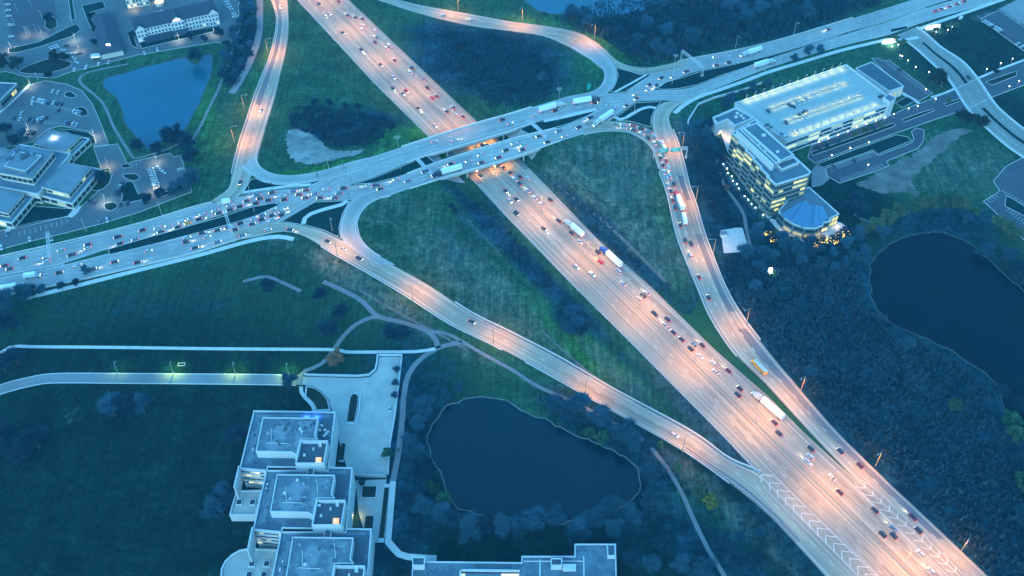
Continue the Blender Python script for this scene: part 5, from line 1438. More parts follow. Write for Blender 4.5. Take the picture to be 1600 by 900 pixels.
def nth(i): return str(i) + ("th" if 10 <= i % 100 <= 20 else {1: "st", 2: "nd", 3: "rd"}.get(i % 10, "th"))

WH = 2350.0
med = [508, 553, 600, 652, 708, 846, 918, 1001, 1084, 1179, 1289, 1410]
for i, x in enumerate(med):
    t = float(hway_t(*gp(x, 2.5 + (x - 509) * 0.9817)[:2])); p = H0 + HU * t
    lab = "two armed lamp post on the highway barrier, %s %s the bridges" % (nth(5 - i) if i < 5 else nth(i - 4), "above" if i < 5 else "below")
    lamp('double', (p[0], p[1], 0.9), 16.0, 2.6, math.atan2(HN[1], HN[0]), lab, "lamp posts along the highway barrier", (WH * (1.0 if i < 5 else 1.1 + 0.05 * (i - 5)), SODIUM, 160))
def facing(p, q): return math.atan2(q[1] - p[1], q[0] - p[0])
def along_ramp(key, pts, side_f, where, group, w):
    rb = ramps[key][0]
    for i, (x, y) in enumerate(pts):
        p = on(x, y, land)
        f, u, _ = rb.near(p[0], p[1])
        q = rb.at(0.5, u)
        lamp('ramp', p, 13.0, 3.4, facing(p, q), "tall lamp post beside %s, %s from the bridges" % (where, nth(i + 1)), group, (w, SODIUM, 158))
along_ramp("se", [(1066, 231), (1087, 315), (1114, 398), (1166, 506), (1251, 611), (1368, 728), (1501, 862)], 1, "the exit ramp", "lamp posts beside the exit ramp", 1500.0)
along_ramp("sw", [(527, 399), (645, 469), (771, 536), (914, 618), (1066, 706)], 1, "the entry ramp", "lamp posts beside the entry ramp", 1450.0)
along_ramp("nw", [(366, 222), (382, 172), (419, 84), (424, 6)], 0, "the far left ramp", "lamp posts beside the far left ramp", 2000.0)
along_ramp("ne", [(929, 60), (816, 33), (716, 17)], 0, "the far right ramp", "lamp posts beside the far right ramp", 1900.0)
for i, (x, y, h) in enumerate([(397.5, 330, 26), (625.6, 264, 26), (872, 188, 26), (1050, 131, 24)]):
    lamp('mast', on(x, y), h, 0, 0, "tall unlit mast, %s from the left along the cross road median" % nth(i + 1), "tall masts along the cross road", cat="light mast", name="light_mast")
for x, y, lab in [(1149, 75, "thin lamp post above the right road beside the sign truss"), (1240, 54, "thin lamp post above the right road near the turn"), (514, 266, "thin lamp post at the corner of the far bridge road"), (269, 400, "thin lamp post below the long left median"), (590, 310, "thin lamp post at the top of the near left loop"), (1195, 111, "thin lamp post beside the tanker truck on the right road"), (135, 361, "thin lamp post beside the left road and the lower lot"), (253, 336, "thin lamp post between left road and white parked cars"), (519, 360, "bent lamp post inside the near left triangle"), (991, 175, "thin lamp post in the triangle by the exit ramp")]:
    lamp('single', on(x, y), 11.0, 2.4, R(-60), lab, "unlit lamp posts along the cross road")
for i, (x, y) in enumerate([(184.5, 583), (271, 583), (368, 584), (451, 586)]):
    lamp('single', on(x, y, land), 7.5, 0.9, R(90), "small lamp post beside the campus drive, %s from the left edge" % nth(i + 1), "lamp posts beside the campus drive", (260.0 if i == 0 else 800.0, (0.55, 1.0, 0.12), 150))
# lamps of the garage deck
gi = 0
for a, b_, n, h in (((1159, 158), (1318, 104), 12, 4.4), ((1200, 168), (1322, 127), 9, 4.2), ((1225, 188), (1345, 147), 9, 4.2), ((1238, 214), (1376, 164.5), 11, 4.2)):
    for i in range(n):
        s = (i + .5) / n; x, y = a[0] + (b_[0] - a[0]) * s, a[1] + (b_[1] - a[1]) * s
        row = ["far edge", "far ramp wall", "near ramp wall", "near edge"][[(1159, 158), (1200, 168), (1225, 188), (1238, 214)].index(a)]
        p = gp(x, y, GZ)
        lamp('flood', p, h, 0.5, R(-70) if row != "near edge" else R(110), "deck lamp on the %s of the garage roof, %s from the tower" % (row, nth(i + 1)), "lamps on the garage roof", (120.0, (1.0, 0.88, 0.22), 128), cat="deck lamp", name="deck_lamp")
gl = [(1278, 227), (1293, 222), (1308, 216), (1323, 211), (1337, 204), (1352, 199), (1367, 194), (1381, 189), (1395, 184), (1418, 175), (1432, 171), (1298, 248), (1327, 237), (1356, 228), (1355, 263), (1405, 92), (1417, 100), (1429, 110), (1392, 78), (1408, 93), (1450, 118), (1454, 128), (1470, 135), (1445, 145), (1460, 160), (1540, 113), (1562, 104), (1580, 97), (1590, 132), (1575, 140), (1461, 55), (1479, 52), (1486, 47), (1402, 75)]
for i, (x, y) in enumerate(gl):
    lamp('globe', on(x, y, land), 3.6, 0, 0, "small white globe lamp near the garage, %s from the left in its row" % nth(sorted(g[0] for g in gl).index(x) + 1), "small globe lamps around the garage and drive", cat="globe lamp", name="globe_lamp").scale = (0.7, 0.7, 0.8)
for i, (x, y) in enumerate([(1130, 258), (1136, 265), (1137, 272), (1143, 277), (1145, 284), (1151, 289), (1154, 296), (1163, 308), (1169, 314), (1174, 320), (1180, 326), (1192, 337)]):
    lamp('globe', on(x, y, land), 1.2, 0, 0, "low path light below the tower front, %s from the top" % nth(i + 1), "row of path lights below the tower", (60.0, (0.9, 0.95, 1.0), 160), cat="path light", name="path_light").scale = (0.6, 0.6, 0.6)
# lamps of the upper left lots
ul = [(18, 76), (118, 62), (27, 17), (50, 12), (42, 53), (46, 52), (57, 49), (66, 28), (65, 52), (124, 78), (80, 214), (48, 133), (60, 125), (45, 203), (148, 213), (169, 258), (165, 314), (245, 252), (244, 296), (335, 52), (280, 62), (210, 14), (248, 4), (300, 2), (20, 1), (113, 38), (24, 40)]
for i, (x, y) in enumerate(ul):
    lamp('single', on(x, y, land), 6.5, 0.8, R(-90), "lot lamp at the upper left, %s of its kind from the left edge" % nth(sorted(u[0] for u in ul).index(x) + 1), "lamps of the upper left lots", (380.0, (0.95, 0.92, 0.72) if i % 3 else (1.0, 0.72, 0.4), 140) if i in (0, 1, 4, 8, 9, 10, 11, 13, 14, 15, 16, 17, 18, 19, 20, 21, 22) else None, cat="lot lamp", name="lot_lamp")
# lamps fixed under and beside the bridges
for root, pts in ((far_bridge, [(742, 222), (766, 214)]), (near_bridge, [(745, 268), (772, 259), (792, 252), (700, 262)])):
    for x, y in pts:
        p = gp(x, y, 4.6)
        b = MB(); b.box((0, 0, 0), (1.0, 0.5, 0.3)); o = b.build("under_light", M['sodium'], root)
        o.location = (p[0] - root.location.x, p[1] - root.location.y, 4.9)
        spot(root, (p[0] - root.location.x, p[1] - root.location.y, 4.6), 330.0, (1.0, 0.40, 0.06), 160)
# lights at the tower front and the fan terrace
for root, z, pts in ((tower, 3.2, [(1166, 262), (1184, 294), (1200, 322)]), (fan, 3.4, [(1222, 358), (1240, 369), (1256, 374), (1275, 374), (1291, 367), (1310, 348)]), (ent, 6.0, [(1142, 212), (1128, 205)])):
    for x, y in pts:
        p = gp(x, y, z)
        spot(root, (p[0] - root.location.x, p[1] - root.location.y, z), 85.0 if root is fan else 190.0, (1.0, 0.62, 0.30), 160)
# blue floodlight on the first campus roof, yellow door light below it

def wall_light(name, p, label, m, watts, col, size=(0.7, 0.4, 0.4)):
    root = empty(name, p, label=label, cat="lamp")
    b = MB(); b.box((0, 0, 0), size); b.build("housing", M['pole'], root)
    b = MB(); b.box((0, 0, -size[2] * .5 - .06), (size[0] * .8, size[1] * .8, 0.1)); b.build("lens", m, root)
    spot(root, (0, 0, -size[2] * .5 - .3), watts, col, 165)
for x, lab in ((478, "left"), (494, "right")):
    p = gp(x, 649, CZ + 2.2); wall_light("floodlight", p, "%s of two blue floodlights on the first campus roof edge" % lab, M['blue_lamp'], 260.0, (0.04, 0.16, 1.0))
p = gp(551, 803, 4.2); wall_light("door_lamp", p, "yellow door lamp on the white campus wall by the lower terrace", M['warm_lens'], 200.0, (1.0, 0.86, 0.15))
p = gp(82, 210, 12.0); wall_light("floodlight", p, "bright white floodlight above the office pavilion roof", M['white_lens'], 300.0, (0.85, 0.95, 1.0), (1.2, 0.8, 0.6))
# ------------------------------------------------------------------ sign trusses and signs
M['truss'] = plain("truss_aluminium", (0.52, 0.53, 0.54), 0.5, metal=0.3, var=0.08)
M['sign_green'] = plain("highway_sign_green", (0.0, 0.20, 0.16), 0.5, var=0.08, emit=((0.0, 0.5, 0.42), 0.02))
M['sign_white'] = plain("sign_lettering", (0.75, 0.76, 0.74), 0.5, var=0.05)
def truss(a, b_, h, label, signs=0, depth=1.4):
    """overhead sign truss standing on posts at plan points a and b"""
    a, b_ = np.asarray(a, float), np.asarray(b_, float)
    c = (a + b_) / 2; d = b_ - a; L = float(np.linalg.norm(d))
    root = empty("sign_truss", (c[0], c[1], float(mound(*c))), math.atan2(d[1], d[0]), label=label, cat="sign truss")
    b = MB()
    for y in (-depth / 2, depth / 2):
        for z in (h, h + depth): b.tube((-L / 2, y, z), (L / 2, y, z), 0.13, n=6)
    b.build("chords", M['truss'], root)
    n = max(4, int(L / 2)); b = MB()
    for i in range(n + 1):
        x = -L / 2 + L * i / n
        for y in (-depth / 2, depth / 2): b.tube((x, y, h), (x, y, h + depth), 0.07, n=4)
        for z in (h, h + depth): b.tube((x, -depth / 2, z), (x, depth / 2, z), 0.07, n=4)
        if i < n:
            x2 = x + L / n
            for y in (-depth / 2, depth / 2): b.tube((x, y, h), (x2, y, h + depth), 0.06, n=4)
            b.tube((x, -depth / 2, h + depth), (x2, depth / 2, h + depth), 0.06, n=4)
    b.build("lattice", M['truss'], root)
    for s in (-1, 1):
        b = MB()
        for y in (-depth / 2, depth / 2): b.tube((s * (L / 2 - .2), y * 1.3, -0.5), (s * (L / 2 - .2), y, h), 0.2, 0.16, n=8)
        b.box((s * (L / 2 - .2), 0, 0.2), (0.9, 2.6, 0.5))
        b.build("post", M['truss'], root)
    for k in range(signs):
        x = L * (-0.22 + 0.36 * k)
        b = MB(); b.box((x, -depth / 2 - 0.35, h + 0.9), (6.0, 0.16, 3.4)); o = b.build("sign_panel", M['sign_green'], root)
        b = MB()
        for r, (w, off) in enumerate(((4.4, 0.0), (3.2, -0.5), (4.0, 0.2))):
            xx = x - w / 2 + off
            while xx < x + w / 2 + off:
                ww = random.uniform(.25, .45); b.box((xx, -depth / 2 - 0.45, h + 1.95 - r * 1.05), (ww, 0.04, 0.55)); xx += ww + .22
        b.build("lettering", M['sign_white'], o)
    return root
truss(on(1064, 92)[:2], on(1097, 119)[:2], 6.5, "overhead truss across the right road near its median")
truss(on(80, 376)[:2], on(83, 416)[:2], 6.5, "overhead truss across the left road, nearest the left edge")
truss(on(351, 333)[:2], on(366, 377)[:2], 6.5, "overhead truss across the left road, nearest the bridges")
truss(on(1020, 248)[:2], on(1072, 247)[:2], 7.0, "truss with two green signs over the exit ramp", signs=2)
def sign_board(px, py, w, h, post, rz, m, label, cat="sign"):
    p = on(px, py, land)
    root = empty("road_sign", p, rz, label=label, cat=cat)
    b = MB(); [b.tube((s * w * .3, 0, 0), (s * w * .3, 0, post + h * .9), 0.08, n=6) for s in (-1, 1)]; b.build("post", M['pole'], root)
    b = MB(); b.box((0, -0.12, post + h / 2), (w, 0.12, h)); o = b.build("panel", m, root)
    return root, o
M['board'] = plain("white_board", (0.62, 0.63, 0.62), 0.6, var=0.05)
sign_board(919.5, 142, 3.4, 4.6, 1.5, R(35), M['sign_green'], "upright green road sign beside the far right loop")
sign_board(1500, 31, 3.6, 2.6, 0.8, R(20), M['board'], "small pale board beside the upper right sidewalk")
def monument(px, py, rz, label):
    """a row of lit upright slabs with spot lamps at a road corner"""
    p = on(px, py, land)
    root = empty("monument_sign", p, rz, label=label, cat="monument sign")
    b = MB(); b.box((0, 0, 0.4), (13, 2.0, 0.8)); b.build("plinth", M['kerb'], root)
    for i in range(6):
        b = MB(); b.box((-5 + 2.0 * i, 0, 1.9), (1.3, 0.5, 2.3)); b.build("slab", M['white_glow'], root)
    spot(root, (0, -3, 4.5), 900.0, (0.9, 0.95, 1.0), 150)
    return root
monument(1457, 45, R(16), "row of glowing white slabs above the right hand turn")
monument(1389, 67, R(16), "row of glowing white slabs below the right hand turn")
p = on(1203, 425, land)
kiosk = empty("lit_marker", p, 0.2, label="brightly lit white and green marker box in the dark brush", cat="marker")
b = MB(); b.box((0, 0, 1.6), (1.8, 1.2, 3.0)); b.build("cabinet", M['white_glow'], kiosk); b = MB(); b.box((0, 0, 0.1), (3.0, 2.4, 0.2)); b.build("base", M['kerb'], kiosk)
spot(kiosk, (0, -1.4, 2.6), 500.0, (0.8, 1.0, 0.25), 170)
# lit bench-like steel frame on the lawn
fr = empty("lawn_frame", on(284, 570, land), 0.05, label="small pale rectangular frame on the lawn beside the lamps", cat="frame")
b = MB()
for q in (((-1.8, 0, .5), (3.6, .25, .3)), ((1.8, 0, .5), (.25, 2.2, .3))): pass
b.box((0, -1.0, .4), (3.8, .3, .4)); b.box((0, 1.0, .4), (3.8, .3, .4)); b.build("rails", M['pole'], fr)
b = MB(); b.box((-1.8, 0, .4), (.3, 1.7, .38)); b.box((1.8, 0, .4), (.3, 1.7, .38)); b.build("ends", M['pole'], fr)
# signal posts at the crossovers
sig_ = [(495, 275), (537, 265), (541, 270), (549, 286), (546, 311), (455, 331), (497, 280), (426, 294), (429, 319), (560, 297), (934, 160), (943, 168), (950, 171), (993, 160), (978, 146), (1011, 113), (960, 201), (907, 188), (333, 319), (338, 323)]
for i, (x, y) in enumerate(sig_):
    r = lamp('globe', on(x, y), 0.1, 0, 0, "signal post at a cross road junction, %s from the left" % nth(sorted(s[0] for s in sig_).index(x) + 1), "signal posts at the cross road junctions", cat="signal post", name="signal_post")
    for ch in list(r.children): bpy.data.objects.remove(ch)
    if 'sig_me' not in globals():
        b = MB(); b.tube((0, 0, 0), (0, 0, 5), .14, .1); sig_me = b.mesh("pole", M['tar']); b = MB(); b.box((0, -.3, 4.6), (.5, .4, 1.3)); sig_hd = b.mesh("signal_head", M['tar'])
    link("pole", sig_me, r); link("signal_head", sig_hd, r)
# ------------------------------------------------------------------ vehicles
def paintmat(name, col, rough=0.35):
    return plain("car_paint_" + name, col, rough, metal=0.0, var=0.04, scale=0.5)
CP = {'w': ("white", (0.46, 0.46, 0.46)), 's': ("silver", (0.45, 0.47, 0.50)), 'g': ("grey blue", (0.13, 0.20, 0.27)), 'd': ("dark navy", (0.028, 0.034, 0.055)), 'r': ("red", (0.42, 0.02, 0.03)), 'm': ("maroon", (0.085, 0.02, 0.045)), 'y': ("yellow", (0.95, 0.34, 0.0)), 'o': ("orange", (0.7, 0.2, 0.03)), 'b': ("blue", (0.03, 0.08, 0.30))}
CM = {k: paintmat(v[0].replace(' ', '_'), v[1]) for k, v in CP.items()}
M['tyre'] = plain("tyre_rubber", (0.02, 0.02, 0.02), 0.9, var=0.1)
M['car_glass'] = plain("car_glass", (0.015, 0.02, 0.03), 0.1, var=0.1)
M['head'] = plain("headlight_lens", (0.9, 0.9, 0.85), 0.3, var=0.02, emit=((1.0, 0.93, 0.76), 1.0))
M['tail'] = plain("taillight_lens", (0.6, 0.02, 0.02), 0.3, var=0.02, emit=((1.0, 0.05, 0.03), 0.7))
M['trailer'] = plain("trailer_skin", (0.66, 0.68, 0.70), 0.5, var=0.05)
# lengthways profile of body and glasshouse: (x, z) from nose to tail
SH = {
    'sedan': (4.9, 1.86, [(2.42, .55), (2.3, .78), (1.05, .98), (-1.75, 1.02), (-2.4, .92), (-2.45, .5)], [(1.05, .97), (.35, 1.42), (-.95, 1.45), (-1.75, 1.01)]),
    'suv': (4.9, 1.98, [(2.42, .6), (2.35, 1.0), (1.2, 1.12), (-2.35, 1.15), (-2.45, .6)], [(1.2, 1.1), (.6, 1.72), (-2.0, 1.76), (-2.36, 1.12)]),
    'pickup': (5.7, 2.02, [(2.82, .62), (2.75, 1.02), (1.5, 1.14), (-2.8, 1.12), (-2.85, .6)], [(1.5, 1.1), (.95, 1.78), (-.5, 1.8), (-.75, 1.1)]),
    'van': (5.6, 2.1, [(2.75, .6), (2.7, 1.1), (2.1, 1.3), (-2.72, 1.35), (-2.78, .6)], [(2.1, 1.28), (1.4, 2.25), (-2.7, 2.3), (-2.74, 1.3)]),
}
def body_mb(kind, mi=0):
    L, W, prof, cab = SH[kind]
    b = MB(); n = len(prof); hw_ = W / 2
    low = [(p[0], 0.32) for p in (prof[0], prof[-1])]
    ring = [low[0]] + prof + [low[1]]
    k = len(ring)
    V = [(x, s * hw_ * (0.90 if i in (1, 2, k - 2, k - 3) else 1.0), z) for s in (-1, 1) for i, (x, z) in enumerate(ring)]
    Fs = [(i, (i + 1) % k, k + (i + 1) % k, k + i) for i in range(k)] + [tuple(range(k - 1, -1, -1)), tuple(range(k, 2 * k))]
    b.add(V, Fs, mi)
    return b
def cab_mb(kind, mi_g=0, mi_r=1):
    L, W, prof, cab = SH[kind]
    b = MB(); hw0, hw1 = W / 2 * 0.93, W / 2 * 0.74
    V = [(x, s * (hw0 if i in (0, 3) else hw1), z) for s in (-1, 1) for i, (x, z) in enumerate(cab)]
    b.add(V, [(0, 1, 5, 4), (2, 3, 7, 6), (3, 2, 1, 0), (4, 5, 6, 7)], mi_g)
    (x1, z1), (x2, z2) = cab[1], cab[2]
    b.add([(x1 + .05, -hw1 * 1.02, z1), (x1 + .05, hw1 * 1.02, z1), (x2 - .05, hw1 * 1.02, z2), (x2 - .05, -hw1 * 1.02, z2), (x1, -hw1, z1 - .06), (x1, hw1, z1 - .06), (x2, hw1, z2 - .06), (x2, -hw1, z2 - .06)], [(0, 1, 2, 3), (4, 5, 1, 0), (5, 6, 2, 1), (6, 7, 3, 2), (7, 4, 0, 3)], mi_r)
    return b
def wheel_pos(kind):
    L, W = SH[kind][:2]
    return [(x * L * 0.31, s * (W / 2 - 0.1), 0.34) for x in (1, -1) for s in (-1, 1)]
_wm = MB(); _wm.tube((0, -.12, 0), (0, .12, 0), .34, n=10); WHEEL = _wm.mesh("wheel", M['tyre'])
_b = MB(); _b.box((0, 0, 0), (0.14, 0.42, 0.18)); HEADM = _b.mesh("headlight", M['head'])
_b = MB(); _b.box((0, 0, 0), (0.12, 0.40, 0.20)); TAILM = _b.mesh("taillight", M['tail'])
_cm = {}
def car_meshes(kind, c):
    k = (kind, c)
    if k not in _cm:
        full = body_mb(kind); cb = cab_mb(kind, 1, 0)
        one = MB(); one.add(full.v, full.f, 0)
        for f_, m_ in zip(cb.f, cb.mi): pass
        k0 = len(one.v); one.v += cb.v; one.f += [tuple(i + k0 for i in f) for f in cb.f]; one.mi += cb.mi
        for p in wheel_pos(kind): one.tube((p[0], p[1] - .12, p[2]), (p[0], p[1] + .12, p[2]), .34, n=8, mi=2)
        L, W, prof, _ = SH[kind]
        lit = MB(); lit.v, lit.f, lit.mi = list(one.v), list(one.f), list(one.mi)
        for s in (-1, 1):
            lit.box((prof[0][0] - 0.02, s * W * .34, .68), (.16, .42, .2), mi=3)
            lit.box((prof[-1][0] + 0.02, s * W * .36, .84), (.14, .40, .2), mi=4)
        mats = [CM[c], M['car_glass'], M['tyre'], M['head'], M['tail']]
        _cm[k] = dict(body=full.mesh("body", CM[c]), cab=cab_mb(kind).mesh("windows", [M['car_glass'], CM[c]]), parked=one.mesh("car", mats), lit=lit.mesh("car", mats))
    return _cm[k]
KIND_WORD = {'sedan': "car", 'suv': "suv", 'pickup': "pickup", 'van': "van"}
_beam = {}
def beam(root, L, watts=130.0):
    if 'b' not in _beam:
        d = bpy.data.lights.new("headlight_beam", 'SPOT'); d.energy = watts; d.color = (1.0, 0.90, 0.66); d.spot_size = R(58); d.spot_blend = 0.8; d.shadow_soft_size = 0.25
        _beam['b'] = d
    o = bpy.data.objects.new("headlight_beam", _beam['b']); COL.objects.link(o); o.parent = root
    o.location = (L / 2 + 0.3, 0, 0.9); o.rotation_euler = (0, R(-72), 0)
def car(p, rz, kind, c, label, group, full=True, lit=True, pitch=0.0, lights=False):
    ms = car_meshes(kind, c)
    L, W, prof, _ = SH[kind]
    cat = {'sedan': "car", 'suv': "suv", 'pickup': "pickup", 'van': "van"}[kind]
    if not full:
        o = link({'sedan': "car", 'suv': "suv", 'pickup': "pickup_truck", 'van': "van"}[kind], ms['lit' if lit else 'parked']); o.location = tuple(map(float, p)); o.rotation_euler = (0, -pitch, rz)
        tag(o, label, cat, group); root = o
    else:
        root = empty({'sedan': "car", 'suv': "suv", 'pickup': "pickup_truck", 'van': "van"}[kind], p, rz, label=label, cat=cat, group=group); root.rotation_euler = (0, -pitch, rz)
        link("body", ms['body'], root); link("windows", ms['cab'], root)
        for q in wheel_pos(kind): link("wheel", WHEEL, root).location = q
        for s in (-1, 1):
            link("headlight", HEADM, root).location = (prof[0][0] - 0.02, s * W * .34, .68)
            link("taillight", TAILM, root).location = (prof[-1][0] + 0.02, s * W * .36, .84)
    root.scale = (0.88, 0.88, 0.88)
    if lights: beam(root, L)
    return root
TRK = {}
def truck(p, rz, kind, cab_c, label, group, length):
    """semi trailer truck, tanker, box truck or school bus, front at +x, origin under its middle"""
    name = {'semi': "semi_truck", 'tanker': "tanker_truck", 'box': "box_truck", 'bus': "school_bus"}[kind]
    root = empty(name, p, rz, label=label, cat={'semi': "truck", 'tanker': "tanker", 'box': "truck", 'bus': "bus"}[kind], group=group)
    h = length / 2
    if kind == 'bus':
        b = MB(); b.prism([(-h, -1.2), (h - 1.3, -1.2), (h - 1.3, 1.2), (-h, 1.2)], 0.7, 2.75); b.prism([(h - 1.3, -1.05), (h, -1.0), (h, 1.0), (h - 1.3, 1.05)], 0.7, 1.6); b.build("body", CM['y'], root)
        b = MB(); b.prism([(-h + .1, -1.15), (h - 1.5, -1.15), (h - 1.5, 1.15), (-h + .1, 1.15)], 2.72, 3.05); b.build("roof", CM['w'], root)
        n = 9
        for s in (-1, 1):
            for i in range(n):
                b = MB(); b.box((-h + .9 + i * (length - 3.0) / n, s * 1.2, 2.15), ((length - 3.0) / n * .8, .06, .7)); b.build("window", M['car_glass'], root)
        nose = h
    else:
        cab0 = h - 6.2 if kind != 'box' else h - 2.4
        cx = h - 1.5
        b = MB()
        if kind != 'box':
            b.prism([(cx - .3, -1.1), (h, -0.9), (h, 0.9), (cx - .3, 1.1)], 0.6, [1.9, 1.6, 1.6, 1.9])
            b.prism([(h - 6.0, -1.22), (h - 1.7, -1.22), (h - 1.7, 1.22), (h - 6.0, 1.22)], 0.8, [3.7, 2.7, 2.7, 3.7])
        else:
            b.prism([(h - 2.2, -1.1), (h, -1.05), (h, 1.05), (h - 2.2, 1.1)], 0.6, [2.4, 1.5, 1.5, 2.4])
        b.build("cab", CM[cab_c], root)
        b = MB(); b.box((h - (1.72 if kind != 'box' else .95), 0, 2.25 if kind != 'box' else 2.0), (.12, 2.0, .7)); b.build("windscreen", M['car_glass'], root)
        t1 = h - 6.9 if kind != 'box' else h - 2.4
        b = MB()
        if kind == 'tanker':
            b.tube((-h, 0, 2.3), (-h + 1, 0, 2.3), .7, 1.15, n=14); b.tube((-h + 1, 0, 2.3), (t1, 0, 2.3), 1.15, n=14)
            b.build("tank", M['trailer'], root)
        else:
            b.prism([(-h, -1.28), (t1, -1.28), (t1, 1.28), (-h, 1.28)], 1.15, 4.05 if kind == 'semi' else 3.4); b.build("trailer" if kind == 'semi' else "cargo_box", M['trailer'], root)
        b = MB(); b.box(((-h + h - 1.2) / 2, 0, 0.95), (length - 1.6, 0.9, 0.3)); b.build("chassis", M['tyre'], root)
        nose = h
    xs = {'semi': (h - 1.2, h - 4.8, h - 6.1, -h + 1.2, -h + 2.5), 'tanker': (h - 1.2, h - 4.8, -h + 1.4), 'box': (h - 1.1, -h + 1.5), 'bus': (h - 1.6, -h + 2.6)}[kind]
    for x in xs:
        for s in (-1, 1):
            o = link("wheel", WHEEL, root); o.location = (x, s * 1.08, .5); o.scale = (1.45, 1.9, 1.45)
    for s in (-1, 1):
        link("headlight", HEADM, root).location = (nose, s * .75, .95)
        o = link("taillight", TAILM, root); o.location = (-h, s * .95, 1.1)
    return root

def pick_kind(i):
    return ('sedan', 'suv', 'sedan', 'suv', 'sedan', 'sedan', 'pickup', 'suv')[(i * 5 + 3) % 8]
def convoy(cars, surf, heading, where, group, full, z=0.1, order=None, beam_every=4):
    pts = []
    for cdat in cars:
        x, y, c = cdat[:3]
        p = on(x, y, surf, 0.6); p[2] -= 0.6
        pts.append((p, c, cdat[3] if len(cdat) > 3 else None))
    key = [order(p) for p, _, _ in pts]
    rank = {j: r for r, j in enumerate(sorted(range(len(pts)), key=lambda j: key[j]))}
    for j, (p, c, kd) in enumerate(pts):
        rz = heading(p)
        kind = kd or pick_kind(j)
        d = np.array([math.cos(rz), math.sin(rz)]) * 2.4
        z0, z1 = float(surf(*(p[:2] - d))), float(surf(*(p[:2] + d)))
        pz = (z0 + z1) / 2 + z
        lab = "%s %s %s" % (CP[c][0], KIND_WORD[kind], where.format(nth(rank[j] + 1)))
        car((p[0], p[1], pz), rz, kind, c, lab, group, full, True, math.atan2(z1 - z0, 4.8), lights=(j % beam_every == 1))
HA = math.atan2(HU[1], HU[0])
hk = lambda p: float(hway_t(p[0], p[1]))
convoy([(499, 7, 'd'), (507, 22, 'w'), (515, 21, 'w'), (536, 51, 'd'), (565, 78, 'd'), (595, 101, 'd'), (615, 121, 's'), (614, 138, 'd'), (635, 142, 'r'), (630, 146, 'g'), (654, 169, 'd'), (680, 196, 'w')], flat, lambda p: HA, "on the highway's left half above the bridges, {} from the top", "cars coming down the highway above the bridges", False, 0.06, hk, 3)
convoy([(529, 2, 'm'), (543, 24, 'm'), (555, 27, 'd'), (566, 29, 'd'), (569, 40, 'w'), (566, 46, 's'), (586, 48, 'w'), (589, 59, 'g'), (586, 66, 'm'), (604, 75, 'w'), (610, 71, 's'), (616, 94, 'm'), (644, 106, 'd'), (642, 113, 'w'), (662, 123, 'g'), (668, 137, 'd'), (675, 153, 'r'), (682, 150, 'm'), (708, 168, 'd'), (698, 174, 'd'), (713, 179, 'w'), (723, 182, 'm')], flat, lambda p: HA + math.pi, "on the highway's right half above the bridges, {} from the top", "cars going up the highway above the bridges", False, 0.06, hk, 3)
convoy([(751, 275, 'd'), (790, 298, 'd'), (797, 314, 'w'), (807, 311, 'd'), (807, 333, 'd'), (850, 357, 'd'), (901, 417, 'w'), (925, 428, 's')], flat, lambda p: HA, "on the highway's left half below the bridges, {} from the bridges", "cars coming down the highway below the bridges", True, 0.06, hk, 4)
convoy([(754, 228, 'd'), (762, 227, 'd'), (780, 255, 'm'), (787, 262, 'm'), (797, 270, 'd', 'suv'), (805, 280, 'w'), (812, 287, 'd'), (813, 276, 'd', 'suv'), (824, 278, 's'), (825, 298, 'w'), (836, 309, 's'), (847, 319, 'w'), (860, 312, 'd', 'suv'), (873, 345, 'd', 'suv'), (893, 364, 'd'), (906, 378, 'w'), (934, 394, 'd'), (938, 409, 'r', 'suv'), (966, 424, 'w', 'van'), (974, 443, 'w'), (1005, 462, 'd'), (1011, 458, 'w'), (999, 467, 'w'), (1022.6, 490, 'd'), (1043, 499, 'd'), (1039, 507, 'w'), (1052, 519, 'm'), (1065, 530, 'm'), (1085, 538, 'g'), (1097, 539, 'm'), (1079, 545, 'd'), (1094, 557, 'w'), (1115, 568, 'w'), (1138, 579, 'm'), (1118, 581, 'w'), (1156, 607, 'd'), (1153, 617, 'd'), (1210, 660, 'm'), (1217, 677, 'd'), (1267, 701, 'd', 'suv'), (1266, 713, 's'), (1263, 722, 's', 'pickup'), (1300, 746, 'w'), (1312, 769, 'm'), (1367, 797, 'd', 'suv'), (1396, 826, 'g', 'pickup'), (1379, 835, 'd'), (1396, 837, 'd', 'suv'), (1439, 865, 'w', 'suv'), (1455, 892, 'w', 'suv')], flat, lambda p: HA + math.pi, "on the highway's right half below the bridges, {} from the bridges", "cars going up the highway below the bridges", True, 0.06, hk, 4)
def by(rb, sgn):
    return lambda p: rb.near(p[0], p[1])[2] + (0 if sgn > 0 else math.pi)
def alo(rb, sgn=1): return lambda p: sgn * rb.near(p[0], p[1])[1]
se_r = ramps["se"][0]; seq_r = ramps["seq"][0]
convoy([(974, 195, 'w'), (974, 200.5, 'w'), (989, 196, 'r'), (990, 203, 'm'), (1002, 201, 'd'), (1003, 208.5, 's'), (1014, 206, 'g'), (1013, 216, 'd'), (1024, 214, 'w', 'suv'), (1023, 224, 'w')], mound, by(seq_r, -1), "queueing on the curved ramp end, {} from the near bridge", "cars queueing at the end of the exit ramp", False, 0.2, alo(seq_r), 9)
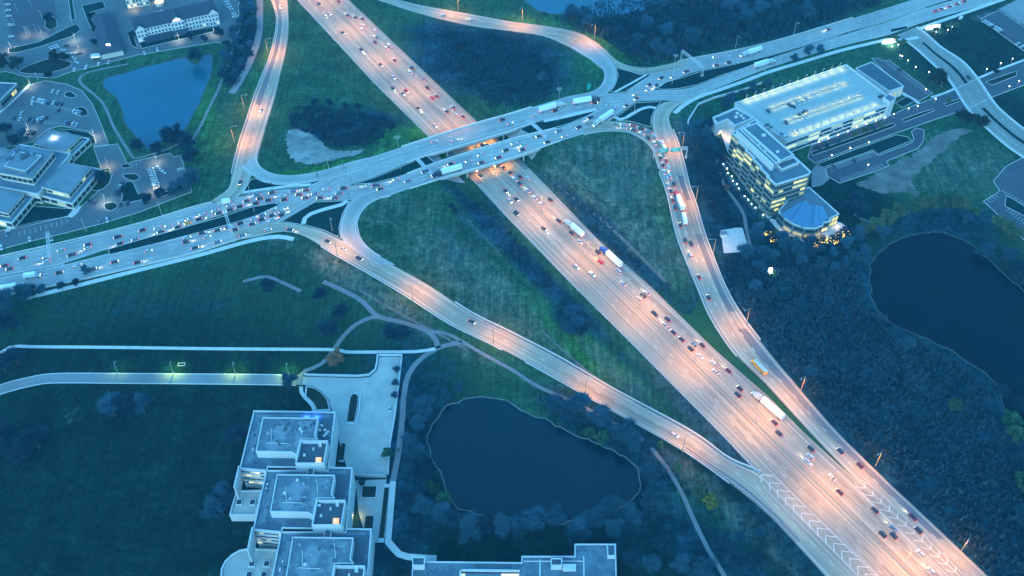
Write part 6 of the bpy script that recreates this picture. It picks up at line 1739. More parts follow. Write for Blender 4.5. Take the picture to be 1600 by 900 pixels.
convoy([(1027, 234, 'm'), (1032, 247, 'd'), (1041, 251, 'r'), (1036, 258, 'd'), (1045, 263, 'w'), (1038, 269, 'w'), (1047, 275, 'w'), (1042, 279, 'w', 'van'), (1053, 288, 'd'), (1044, 290, 'w'), (1048, 299, 'd'), (1051, 313, 'r'), (1055, 325, 'd'), (1063, 352, 'd'), (1071, 376, 'd'), (1080, 381, 'd'), (1079, 399, 'w'), (1092, 433, 'm'), (1107, 465, 'd'), (1313, 705, 'd'), (1344, 727, 'm'), (1426, 808, 'm', 'pickup'), (1435, 829, 'd', 'suv')], mound, by(se_r, -1), "on the exit ramp, {} from the top", "cars on the exit ramp", True, 0.18, alo(se_r), 5)
convoy([(419, 359, 'w', 'suv'), (453, 359, 'd'), (512, 377, 'd'), (537, 389, 'w'), (561, 404, 'd', 'suv'), (737, 503, 'd'), (1054, 680, 'w')], mound, by(ramps["sw"][0], 1), "on the entry ramp, {} from its start", "cars on the entry ramp", True, 0.18, alo(ramps["sw"][0]), 9)
convoy([(438, 11, 'w'), (407, 172, 'w'), (375, 285, 'd')], mound, by(ramps["nw"][0], 1), "on the far left ramp, {} from the top", "cars on the far left ramp", False, 0.18, alo(ramps["nw"][0]), 9)
convoy([(693, 24, 'w'), (738, 30, 's')], mound, by(ramps["ne"][0], -1), "on the far right ramp, {} from the top", "cars on the far right ramp", False, 0.18, alo(ramps["ne"][0]), 9)
convoy([(679, 221, 'w'), (711, 219, 'w'), (785, 187, 'd', 'suv'), (797, 193, 's'), (836, 181, 'w'), (929, 161, 'm'), (868, 173, 'm')], mound, by(eb, 1), "on the far bridge carriageway, {} from its left end", "cars crossing the far bridge", False, 0.12, alo(eb), 9)
convoy([(664, 268, 'g', 'van'), (704, 256, 'd'), (732, 252, 'w'), (752, 254, 'd'), (751, 242, 'w'), (779, 246, 'm'), (790, 235, 'd'), (804, 224, 'w'), (818, 227, 's'), (816, 234, 'd'), (842, 213, 'd'), (855, 222, 'd'), (873, 205, 'g'), (882, 213, 's'), (904, 199, 'd'), (922, 184, 'd'), (960, 170, 'w'), (978, 165, 'd'), (992, 147, 'w'), (994, 154, 'd'), (1014, 133, 'd'), (1012, 140, 's'), (1025, 134, 'd'), (1033, 122, 'd'), (1051, 120, 'w'), (1072, 112, 'm', 'pickup'), (1118, 89, 'w'), (1119, 102, 'd'), (1138, 98, 'd'), (1294, 46, 'd')], mound, by(wb, 1), "on the westbound road, {} from its right end", "westbound cars on and right of the near bridge", False, 0.10, alo(wb), 7)
convoy([(458, 299, 'g'), (478, 297, 'm'), (467, 304, 'm'), (425, 301, 'd'), (401, 305, 'g'), (406, 310, 'd'), (419, 313, 'd'), (441, 306, 'w'), (444, 312, 'm'), (477, 309, 'd'), (492, 303, 'g'), (500, 309, 'd'), (510, 295.5, 'w'), (523, 309, 'd'), (530, 302, 'g'), (537, 294, 'd'), (576, 290, 'w'), (587, 290, 'd', 'pickup'), (594, 295, 'd'), (619, 280, 'w'), (637, 283, 'g'), (385, 314, 'd'), (399, 318, 'd'), (360, 321, 'w'), (374, 323, 'd'), (359, 328, 'd'), (336, 329, 'w'), (342, 333, 'd'), (317, 335, 'w'), (327, 339, 'w'), (310, 343, 'd'), (299, 341, 'w'), (284, 347, 'w'), (293, 349, 'y'), (277, 355, 'd'), (263, 352, 'w'), (246, 356, 'w'), (251, 362, 'd'), (222, 360, 'm'), (184, 370, 'd'), (187, 381, 'd'), (211, 374, 'g'), (137, 382, 'd'), (137, 388, 'w'), (95, 391, 'w'), (72, 402, 'w'), (73, 409, 'w'), (112, 398, 'd'), (35, 403, 'd', 'suv'), (7, 415, 'm'), (15, 420, 'd')], mound, by(wb, 1), "in the westbound queue left of the bridges, {} from the bridges", "westbound queue left of the bridges", True, 0.10, alo(wb), 3)
convoy([(427, 328, 'w'), (440, 329.5, 'w'), (410, 336, 'g'), (425, 336.5, 'd'), (440, 336, 'd'), (397, 341, 's'), (409, 343, 'd'), (424, 344, 'w'), (376, 349, 'd'), (394, 350, 'd'), (340, 360, 'd'), (356, 355, 'g'), (367, 359, 'm'), (316, 364, 'd', 'suv'), (324, 370, 'w'), (292, 371, 'w'), (291, 378, 'd'), (340, 378, 'g'), (379, 368, 'g'), (305, 387, 'd'), (232, 392, 'w'), (179, 409, 'd'), (215, 410, 'd'), (121, 415, 'w'), (93, 426, 'd'), (145, 420, 'd')], mound, by(eb, 1), "in the eastbound lanes left of the bridges, {} from the left", "eastbound queue left of the bridges", True, 0.12, alo(eb), 3)
convoy([(1462, 17, 'r'), (1471, 14, 'd'), (1484, 10, 'm'), (1496, 6, 'd'), (1507, 2, 'd')], mound, by(eb, 1), "waiting at the top right edge, {} from the turn", "cars waiting at the top right edge", False, 0.12, alo(eb), 99)
def place_truck(front, rear, kind, c, surf, label, z=0.12, length=None):
    a, b_ = on(*front, surf, 1.5), on(*rear, surf, 1.5)
    d = (a - b_)[:2]
    m_ = (a + b_) / 2
    truck((m_[0], m_[1], float(surf(m_[0], m_[1])) + z), math.atan2(d[1], d[0]), kind, c, label, "trucks and buses on the roads", length or float(np.linalg.norm(d)))
place_truck((884, 345), (909, 367), 'semi', 'w', flat, "white semi truck on the highway below the bridges, smaller of three", 0.06, 18)
place_truck((939, 387), (969, 415), 'semi', 'b', flat, "semi truck with a blue cab and white trailer on the highway", 0.06, 20.5)
place_truck((1177, 613), (1222, 653), 'semi', 'w', flat, "large white semi truck on the highway nearest the school bus", 0.06, 22)
place_truck((1055, 297), (1066, 328), 'semi', 'r', mound, "semi truck with a red cab on the exit ramp", 0.18, 19)
place_truck((1067, 331), (1071, 350), 'box', 'o', mound, "box truck with an orange nose on the exit ramp", 0.18, 11)
place_truck((1033, 221), (1040, 237), 'tanker', 'w', mound, "white tanker under the green sign truss", 0.18, 14)
place_truck((1177, 563), (1196, 583), 'bus', 'y', mound, "yellow school bus with a white roof on the exit ramp", 0.18, 11.5)
place_truck((882, 161), (843, 173), 'semi', 'w', mound, "white semi truck on the far bridge road, the rear of two", 0.12, 20)
place_truck((938, 154), (896, 160), 'semi', 'd', mound, "semi truck with a dark cab leaving the far bridge", 0.12, 20)
place_truck((676, 274), (720, 262), 'semi', 'd', mound, "semi truck with a dark cab crossing the near bridge", 0.12, 21)
place_truck((926, 196), (958, 176), 'semi', 'w', mound, "white semi truck in the crossover right of the bridges", 0.12, 20)
place_truck((1157, 87), (1189, 77), 'semi', 'w', mound, "white semi truck heading left on the right road", 0.12, 19)
place_truck((1212, 94), (1179, 104), 'semi', 'w', mound, "white semi truck heading right on the right road", 0.12, 19)
place_truck((44, 446), (-8, 454), 'semi', 'w', mound, "white semi truck cut off by the left edge", 0.14, 20)
place_truck((60, 429), (40, 432), 'box', 'w', mound, "white box truck on the near lanes at the left edge", 0.14, 9)
place_truck((345, 317), (356, 315), 'box', 'w', mound, "small white box truck at the far left ramp foot", 0.14, 7.5)

# parked cars
def parked(rows, where, group, surf=land, z=0.1, base=None):
    n = 0; allp = [(r, i) for r in rows for i in range(len(r[2]))]
    for (a, b_, cols, ang) in rows:
        k = len(cols)
        for i, c in enumerate(cols):
            n += 1
            s = i / max(1, k - 1)
            x, y = a[0] + (b_[0] - a[0]) * s, a[1] + (b_[1] - a[1]) * s
            p = gp(x, y, base) if base is not None else on(x, y, surf)
            q = gp(x + ang[0], y + ang[1], base if base is not None else 0)
            kind = pick_kind(n)
            car((p[0], p[1], (p[2] if base is None else base) + z), math.atan2(*(q - p)[[1, 0]]), kind, c, "parked %s %s %s" % (CP[c][0], KIND_WORD[kind], where.format(nth(n))), group, False, False)
L_ = (3, -5)
parked([((83, 143), (91, 145), 'ws', L_), ((52, 155), (51.5, 162), 'ws', L_), ((60, 157), (76, 162), 'wssgd', L_), ((84, 161), (96, 164), 'wdd', L_), ((92, 173), (92, 173), 'd', L_), ((116, 175), (126, 177), 'wsg', L_), ((34, 178), (32, 187), 'ws', L_), ((23, 185), (23, 185), 'd', L_), ((47, 187), (47, 187), 'd', L_), ((54, 190), (72, 185), 'dwsd', L_), ((65, 190), (65, 190), 'd', L_), ((103, 192), (120, 196), 'gdws', L_), ((40, 206), (52, 208), 'sdd', L_), ((30, 204), (30, 204), 'd', L_)], "in the office lot at the left, {} from the top", "cars parked in the office lot")
parked([((236, 265), (247, 300), 'wwwwwwwwww', (6, -1.5)), ((247, 263), (256, 270), 'www', (5, 3)), ((282, 266), (282, 266), 'w', (5, -1)), ((287, 294), (287, 294), 'w', (1, 6))], "by the lit island in the lower lot, {} of its kind", "white cars parked by the lit island")
parked([((193, 287), (183, 305), 'dsgdd', (6, 2)), ((188, 321), (200, 318), 'dd', (1, -5)), ((168, 345), (168, 345), 'w', (1, 5)), ((155, 349), (155, 349), 'g', (1, 5)), ((47, 375), (47, 375), 'w', (0.5, 5)), ((10, 367), (10, 367), 'g', (.5, 5)), ((3, 388), (3, 388), 'w', (.5, 5)), ((142, 315), (146, 317), 'dd', (5, 2))], "along the lower office lot, {} of its row", "cars parked along the lower office lot")
parked([((80, 76), (90, 73), 'wsw', (4, 3)), ((99, 80), (104, 72), 'wd', (6, -1)), ((108, 86), (124, 84), 'wwswwd', (6, -1)), ((116, 92), (120, 98), 'ws', (5, 2)), ((117, 110), (135, 106), 'ws', (2, -5)), ((155, 101), (170, 98), 'ws', (2, -5)), ((226, 84), (228, 86), 'w', (2, 4)), ((246, 78), (246, 80), 'w', (1, 5)), ((236, 24), (258, 18), 'dwswd', (2, -4)), ((354, 4), (368, 27), 'wswsgsw', (6, -1)), ((365, 43), (365, 43), 's', (6, 0)), ((12, 8), (14, 26), 'www', (7, -1)), ((17, 40), (18, 58), 'ss', (7, -1))], "in the lots around the hotel, {} of its row", "cars parked around the hotel")
parked([((1538, 34), (1566, 51), 'swssdwswd', (4, -2)), ((1590, 69), (1597, 73), 'ws', (4, -2)), ((1405, 110), (1405, 110), 'd', (5, 2)), ((1335, 252), (1335, 252), 'd', (3, 5)), ((1303, 262), (1303, 262), 'd', (3, 5)), ((1513, 122), (1513, 122), 'd', (4, 4))], "in the lots right of the garage, {} of its row", "cars parked right of the garage")
parked([((1200, 174), (1200, 174), 'd', (4, 4)), ((1234, 165), (1240, 167), 'dd', (4, 4)), ((1247, 162), (1262, 157), 'wws', (4, 4)), ((1257, 175), (1257, 175), 'd', (4, -2)), ((1198, 196), (1203, 200), 'dd', (4, -3)), ((1228, 192), (1228, 192), 'd', (4, 4)), ((1250, 180), (1256, 184), 'dw', (4, 3)), ((1242, 207), (1242, 207), 's', (4, 3)), ((1376, 151), (1376, 151), 'd', (4, -2)), ((1220, 211), (1226, 214), 'gs', (3, -3))], "on the garage roof, {} from its left end", "cars parked on the garage roof", base=GZ, z=-0.2)
parked([((609, 640), (609, 640), 's', (0.5, 6))], "on the campus plaza beside the wall", "cars on the plaza")
# ------------------------------------------------------------------ bare soil
def soil(pts, label, col=(0.15, 0.165, 0.165)):
    P = dense(poly_px(pts, land), 2.0, True); P = P + rng.normal(0, 0.7, P.shape)
    def bd(nt, b):
        c = coord(nt)
        row = noise(nt, mapped(nt, c, (0.07, 0.9, 1)), 1.0, 4, 0.6); n2 = noise(nt, c, 0.08, 6, 0.65); n3 = noise(nt, c, 0.9, 4, 0.7)
        a = mixc(nt, ramp(nt, n2, [(0.36, (0, 0, 0)), (0.62, (1, 1, 1))]), tuple(v * 0.45 for v in col), col)
        a = mixc(nt, 1.0, a, ramp(nt, row, [(0.35, (0.7,) * 3), (0.65, (1.2,) * 3)]), 'MULTIPLY')
        a = mixc(nt, 1.0, a, ramp(nt, n3, [(0.3, (0.75,) * 3), (0.7, (1.25,) * 3)]), 'MULTIPLY')
        nt.links.new(a, b.inputs["Base Color"]); b.inputs["Roughness"].default_value = 0.95
    return sheet("bare_soil", P, mat("bare_soil", bd), land, 0.05, kind="structure", label=label)
soil([(446, 212), (450, 203), (460, 201), (475, 205), (490, 212), (503, 224), (515, 233), (540, 236), (575, 233), (560, 241), (520, 251), (487, 258), (464, 252), (450, 238)], "pale bare soil inside the far left loop", (0.24, 0.26, 0.25))
soil([(1338, 288), (1375, 268), (1392, 258), (1440, 234), (1452, 220), (1475, 206), (1500, 200), (1520, 204), (1500, 214), (1482, 226), (1472, 240), (1440, 262), (1425, 280), (1436, 304), (1412, 300), (1385, 302), (1360, 298)], "pale bare soil below the empty parking lot", (0.15, 0.145, 0.13))

# ------------------------------------------------------------------ trees
def leaf_mat(name, c1, c2):
    def bd(nt, b):
        oi = N(nt, "ShaderNodeObjectInfo")
        n = noise(nt, coord(nt), 0.9, 3)
        a = mixc(nt, ramp(nt, n, [(0.3, (0, 0, 0)), (0.7, (1, 1, 1))]), c1, c2)
        v = N(nt, "ShaderNodeMapRange"); nt.links.new(oi.outputs["Random"], v.inputs[0]); v.inputs[3].default_value = 0.72; v.inputs[4].default_value = 1.2
        cmb = N(nt, "ShaderNodeCombineColor")
        for i in range(3): nt.links.new(v.outputs[0], cmb.inputs[i])
        nt.links.new(mixc(nt, 1.0, a, cmb.outputs[0], 'MULTIPLY'), b.inputs["Base Color"])
        b.inputs["Roughness"].default_value = 0.9; b.inputs["Specular IOR Level"].default_value = 0.1
    return mat(name, bd)
M['bark'] = plain("bark", (0.055, 0.05, 0.05), 0.95, var=0.3)
M['twig'] = leaf_mat("bare_twigs", (0.018, 0.066, 0.105), (0.050, 0.118, 0.165))
M['twig_dark'] = leaf_mat("dark_twigs", (0.008, 0.030, 0.052), (0.022, 0.056, 0.085))
M['leaf_olive'] = leaf_mat("olive_leaves", (0.04, 0.075, 0.035), (0.11, 0.15, 0.075))
M['leaf_dark'] = leaf_mat("dark_needles", (0.008, 0.018, 0.014), (0.02, 0.034, 0.022))
M['leaf_orange'] = leaf_mat("russet_leaves", (0.16, 0.09, 0.05), (0.28, 0.15, 0.08))
M['leaf_yellow'] = leaf_mat("yellow_leaves", (0.10, 0.11, 0.02), (0.22, 0.20, 0.05))
M['leaf_green'] = leaf_mat("green_leaves", (0.02, 0.055, 0.03), (0.05, 0.10, 0.05))
def tree_meshes(seed, leafy, conical=False):
    """trunk with limbs, and a crown of many small twig or leaf faces; unit size: crown radius 1, height about 2.2"""
    r = np.random.default_rng(seed)
    tr = MB()
    tr.tube((0, 0, 0), (0.02, 0.01, 0.8), 0.07, 0.05, n=6); tr.tube((0.02, 0.01, 0.8), (0.0, 0.04, 1.5), 0.05, 0.02, n=5)
    lobes = []
    nl = 11
    for i in range(nl):
        a = i * 2.4 + r.uniform(-.3, .3); rad = r.uniform(0.30, 0.72); z = r.uniform(0.75, 1.75)
        if conical: rad *= 0.75 * (2.1 - z) / 1.2
        p = np.array([rad * math.cos(a), rad * math.sin(a), z])
        lobes.append((p, r.uniform(0.26, 0.44)))
        tr.tube((0, 0, max(0.4, z - 0.7)), tuple(p), 0.032, 0.010, n=4)
    lobes.append((np.array([0, 0, 1.75]), 0.42)); lobes.append((np.array([0, 0, 1.2]), 0.5))
    V, Fs = [], []
    if leafy:
        for p, rr in lobes:
            for _ in range(120):
                d = r.normal(size=3); d /= np.linalg.norm(d); q = p + d * rr * r.uniform(0.55, 1.05) * np.array([1, 1, .85])
                u = r.normal(size=3); u /= np.linalg.norm(u); w = np.cross(u, d); w /= np.linalg.norm(w) + 1e-6
                s = r.uniform(0.05, 0.11); k = len(V)
                V += [tuple(q - u * s), tuple(q + w * s * .8), tuple(q + u * s), tuple(q - w * s * .8)]; Fs.append((k, k + 1, k + 2, k + 3))
    else:
        for p, rr in lobes:
            for _ in range(190):
                d = r.normal(size=3); d[2] = abs(d[2]) * .9 + .1; d += p * np.array([.7, .7, .1]); d /= np.linalg.norm(d)
                a = p + r.normal(size=3) * rr * 0.32; e = a + d * r.uniform(0.25, 0.55)
                w = np.cross(d, r.normal(size=3)); w /= np.linalg.norm(w) + 1e-6
                t = r.uniform(0.014, 0.030); k = len(V)
                V += [tuple(a - w * t), tuple(a + w * t), tuple(e + w * t * .4)]; Fs.append((k, k + 1, k + 2))
    return tr, V, Fs
_tm = {}
def tree_kind(kind, v):
    k = (kind, v)
    if k not in _tm:
        mname, leafy, con = {'b': ('twig', False, False), 'k': ('twig_dark', False, False), 'o': ('leaf_olive', True, False), 'e': ('leaf_dark', True, False), 'r': ('leaf_orange', True, False), 'y': ('leaf_yellow', True, False), 'g': ('leaf_green', True, False), 'p': ('twig', False, True)}[kind]
        tr, V, Fs = tree_meshes(hash((mname, v)) % 9973 if False else 37 * v + ord(kind), leafy, con)
        me = bpy.data.meshes.new("crown"); me.from_pydata(V, [], Fs); me.materials.append(M[mname]); me.update()
        _tm[k] = (tr.mesh("trunk", M['bark']), me)
    return _tm[k]
LOOK = {'b': "bare grey tree", 'k': "dark bare tree", 'o': "olive leafed tree", 'e': "dark evergreen tree", 'r': "small russet tree", 'y': "yellow green tree", 'g': "green leafed tree", 'p': "pointed bare tree"}
def grove(items, where, group, rad=5.0):
    for i, it in enumerate(sorted(items, key=lambda t: t[0])):
        x, y, kind = it[:3]; r_ = it[3] if len(it) > 3 else rad
        p = on(x, y, land)
        root = empty("tree", p, random.uniform(0, 6.28), label="%s %s, %s from the left" % (LOOK[kind], where, nth(i + 1)), cat="tree", group=group)
        s = r_ * random.uniform(0.9, 1.12); root.scale = (s, s * random.uniform(.9, 1.1), s * random.uniform(0.8, 1.05) * (1.25 if kind == 'p' else 0.95))
        t_, c_ = tree_kind(kind, random.randrange(5))
        link("trunk", t_, root); link("crown", c_, root)
        if group == "small trees close to the tower" and kind == 'k': link("fairy_lights", FAIRY, root)
M['fairy'] = plain("fairy_light", (0.9, 0.7, 0.2), 0.4, var=0.02, emit=((1.0, 0.72, 0.12), 0.5))
_b = MB()
for _i in range(34):
    _d = rng.normal(size=3); _d /= np.linalg.norm(_d); _q = _d * np.array([.8, .8, .55]) * rng.uniform(.6, 1.0) + np.array([0, 0, 1.3]); _b.box(tuple(_q), (.075, .075, .075))
FAIRY = _b.mesh("fairy_lights", M['fairy'])
def in_poly(P, pts):
    x, y = pts[:, 0], pts[:, 1]; c = np.zeros(len(pts), bool); n = len(P); j = n - 1
    for i in range(n):
        xi, yi, xj, yj = P[i][0], P[i][1], P[j][0], P[j][1]
        with np.errstate(divide='ignore', invalid='ignore'):
            c ^= ((yi > y) != (yj > y)) & (x < (xj - xi) * (y - yi) / (yj - yi) + xi)
        j = i
    return c
KEEP = poly_px([(1118, 352), (1178, 348), (1182, 402), (1122, 404)], land)   # the concrete pad stays clear
def scatter(pts, n, mind):
    P = poly_px(pts, land); lo, hi = P.min(0), P.max(0); out = []
    for _ in range(n * 60):
        q = rng.uniform(lo, hi)
        if not in_poly(KEEP, q[None])[0] and in_poly(P, q[None])[0] and all((q[0] - o[0]) ** 2 + (q[1] - o[1]) ** 2 > mind * mind for o in out): out.append(q)
        if len(out) >= n: break
    return out
def to_px(q):
    d = np.array([q[0], q[1], -CAMH]); z = d[1] * CT - d[2] * ST
    return 800 + FPX * d[0] / z, 450 - FPX * (d[1] * ST + d[2] * CT) / z
def wood(pts, n, mind, kinds, where, group, rad=(3.5, 6.5)):
    grove([(*to_px(q), random.choice(kinds), random.uniform(*rad)) for q in scatter(pts, n, mind)], where, group)
grove([(683, 620, 'p', 3.4), (698, 628, 'p', 3.6), (716, 614, 'p', 3.4), (642, 632, 'b', 3.6), (664, 652, 'b', 6), (655, 672, 'b', 5), (642, 702, 'b', 5), (650, 718, 'b', 6), (640, 742, 'b', 5), (664, 740, 'k', 5), (676, 772, 'g', 5), (696, 788, 'g', 5), (662, 802, 'b', 6), (640, 792, 'k', 6), (690, 812, 'b', 6), (712, 822, 'k', 6), (735, 838, 'b', 6), (760, 832, 'k', 6), (790, 836, 'b', 6), (812, 830, 'b', 5), (832, 822, 'b', 6), (866, 818, 'b', 5), (905, 836, 'b', 6), (930, 818, 'b', 6), (955, 805, 'b', 6), (984, 812, 'b', 6), (958, 834, 'b', 5), (900, 856, 'k', 5), (1020, 752, 'b', 6), (1026, 774, 'b', 6.5), (1016, 792, 'b', 6), (976, 692, 'b', 6.5), (960, 684, 'b', 6), (942, 694, 'g', 5), (990, 704, 'b', 5), (920, 684, 'g', 4.5), (888, 652, 'b', 7), (868, 640, 'b', 6), (906, 642, 'b', 6), (938, 662, 'b', 6.5), (1012, 702, 'b', 4), (606, 714, 'g', 3.4)], "beside the round pond", "trees around the round pond")
grove([(1016, 892, 'b', 5.5), (1062, 888, 'b', 5), (1098, 896, 'b', 6), (985, 884, 'k', 5), (1155, 845, 'b', 3), (1094, 776, 'o', 4.6), (1109, 792, 'y', 4.6), (1031, 700, 'o', 2.8), (1058, 735, 'o', 3), (1185, 838, 'b', 3), (1130, 860, 'k', 4.5), (1150, 885, 'k', 5), (1180, 880, 'k', 4.5)], "near the lower asphalt path", "trees beside the lower asphalt path")
grove([(180, 650, 'b', 7), (206, 646, 'k', 7), (226, 645, 'b', 7.5), (374, 690, 'k', 7), (352, 784, 'b', 6), (340, 806, 'b', 7), (14, 705, 'k', 10), (40, 716, 'k', 9), (62, 700, 'k', 8), (10, 580, 'k', 7), (30, 570, 'k', 7), (12, 480, 'b', 7), (42, 466, 'b', 7), (14, 515, 'k', 7), (512, 522, 'k', 6), (532, 498, 'k', 5), (525, 572, 'r', 5.4), (612, 530, 'k', 6), (630, 532, 'k', 5.5), (455, 604, 'b', 5), (500, 470, 'k', 4), (420, 455, 'k', 5), (618, 602, 'b', 2.4), (617, 622, 'b', 2.4), (620, 582, 'b', 2.2), (566, 758, 'e', 2.2)], "on the campus lawn", "trees on the campus lawn")
grove([(50, 462, 'b', 4), (136, 428, 'b', 3.2), (68, 458, 'b', 3.4), (98, 452, 'k', 3), (120, 446, 'k', 3)], "below the left road", "trees below the left road")
grove([(308, 100, 'k', 6), (272, 232, 'k', 8), (292, 230, 'k', 7), (248, 240, 'k', 5), (216, 238, 'k', 6), (299, 254, 'k', 7), (290, 298, 'b', 6.5), (276, 306, 'b', 6), (302, 288, 'b', 6), (160, 286, 'k', 5), (30, 110, 'e', 6), (88, 96, 'e', 5), (78, 124, 'e', 3.6), (102, 96, 'e', 4), (38, 220, 'b', 5), (12, 210, 'k', 6), (24, 226, 'k', 5), (150, 50, 'e', 3), (145, 30, 'e', 3), (245, 50, 'k', 3), (300, 62, 'k', 3.4), (320, 66, 'k', 3.4), (345, 60, 'k', 5), (80, 36, 'k', 4), (208, 60, 'k', 4), (252, 310, 'k', 5), (232, 318, 'k', 4), (150, 72, 'k', 3), (196, 302, 'k', 3), (6, 105, 'e', 6)], "in the grounds at the upper left", "trees in the grounds at the upper left")
wood([(352, 75), (372, 30), (384, -5), (400, -10), (400, 50), (390, 95), (372, 128), (358, 142), (345, 135)], 26, 6.0, 'bbk', "in the scrub between pond and ramp", "trees in the scrub between pond and ramp", (3, 5))
wood([(1005, 45), (1030, 0), (1060, -30), (1250, -45), (1400, -35), (1360, 12), (1290, 32), (1200, 58), (1120, 74), (1060, 86), (1015, 98), (985, 92)], 62, 9.5, 'bbkk', "in the wood beyond the right road", "trees in the wood beyond the right road", (5, 8))
wood([(862, 30), (900, 27), (940, 32), (985, 42), (1000, 60), (985, 88), (955, 62), (915, 46)], 14, 8, 'kkb', "between the lake and the far right ramp", "trees between the lake and the far right ramp", (4, 7))
wood([(1086, 205), (1108, 190), (1118, 235), (1120, 290), (1140, 330), (1160, 350), (1172, 400), (1196, 430), (1180, 455), (1150, 430), (1124, 360), (1100, 290)], 30, 8, 'kkb', "between the exit ramp and the tower", "trees between exit ramp and tower", (3.5, 6))
wood([(1175, 372), (1200, 352), (1215, 372), (1244, 384), (1290, 384), (1325, 374), (1350, 378), (1352, 410), (1300, 425), (1230, 415), (1190, 400)], 26, 7, 'kbb', "below the fan roofed wing", "trees below the fan roofed wing", (3, 5))
grove([(1274, 388, 'k', 4), (1284, 384, 'k', 3.6), (1300, 384, 'k', 4), (1310, 378, 'k', 4), (1198, 372, 'k', 3.4), (1206, 382, 'k', 3.4), (1135, 299, 'r', 2.6), (1131, 249, 'r', 2.2), (1318, 372, 'k', 4)], "close to the tower and its wing", "small trees close to the tower")
grove([(1346, 368, 'o', 5), (1366, 362, 'o', 6), (1384, 350, 'o', 6), (1402, 340, 'o', 5.6), (1420, 336, 'g', 6), (1438, 330, 'o', 6), (1454, 326, 'o', 5.4), (1470, 328, 'g', 6), (1488, 326, 'o', 6), (1504, 330, 'o', 5.6), (1520, 336, 'g', 5), (1554, 356, 'o', 5.4), (1566, 366, 'o', 6), (1578, 378, 'o', 5.5), (1398, 528, 'b', 5), (1411, 548, 'b', 5.4), (1350, 520, 'k', 3.6), (1576, 664, 'g', 6), (1580, 690, 'g', 6.5), (1488, 640, 'g', 4.4), (1596, 764, 'g', 6), (1340, 338, 'k', 5), (1318, 332, 'k', 5), (1334, 318, 'k', 5), (1600, 720, 'k', 6), (1560, 620, 'k', 5), (1590, 640, 'k', 5), (1376, 372, 'b', 5), (1510, 350, 'b', 4), (1536, 400, 'b', 5), (1572, 410, 'b', 5), (1592, 430, 'k', 6), (1350, 400, 'b', 4)], "around the large dark pond", "trees around the large dark pond")
grove([(1464, 128, 'e', 6), (1456, 132, 'e', 5), (1470, 134, 'e', 5), (1499, 188, 'e', 4.6), (1510, 190, 'e', 4.6), (1522, 194, 'e', 5), (1534, 200, 'e', 4.6), (1460, 52, 'o', 3), (1482, 46, 'o', 3), (1492, 44, 'o', 2.6), (1398, 66, 'o', 3.4), (1410, 70, 'o', 3.4), (1262, 86, 'b', 4), (1240, 96, 'b', 3.6), (1280, 84, 'b', 4), (1160, 150, 'b', 3.4), (1175, 142, 'b', 3.4), (1140, 160, 'b', 4), (1132, 172, 'b', 4), (1198, 136, 'b', 3), (1555, 116, 'e', 3), (1482, 160, 'o', 2.4), (1290, 232, 'b', 2.4), (1310, 224, 'b', 2.2), (1335, 214, 'o', 2.4), (1350, 208, 'o', 2.4), (1376, 200, 'o', 2.4), (1278, 236, 'b', 2.4), (1362, 204, 'b', 2.4)], "near the garage and the right road", "trees near the garage and the right road")
grove([(716, 78, 'k', 4), (742, 100, 'k', 5), (770, 66, 'k', 4.5), (800, 96, 'k', 5), (826, 110, 'k', 5), (848, 130, 'b', 5), (790, 150, 'k', 5), (760, 158, 'k', 4), (855, 102, 'b', 5), (732, 140, 'k', 4), (880, 508, 'b', 4), (892, 498, 'b', 4.5), (902, 512, 'b', 4.5), (888, 520, 'b', 4), (580, 200, 'k', 4), (596, 196, 'k', 4), (610, 205, 'k', 4), (560, 172, 'k', 3), (540, 170, 'k', 3), (516, 168, 'k', 3), (492, 166, 'k', 3), (570, 220, 'k', 4), (705, 325, 'k', 2), (712, 335, 'k', 2)], "inside the interchange loops", "trees inside the interchange")

# ------------------------------------------------------------------ brush and reeds, too many to count
def brush(name, label, regions, m, seed=3):
    r = np.random.default_rng(seed); VV, FF = [], []; base = 0
    for pts, dens, h, w in regions:
        P = poly_px(pts, land); lo, hi = P.min(0), P.max(0)
        n = int((hi - lo).prod() * dens)
        q = r.uniform(lo, hi, (n, 2)); q = q[in_poly(P, q) & ~in_poly(KEEP, q)]
        # clumping
        cl = np.sin(q[:, 0] * 0.35 + 1.7 * np.sin(q[:, 1] * 0.21)) + np.sin(q[:, 1] * 0.41 + 1.3 * np.sin(q[:, 0] * 0.17))
        q = q[cl + r.normal(0, 0.9, len(q)) > -0.9]
        n = len(q); z = land(q[:, 0], q[:, 1])
        for k in range(3):
            a = r.uniform(0, 6.28, n); hh = h * r.uniform(0.5, 1.2, n); ww = w * r.uniform(0.6, 1.3, n); ln = r.normal(0, 0.45, (n, 2)) * h * .6
            A = np.c_[q + np.c_[np.cos(a), np.sin(a)] * ww[:, None], z]; B = np.c_[q - np.c_[np.cos(a), np.sin(a)] * ww[:, None], z + hh * .25]; C = np.c_[q + ln, z + hh]
            VV.append(np.stack([A, B, C], 1).reshape(-1, 3)); FF.append(base + np.arange(3 * n).reshape(-1, 3)); base += 3 * n
    V, Fs = np.vstack(VV), np.vstack(FF)
    me = bpy.data.meshes.new(name)
    me.vertices.add(len(V)); me.vertices.foreach_set("co", V.ravel())
    me.loops.add(len(Fs) * 3); me.loops.foreach_set("vertex_index", Fs.ravel().astype(np.int32))
    me.polygons.add(len(Fs)); me.polygons.foreach_set("loop_start", np.arange(0, len(Fs) * 3, 3, dtype=np.int32))
    me.update(calc_edges=True); me.materials.append(m)
    return tag(link(name, me), label, kind="stuff")
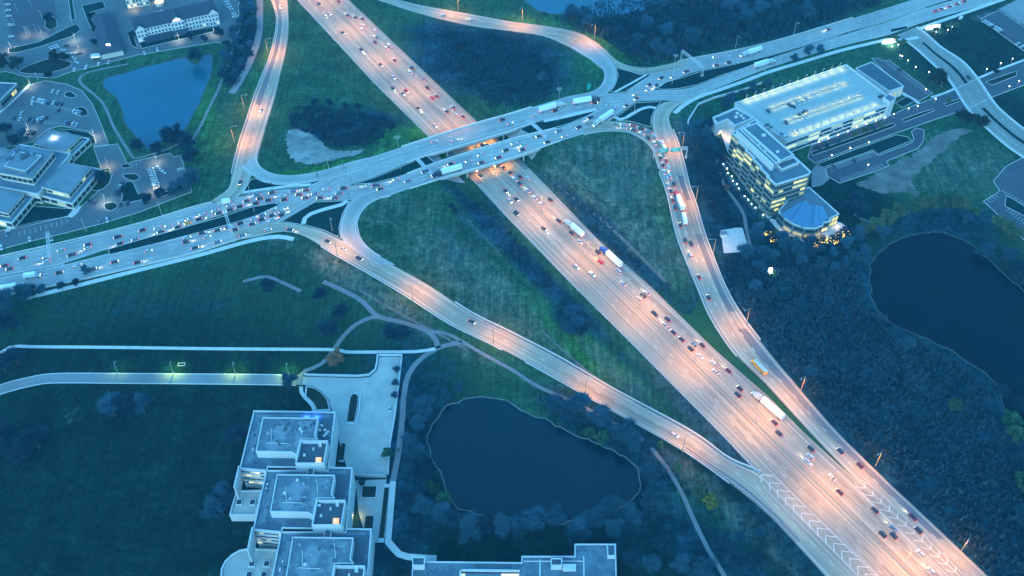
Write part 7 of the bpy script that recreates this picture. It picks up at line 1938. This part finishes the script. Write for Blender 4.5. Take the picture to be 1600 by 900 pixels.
def brush_mat(name, c1, c2, c3):
    def bd(nt, b):
        c = coord(nt); n = noise(nt, c, 0.09, 6, 0.7); n2 = noise(nt, c, 0.7, 4, 0.7)
        a = mixc(nt, ramp(nt, n, [(0.35, (0, 0, 0)), (0.65, (1, 1, 1))]), c1, c2); a = mixc(nt, ramp(nt, n2, [(0.45, (0, 0, 0)), (0.75, (1, 1, 1))]), a, c3)
        nt.links.new(a, b.inputs["Base Color"]); b.inputs["Roughness"].default_value = 0.95; b.inputs["Specular IOR Level"].default_value = 0.05
    return mat(name, bd)
M['marsh'] = brush_mat("marsh_scrub", (0.003, 0.022, 0.042), (0.026, 0.064, 0.100), (0.075, 0.105, 0.125))
M['infield'] = brush_mat("infield_scrub", (0.006, 0.030, 0.046), (0.016, 0.044, 0.062), (0.060, 0.072, 0.078))
brush("undergrowth", "dense blue grey marsh scrub right of the exit ramp", [([(1128, 432), (1190, 420), (1240, 418), (1330, 408), (1350, 440), (1352, 480), (1380, 505), (1440, 536), (1500, 570), (1540, 610), (1560, 680), (1590, 740), (1620, 920), (1560, 920), (1470, 810), (1390, 736), (1316, 668), (1262, 612), (1208, 548), (1160, 486)], 0.7, 2.4, 0.85), ([(1360, 385), (1400, 352), (1450, 340), (1510, 348), (1560, 380), (1620, 440), (1600, 450), (1530, 388), (1480, 362), (1440, 362), (1400, 372), (1366, 402)], 0.6, 1.4, 0.5)], M['marsh'])
brush("infield_scrub", "dark scrub in the loops of the interchange", [([(690, 52), (730, 50), (800, 60), (846, 80), (864, 110), (866, 140), (846, 158), (800, 172), (768, 172), (745, 150), (715, 110)], 0.6, 1.8, 0.6), ([(452, 185), (456, 168), (490, 166), (540, 172), (580, 178), (605, 192), (600, 215), (575, 228), (540, 234), (510, 228), (490, 210), (470, 203), (455, 200)], 0.9, 1.8, 0.6), ([(868, 490), (896, 484), (926, 508), (910, 524), (890, 522)], 0.9, 1.6, 0.5), ([(1086, 200), (1112, 178), (1128, 240), (1126, 330), (1180, 420), (1140, 432), (1112, 372), (1092, 290), (1078, 230)], 0.4, 1.5, 0.5), ([(1180, 352), (1330, 380), (1350, 420), (1200, 420), (1170, 400)], 0.4, 1.4, 0.5), ([(345, 130), (372, 30), (400, -10), (400, 60), (375, 128), (358, 145)], 0.5, 1.6, 0.5), ([(640, 620), (668, 650), (664, 700), (690, 780), (720, 805), (900, 822), (990, 795), (1010, 740), (1040, 760), (1020, 810), (930, 850), (700, 845), (630, 810), (622, 700)], 0.3, 1.2, 0.45), ([(840, 620), (1000, 690), (1010, 715), (960, 700), (850, 650)], 0.4, 1.3, 0.5), ([(1000, -20), (1400, -40), (1360, 15), (1200, 62), (1000, 104), (940, 60), (860, 30)], 0.35, 1.6, 0.6), ([(735, 318), (760, 315), (850, 420), (905, 490), (890, 490), (800, 400)], 0.25, 1.0, 0.5), ([(1140, 790), (1170, 800), (1270, 910), (1240, 920), (1160, 840)], 0.4, 1.3, 0.5)], M['infield'], 5)

brush("marsh_shrubs", "scattered taller shrubs in the marsh right of the exit ramp", [([(1140, 440), (1240, 420), (1330, 412), (1350, 480), (1440, 540), (1540, 615), (1590, 740), (1620, 920), (1560, 920), (1400, 745), (1262, 612), (1170, 486)], 0.05, 4.2, 1.5), ([(1480, 700), (1600, 720), (1620, 920), (1570, 920), (1500, 840)], 0.06, 5.0, 1.6)], M['infield'], 12)
brush("treetops", "mass of bare treetops in the wood beyond the right road", [([(1000, 30), (1030, -20), (1250, -50), (1420, -40), (1370, 10), (1290, 30), (1200, 56), (1100, 78), (1010, 98), (960, 74), (900, 38), (880, 28), (960, 40)], 0.16, 6.5, 1.2)], M['infield'], 9)
# ------------------------------------------------------------------ evening haze
def build_haze():
    m = bpy.data.materials.new("evening_haze")
    m.use_nodes = True
    nt = m.node_tree
    nt.nodes.clear()
    out = nt.nodes.new("ShaderNodeOutputMaterial")
    v = nt.nodes.new("ShaderNodeVolumePrincipled")
    v.inputs["Color"].default_value = (0.14, 0.62, 1.0, 1)
    v.inputs["Density"].default_value = HAZE
    v.inputs["Anisotropy"].default_value = 0.0
    nt.links.new(v.outputs[0], out.inputs["Volume"])
    b = MB(); b.box((0, 4000, 219), (19000, 17500, 440))
    o = b.build("haze", m, kind="stuff", label="thin blue evening haze over the whole place")
    o.display_type = 'WIRE'
build_haze()
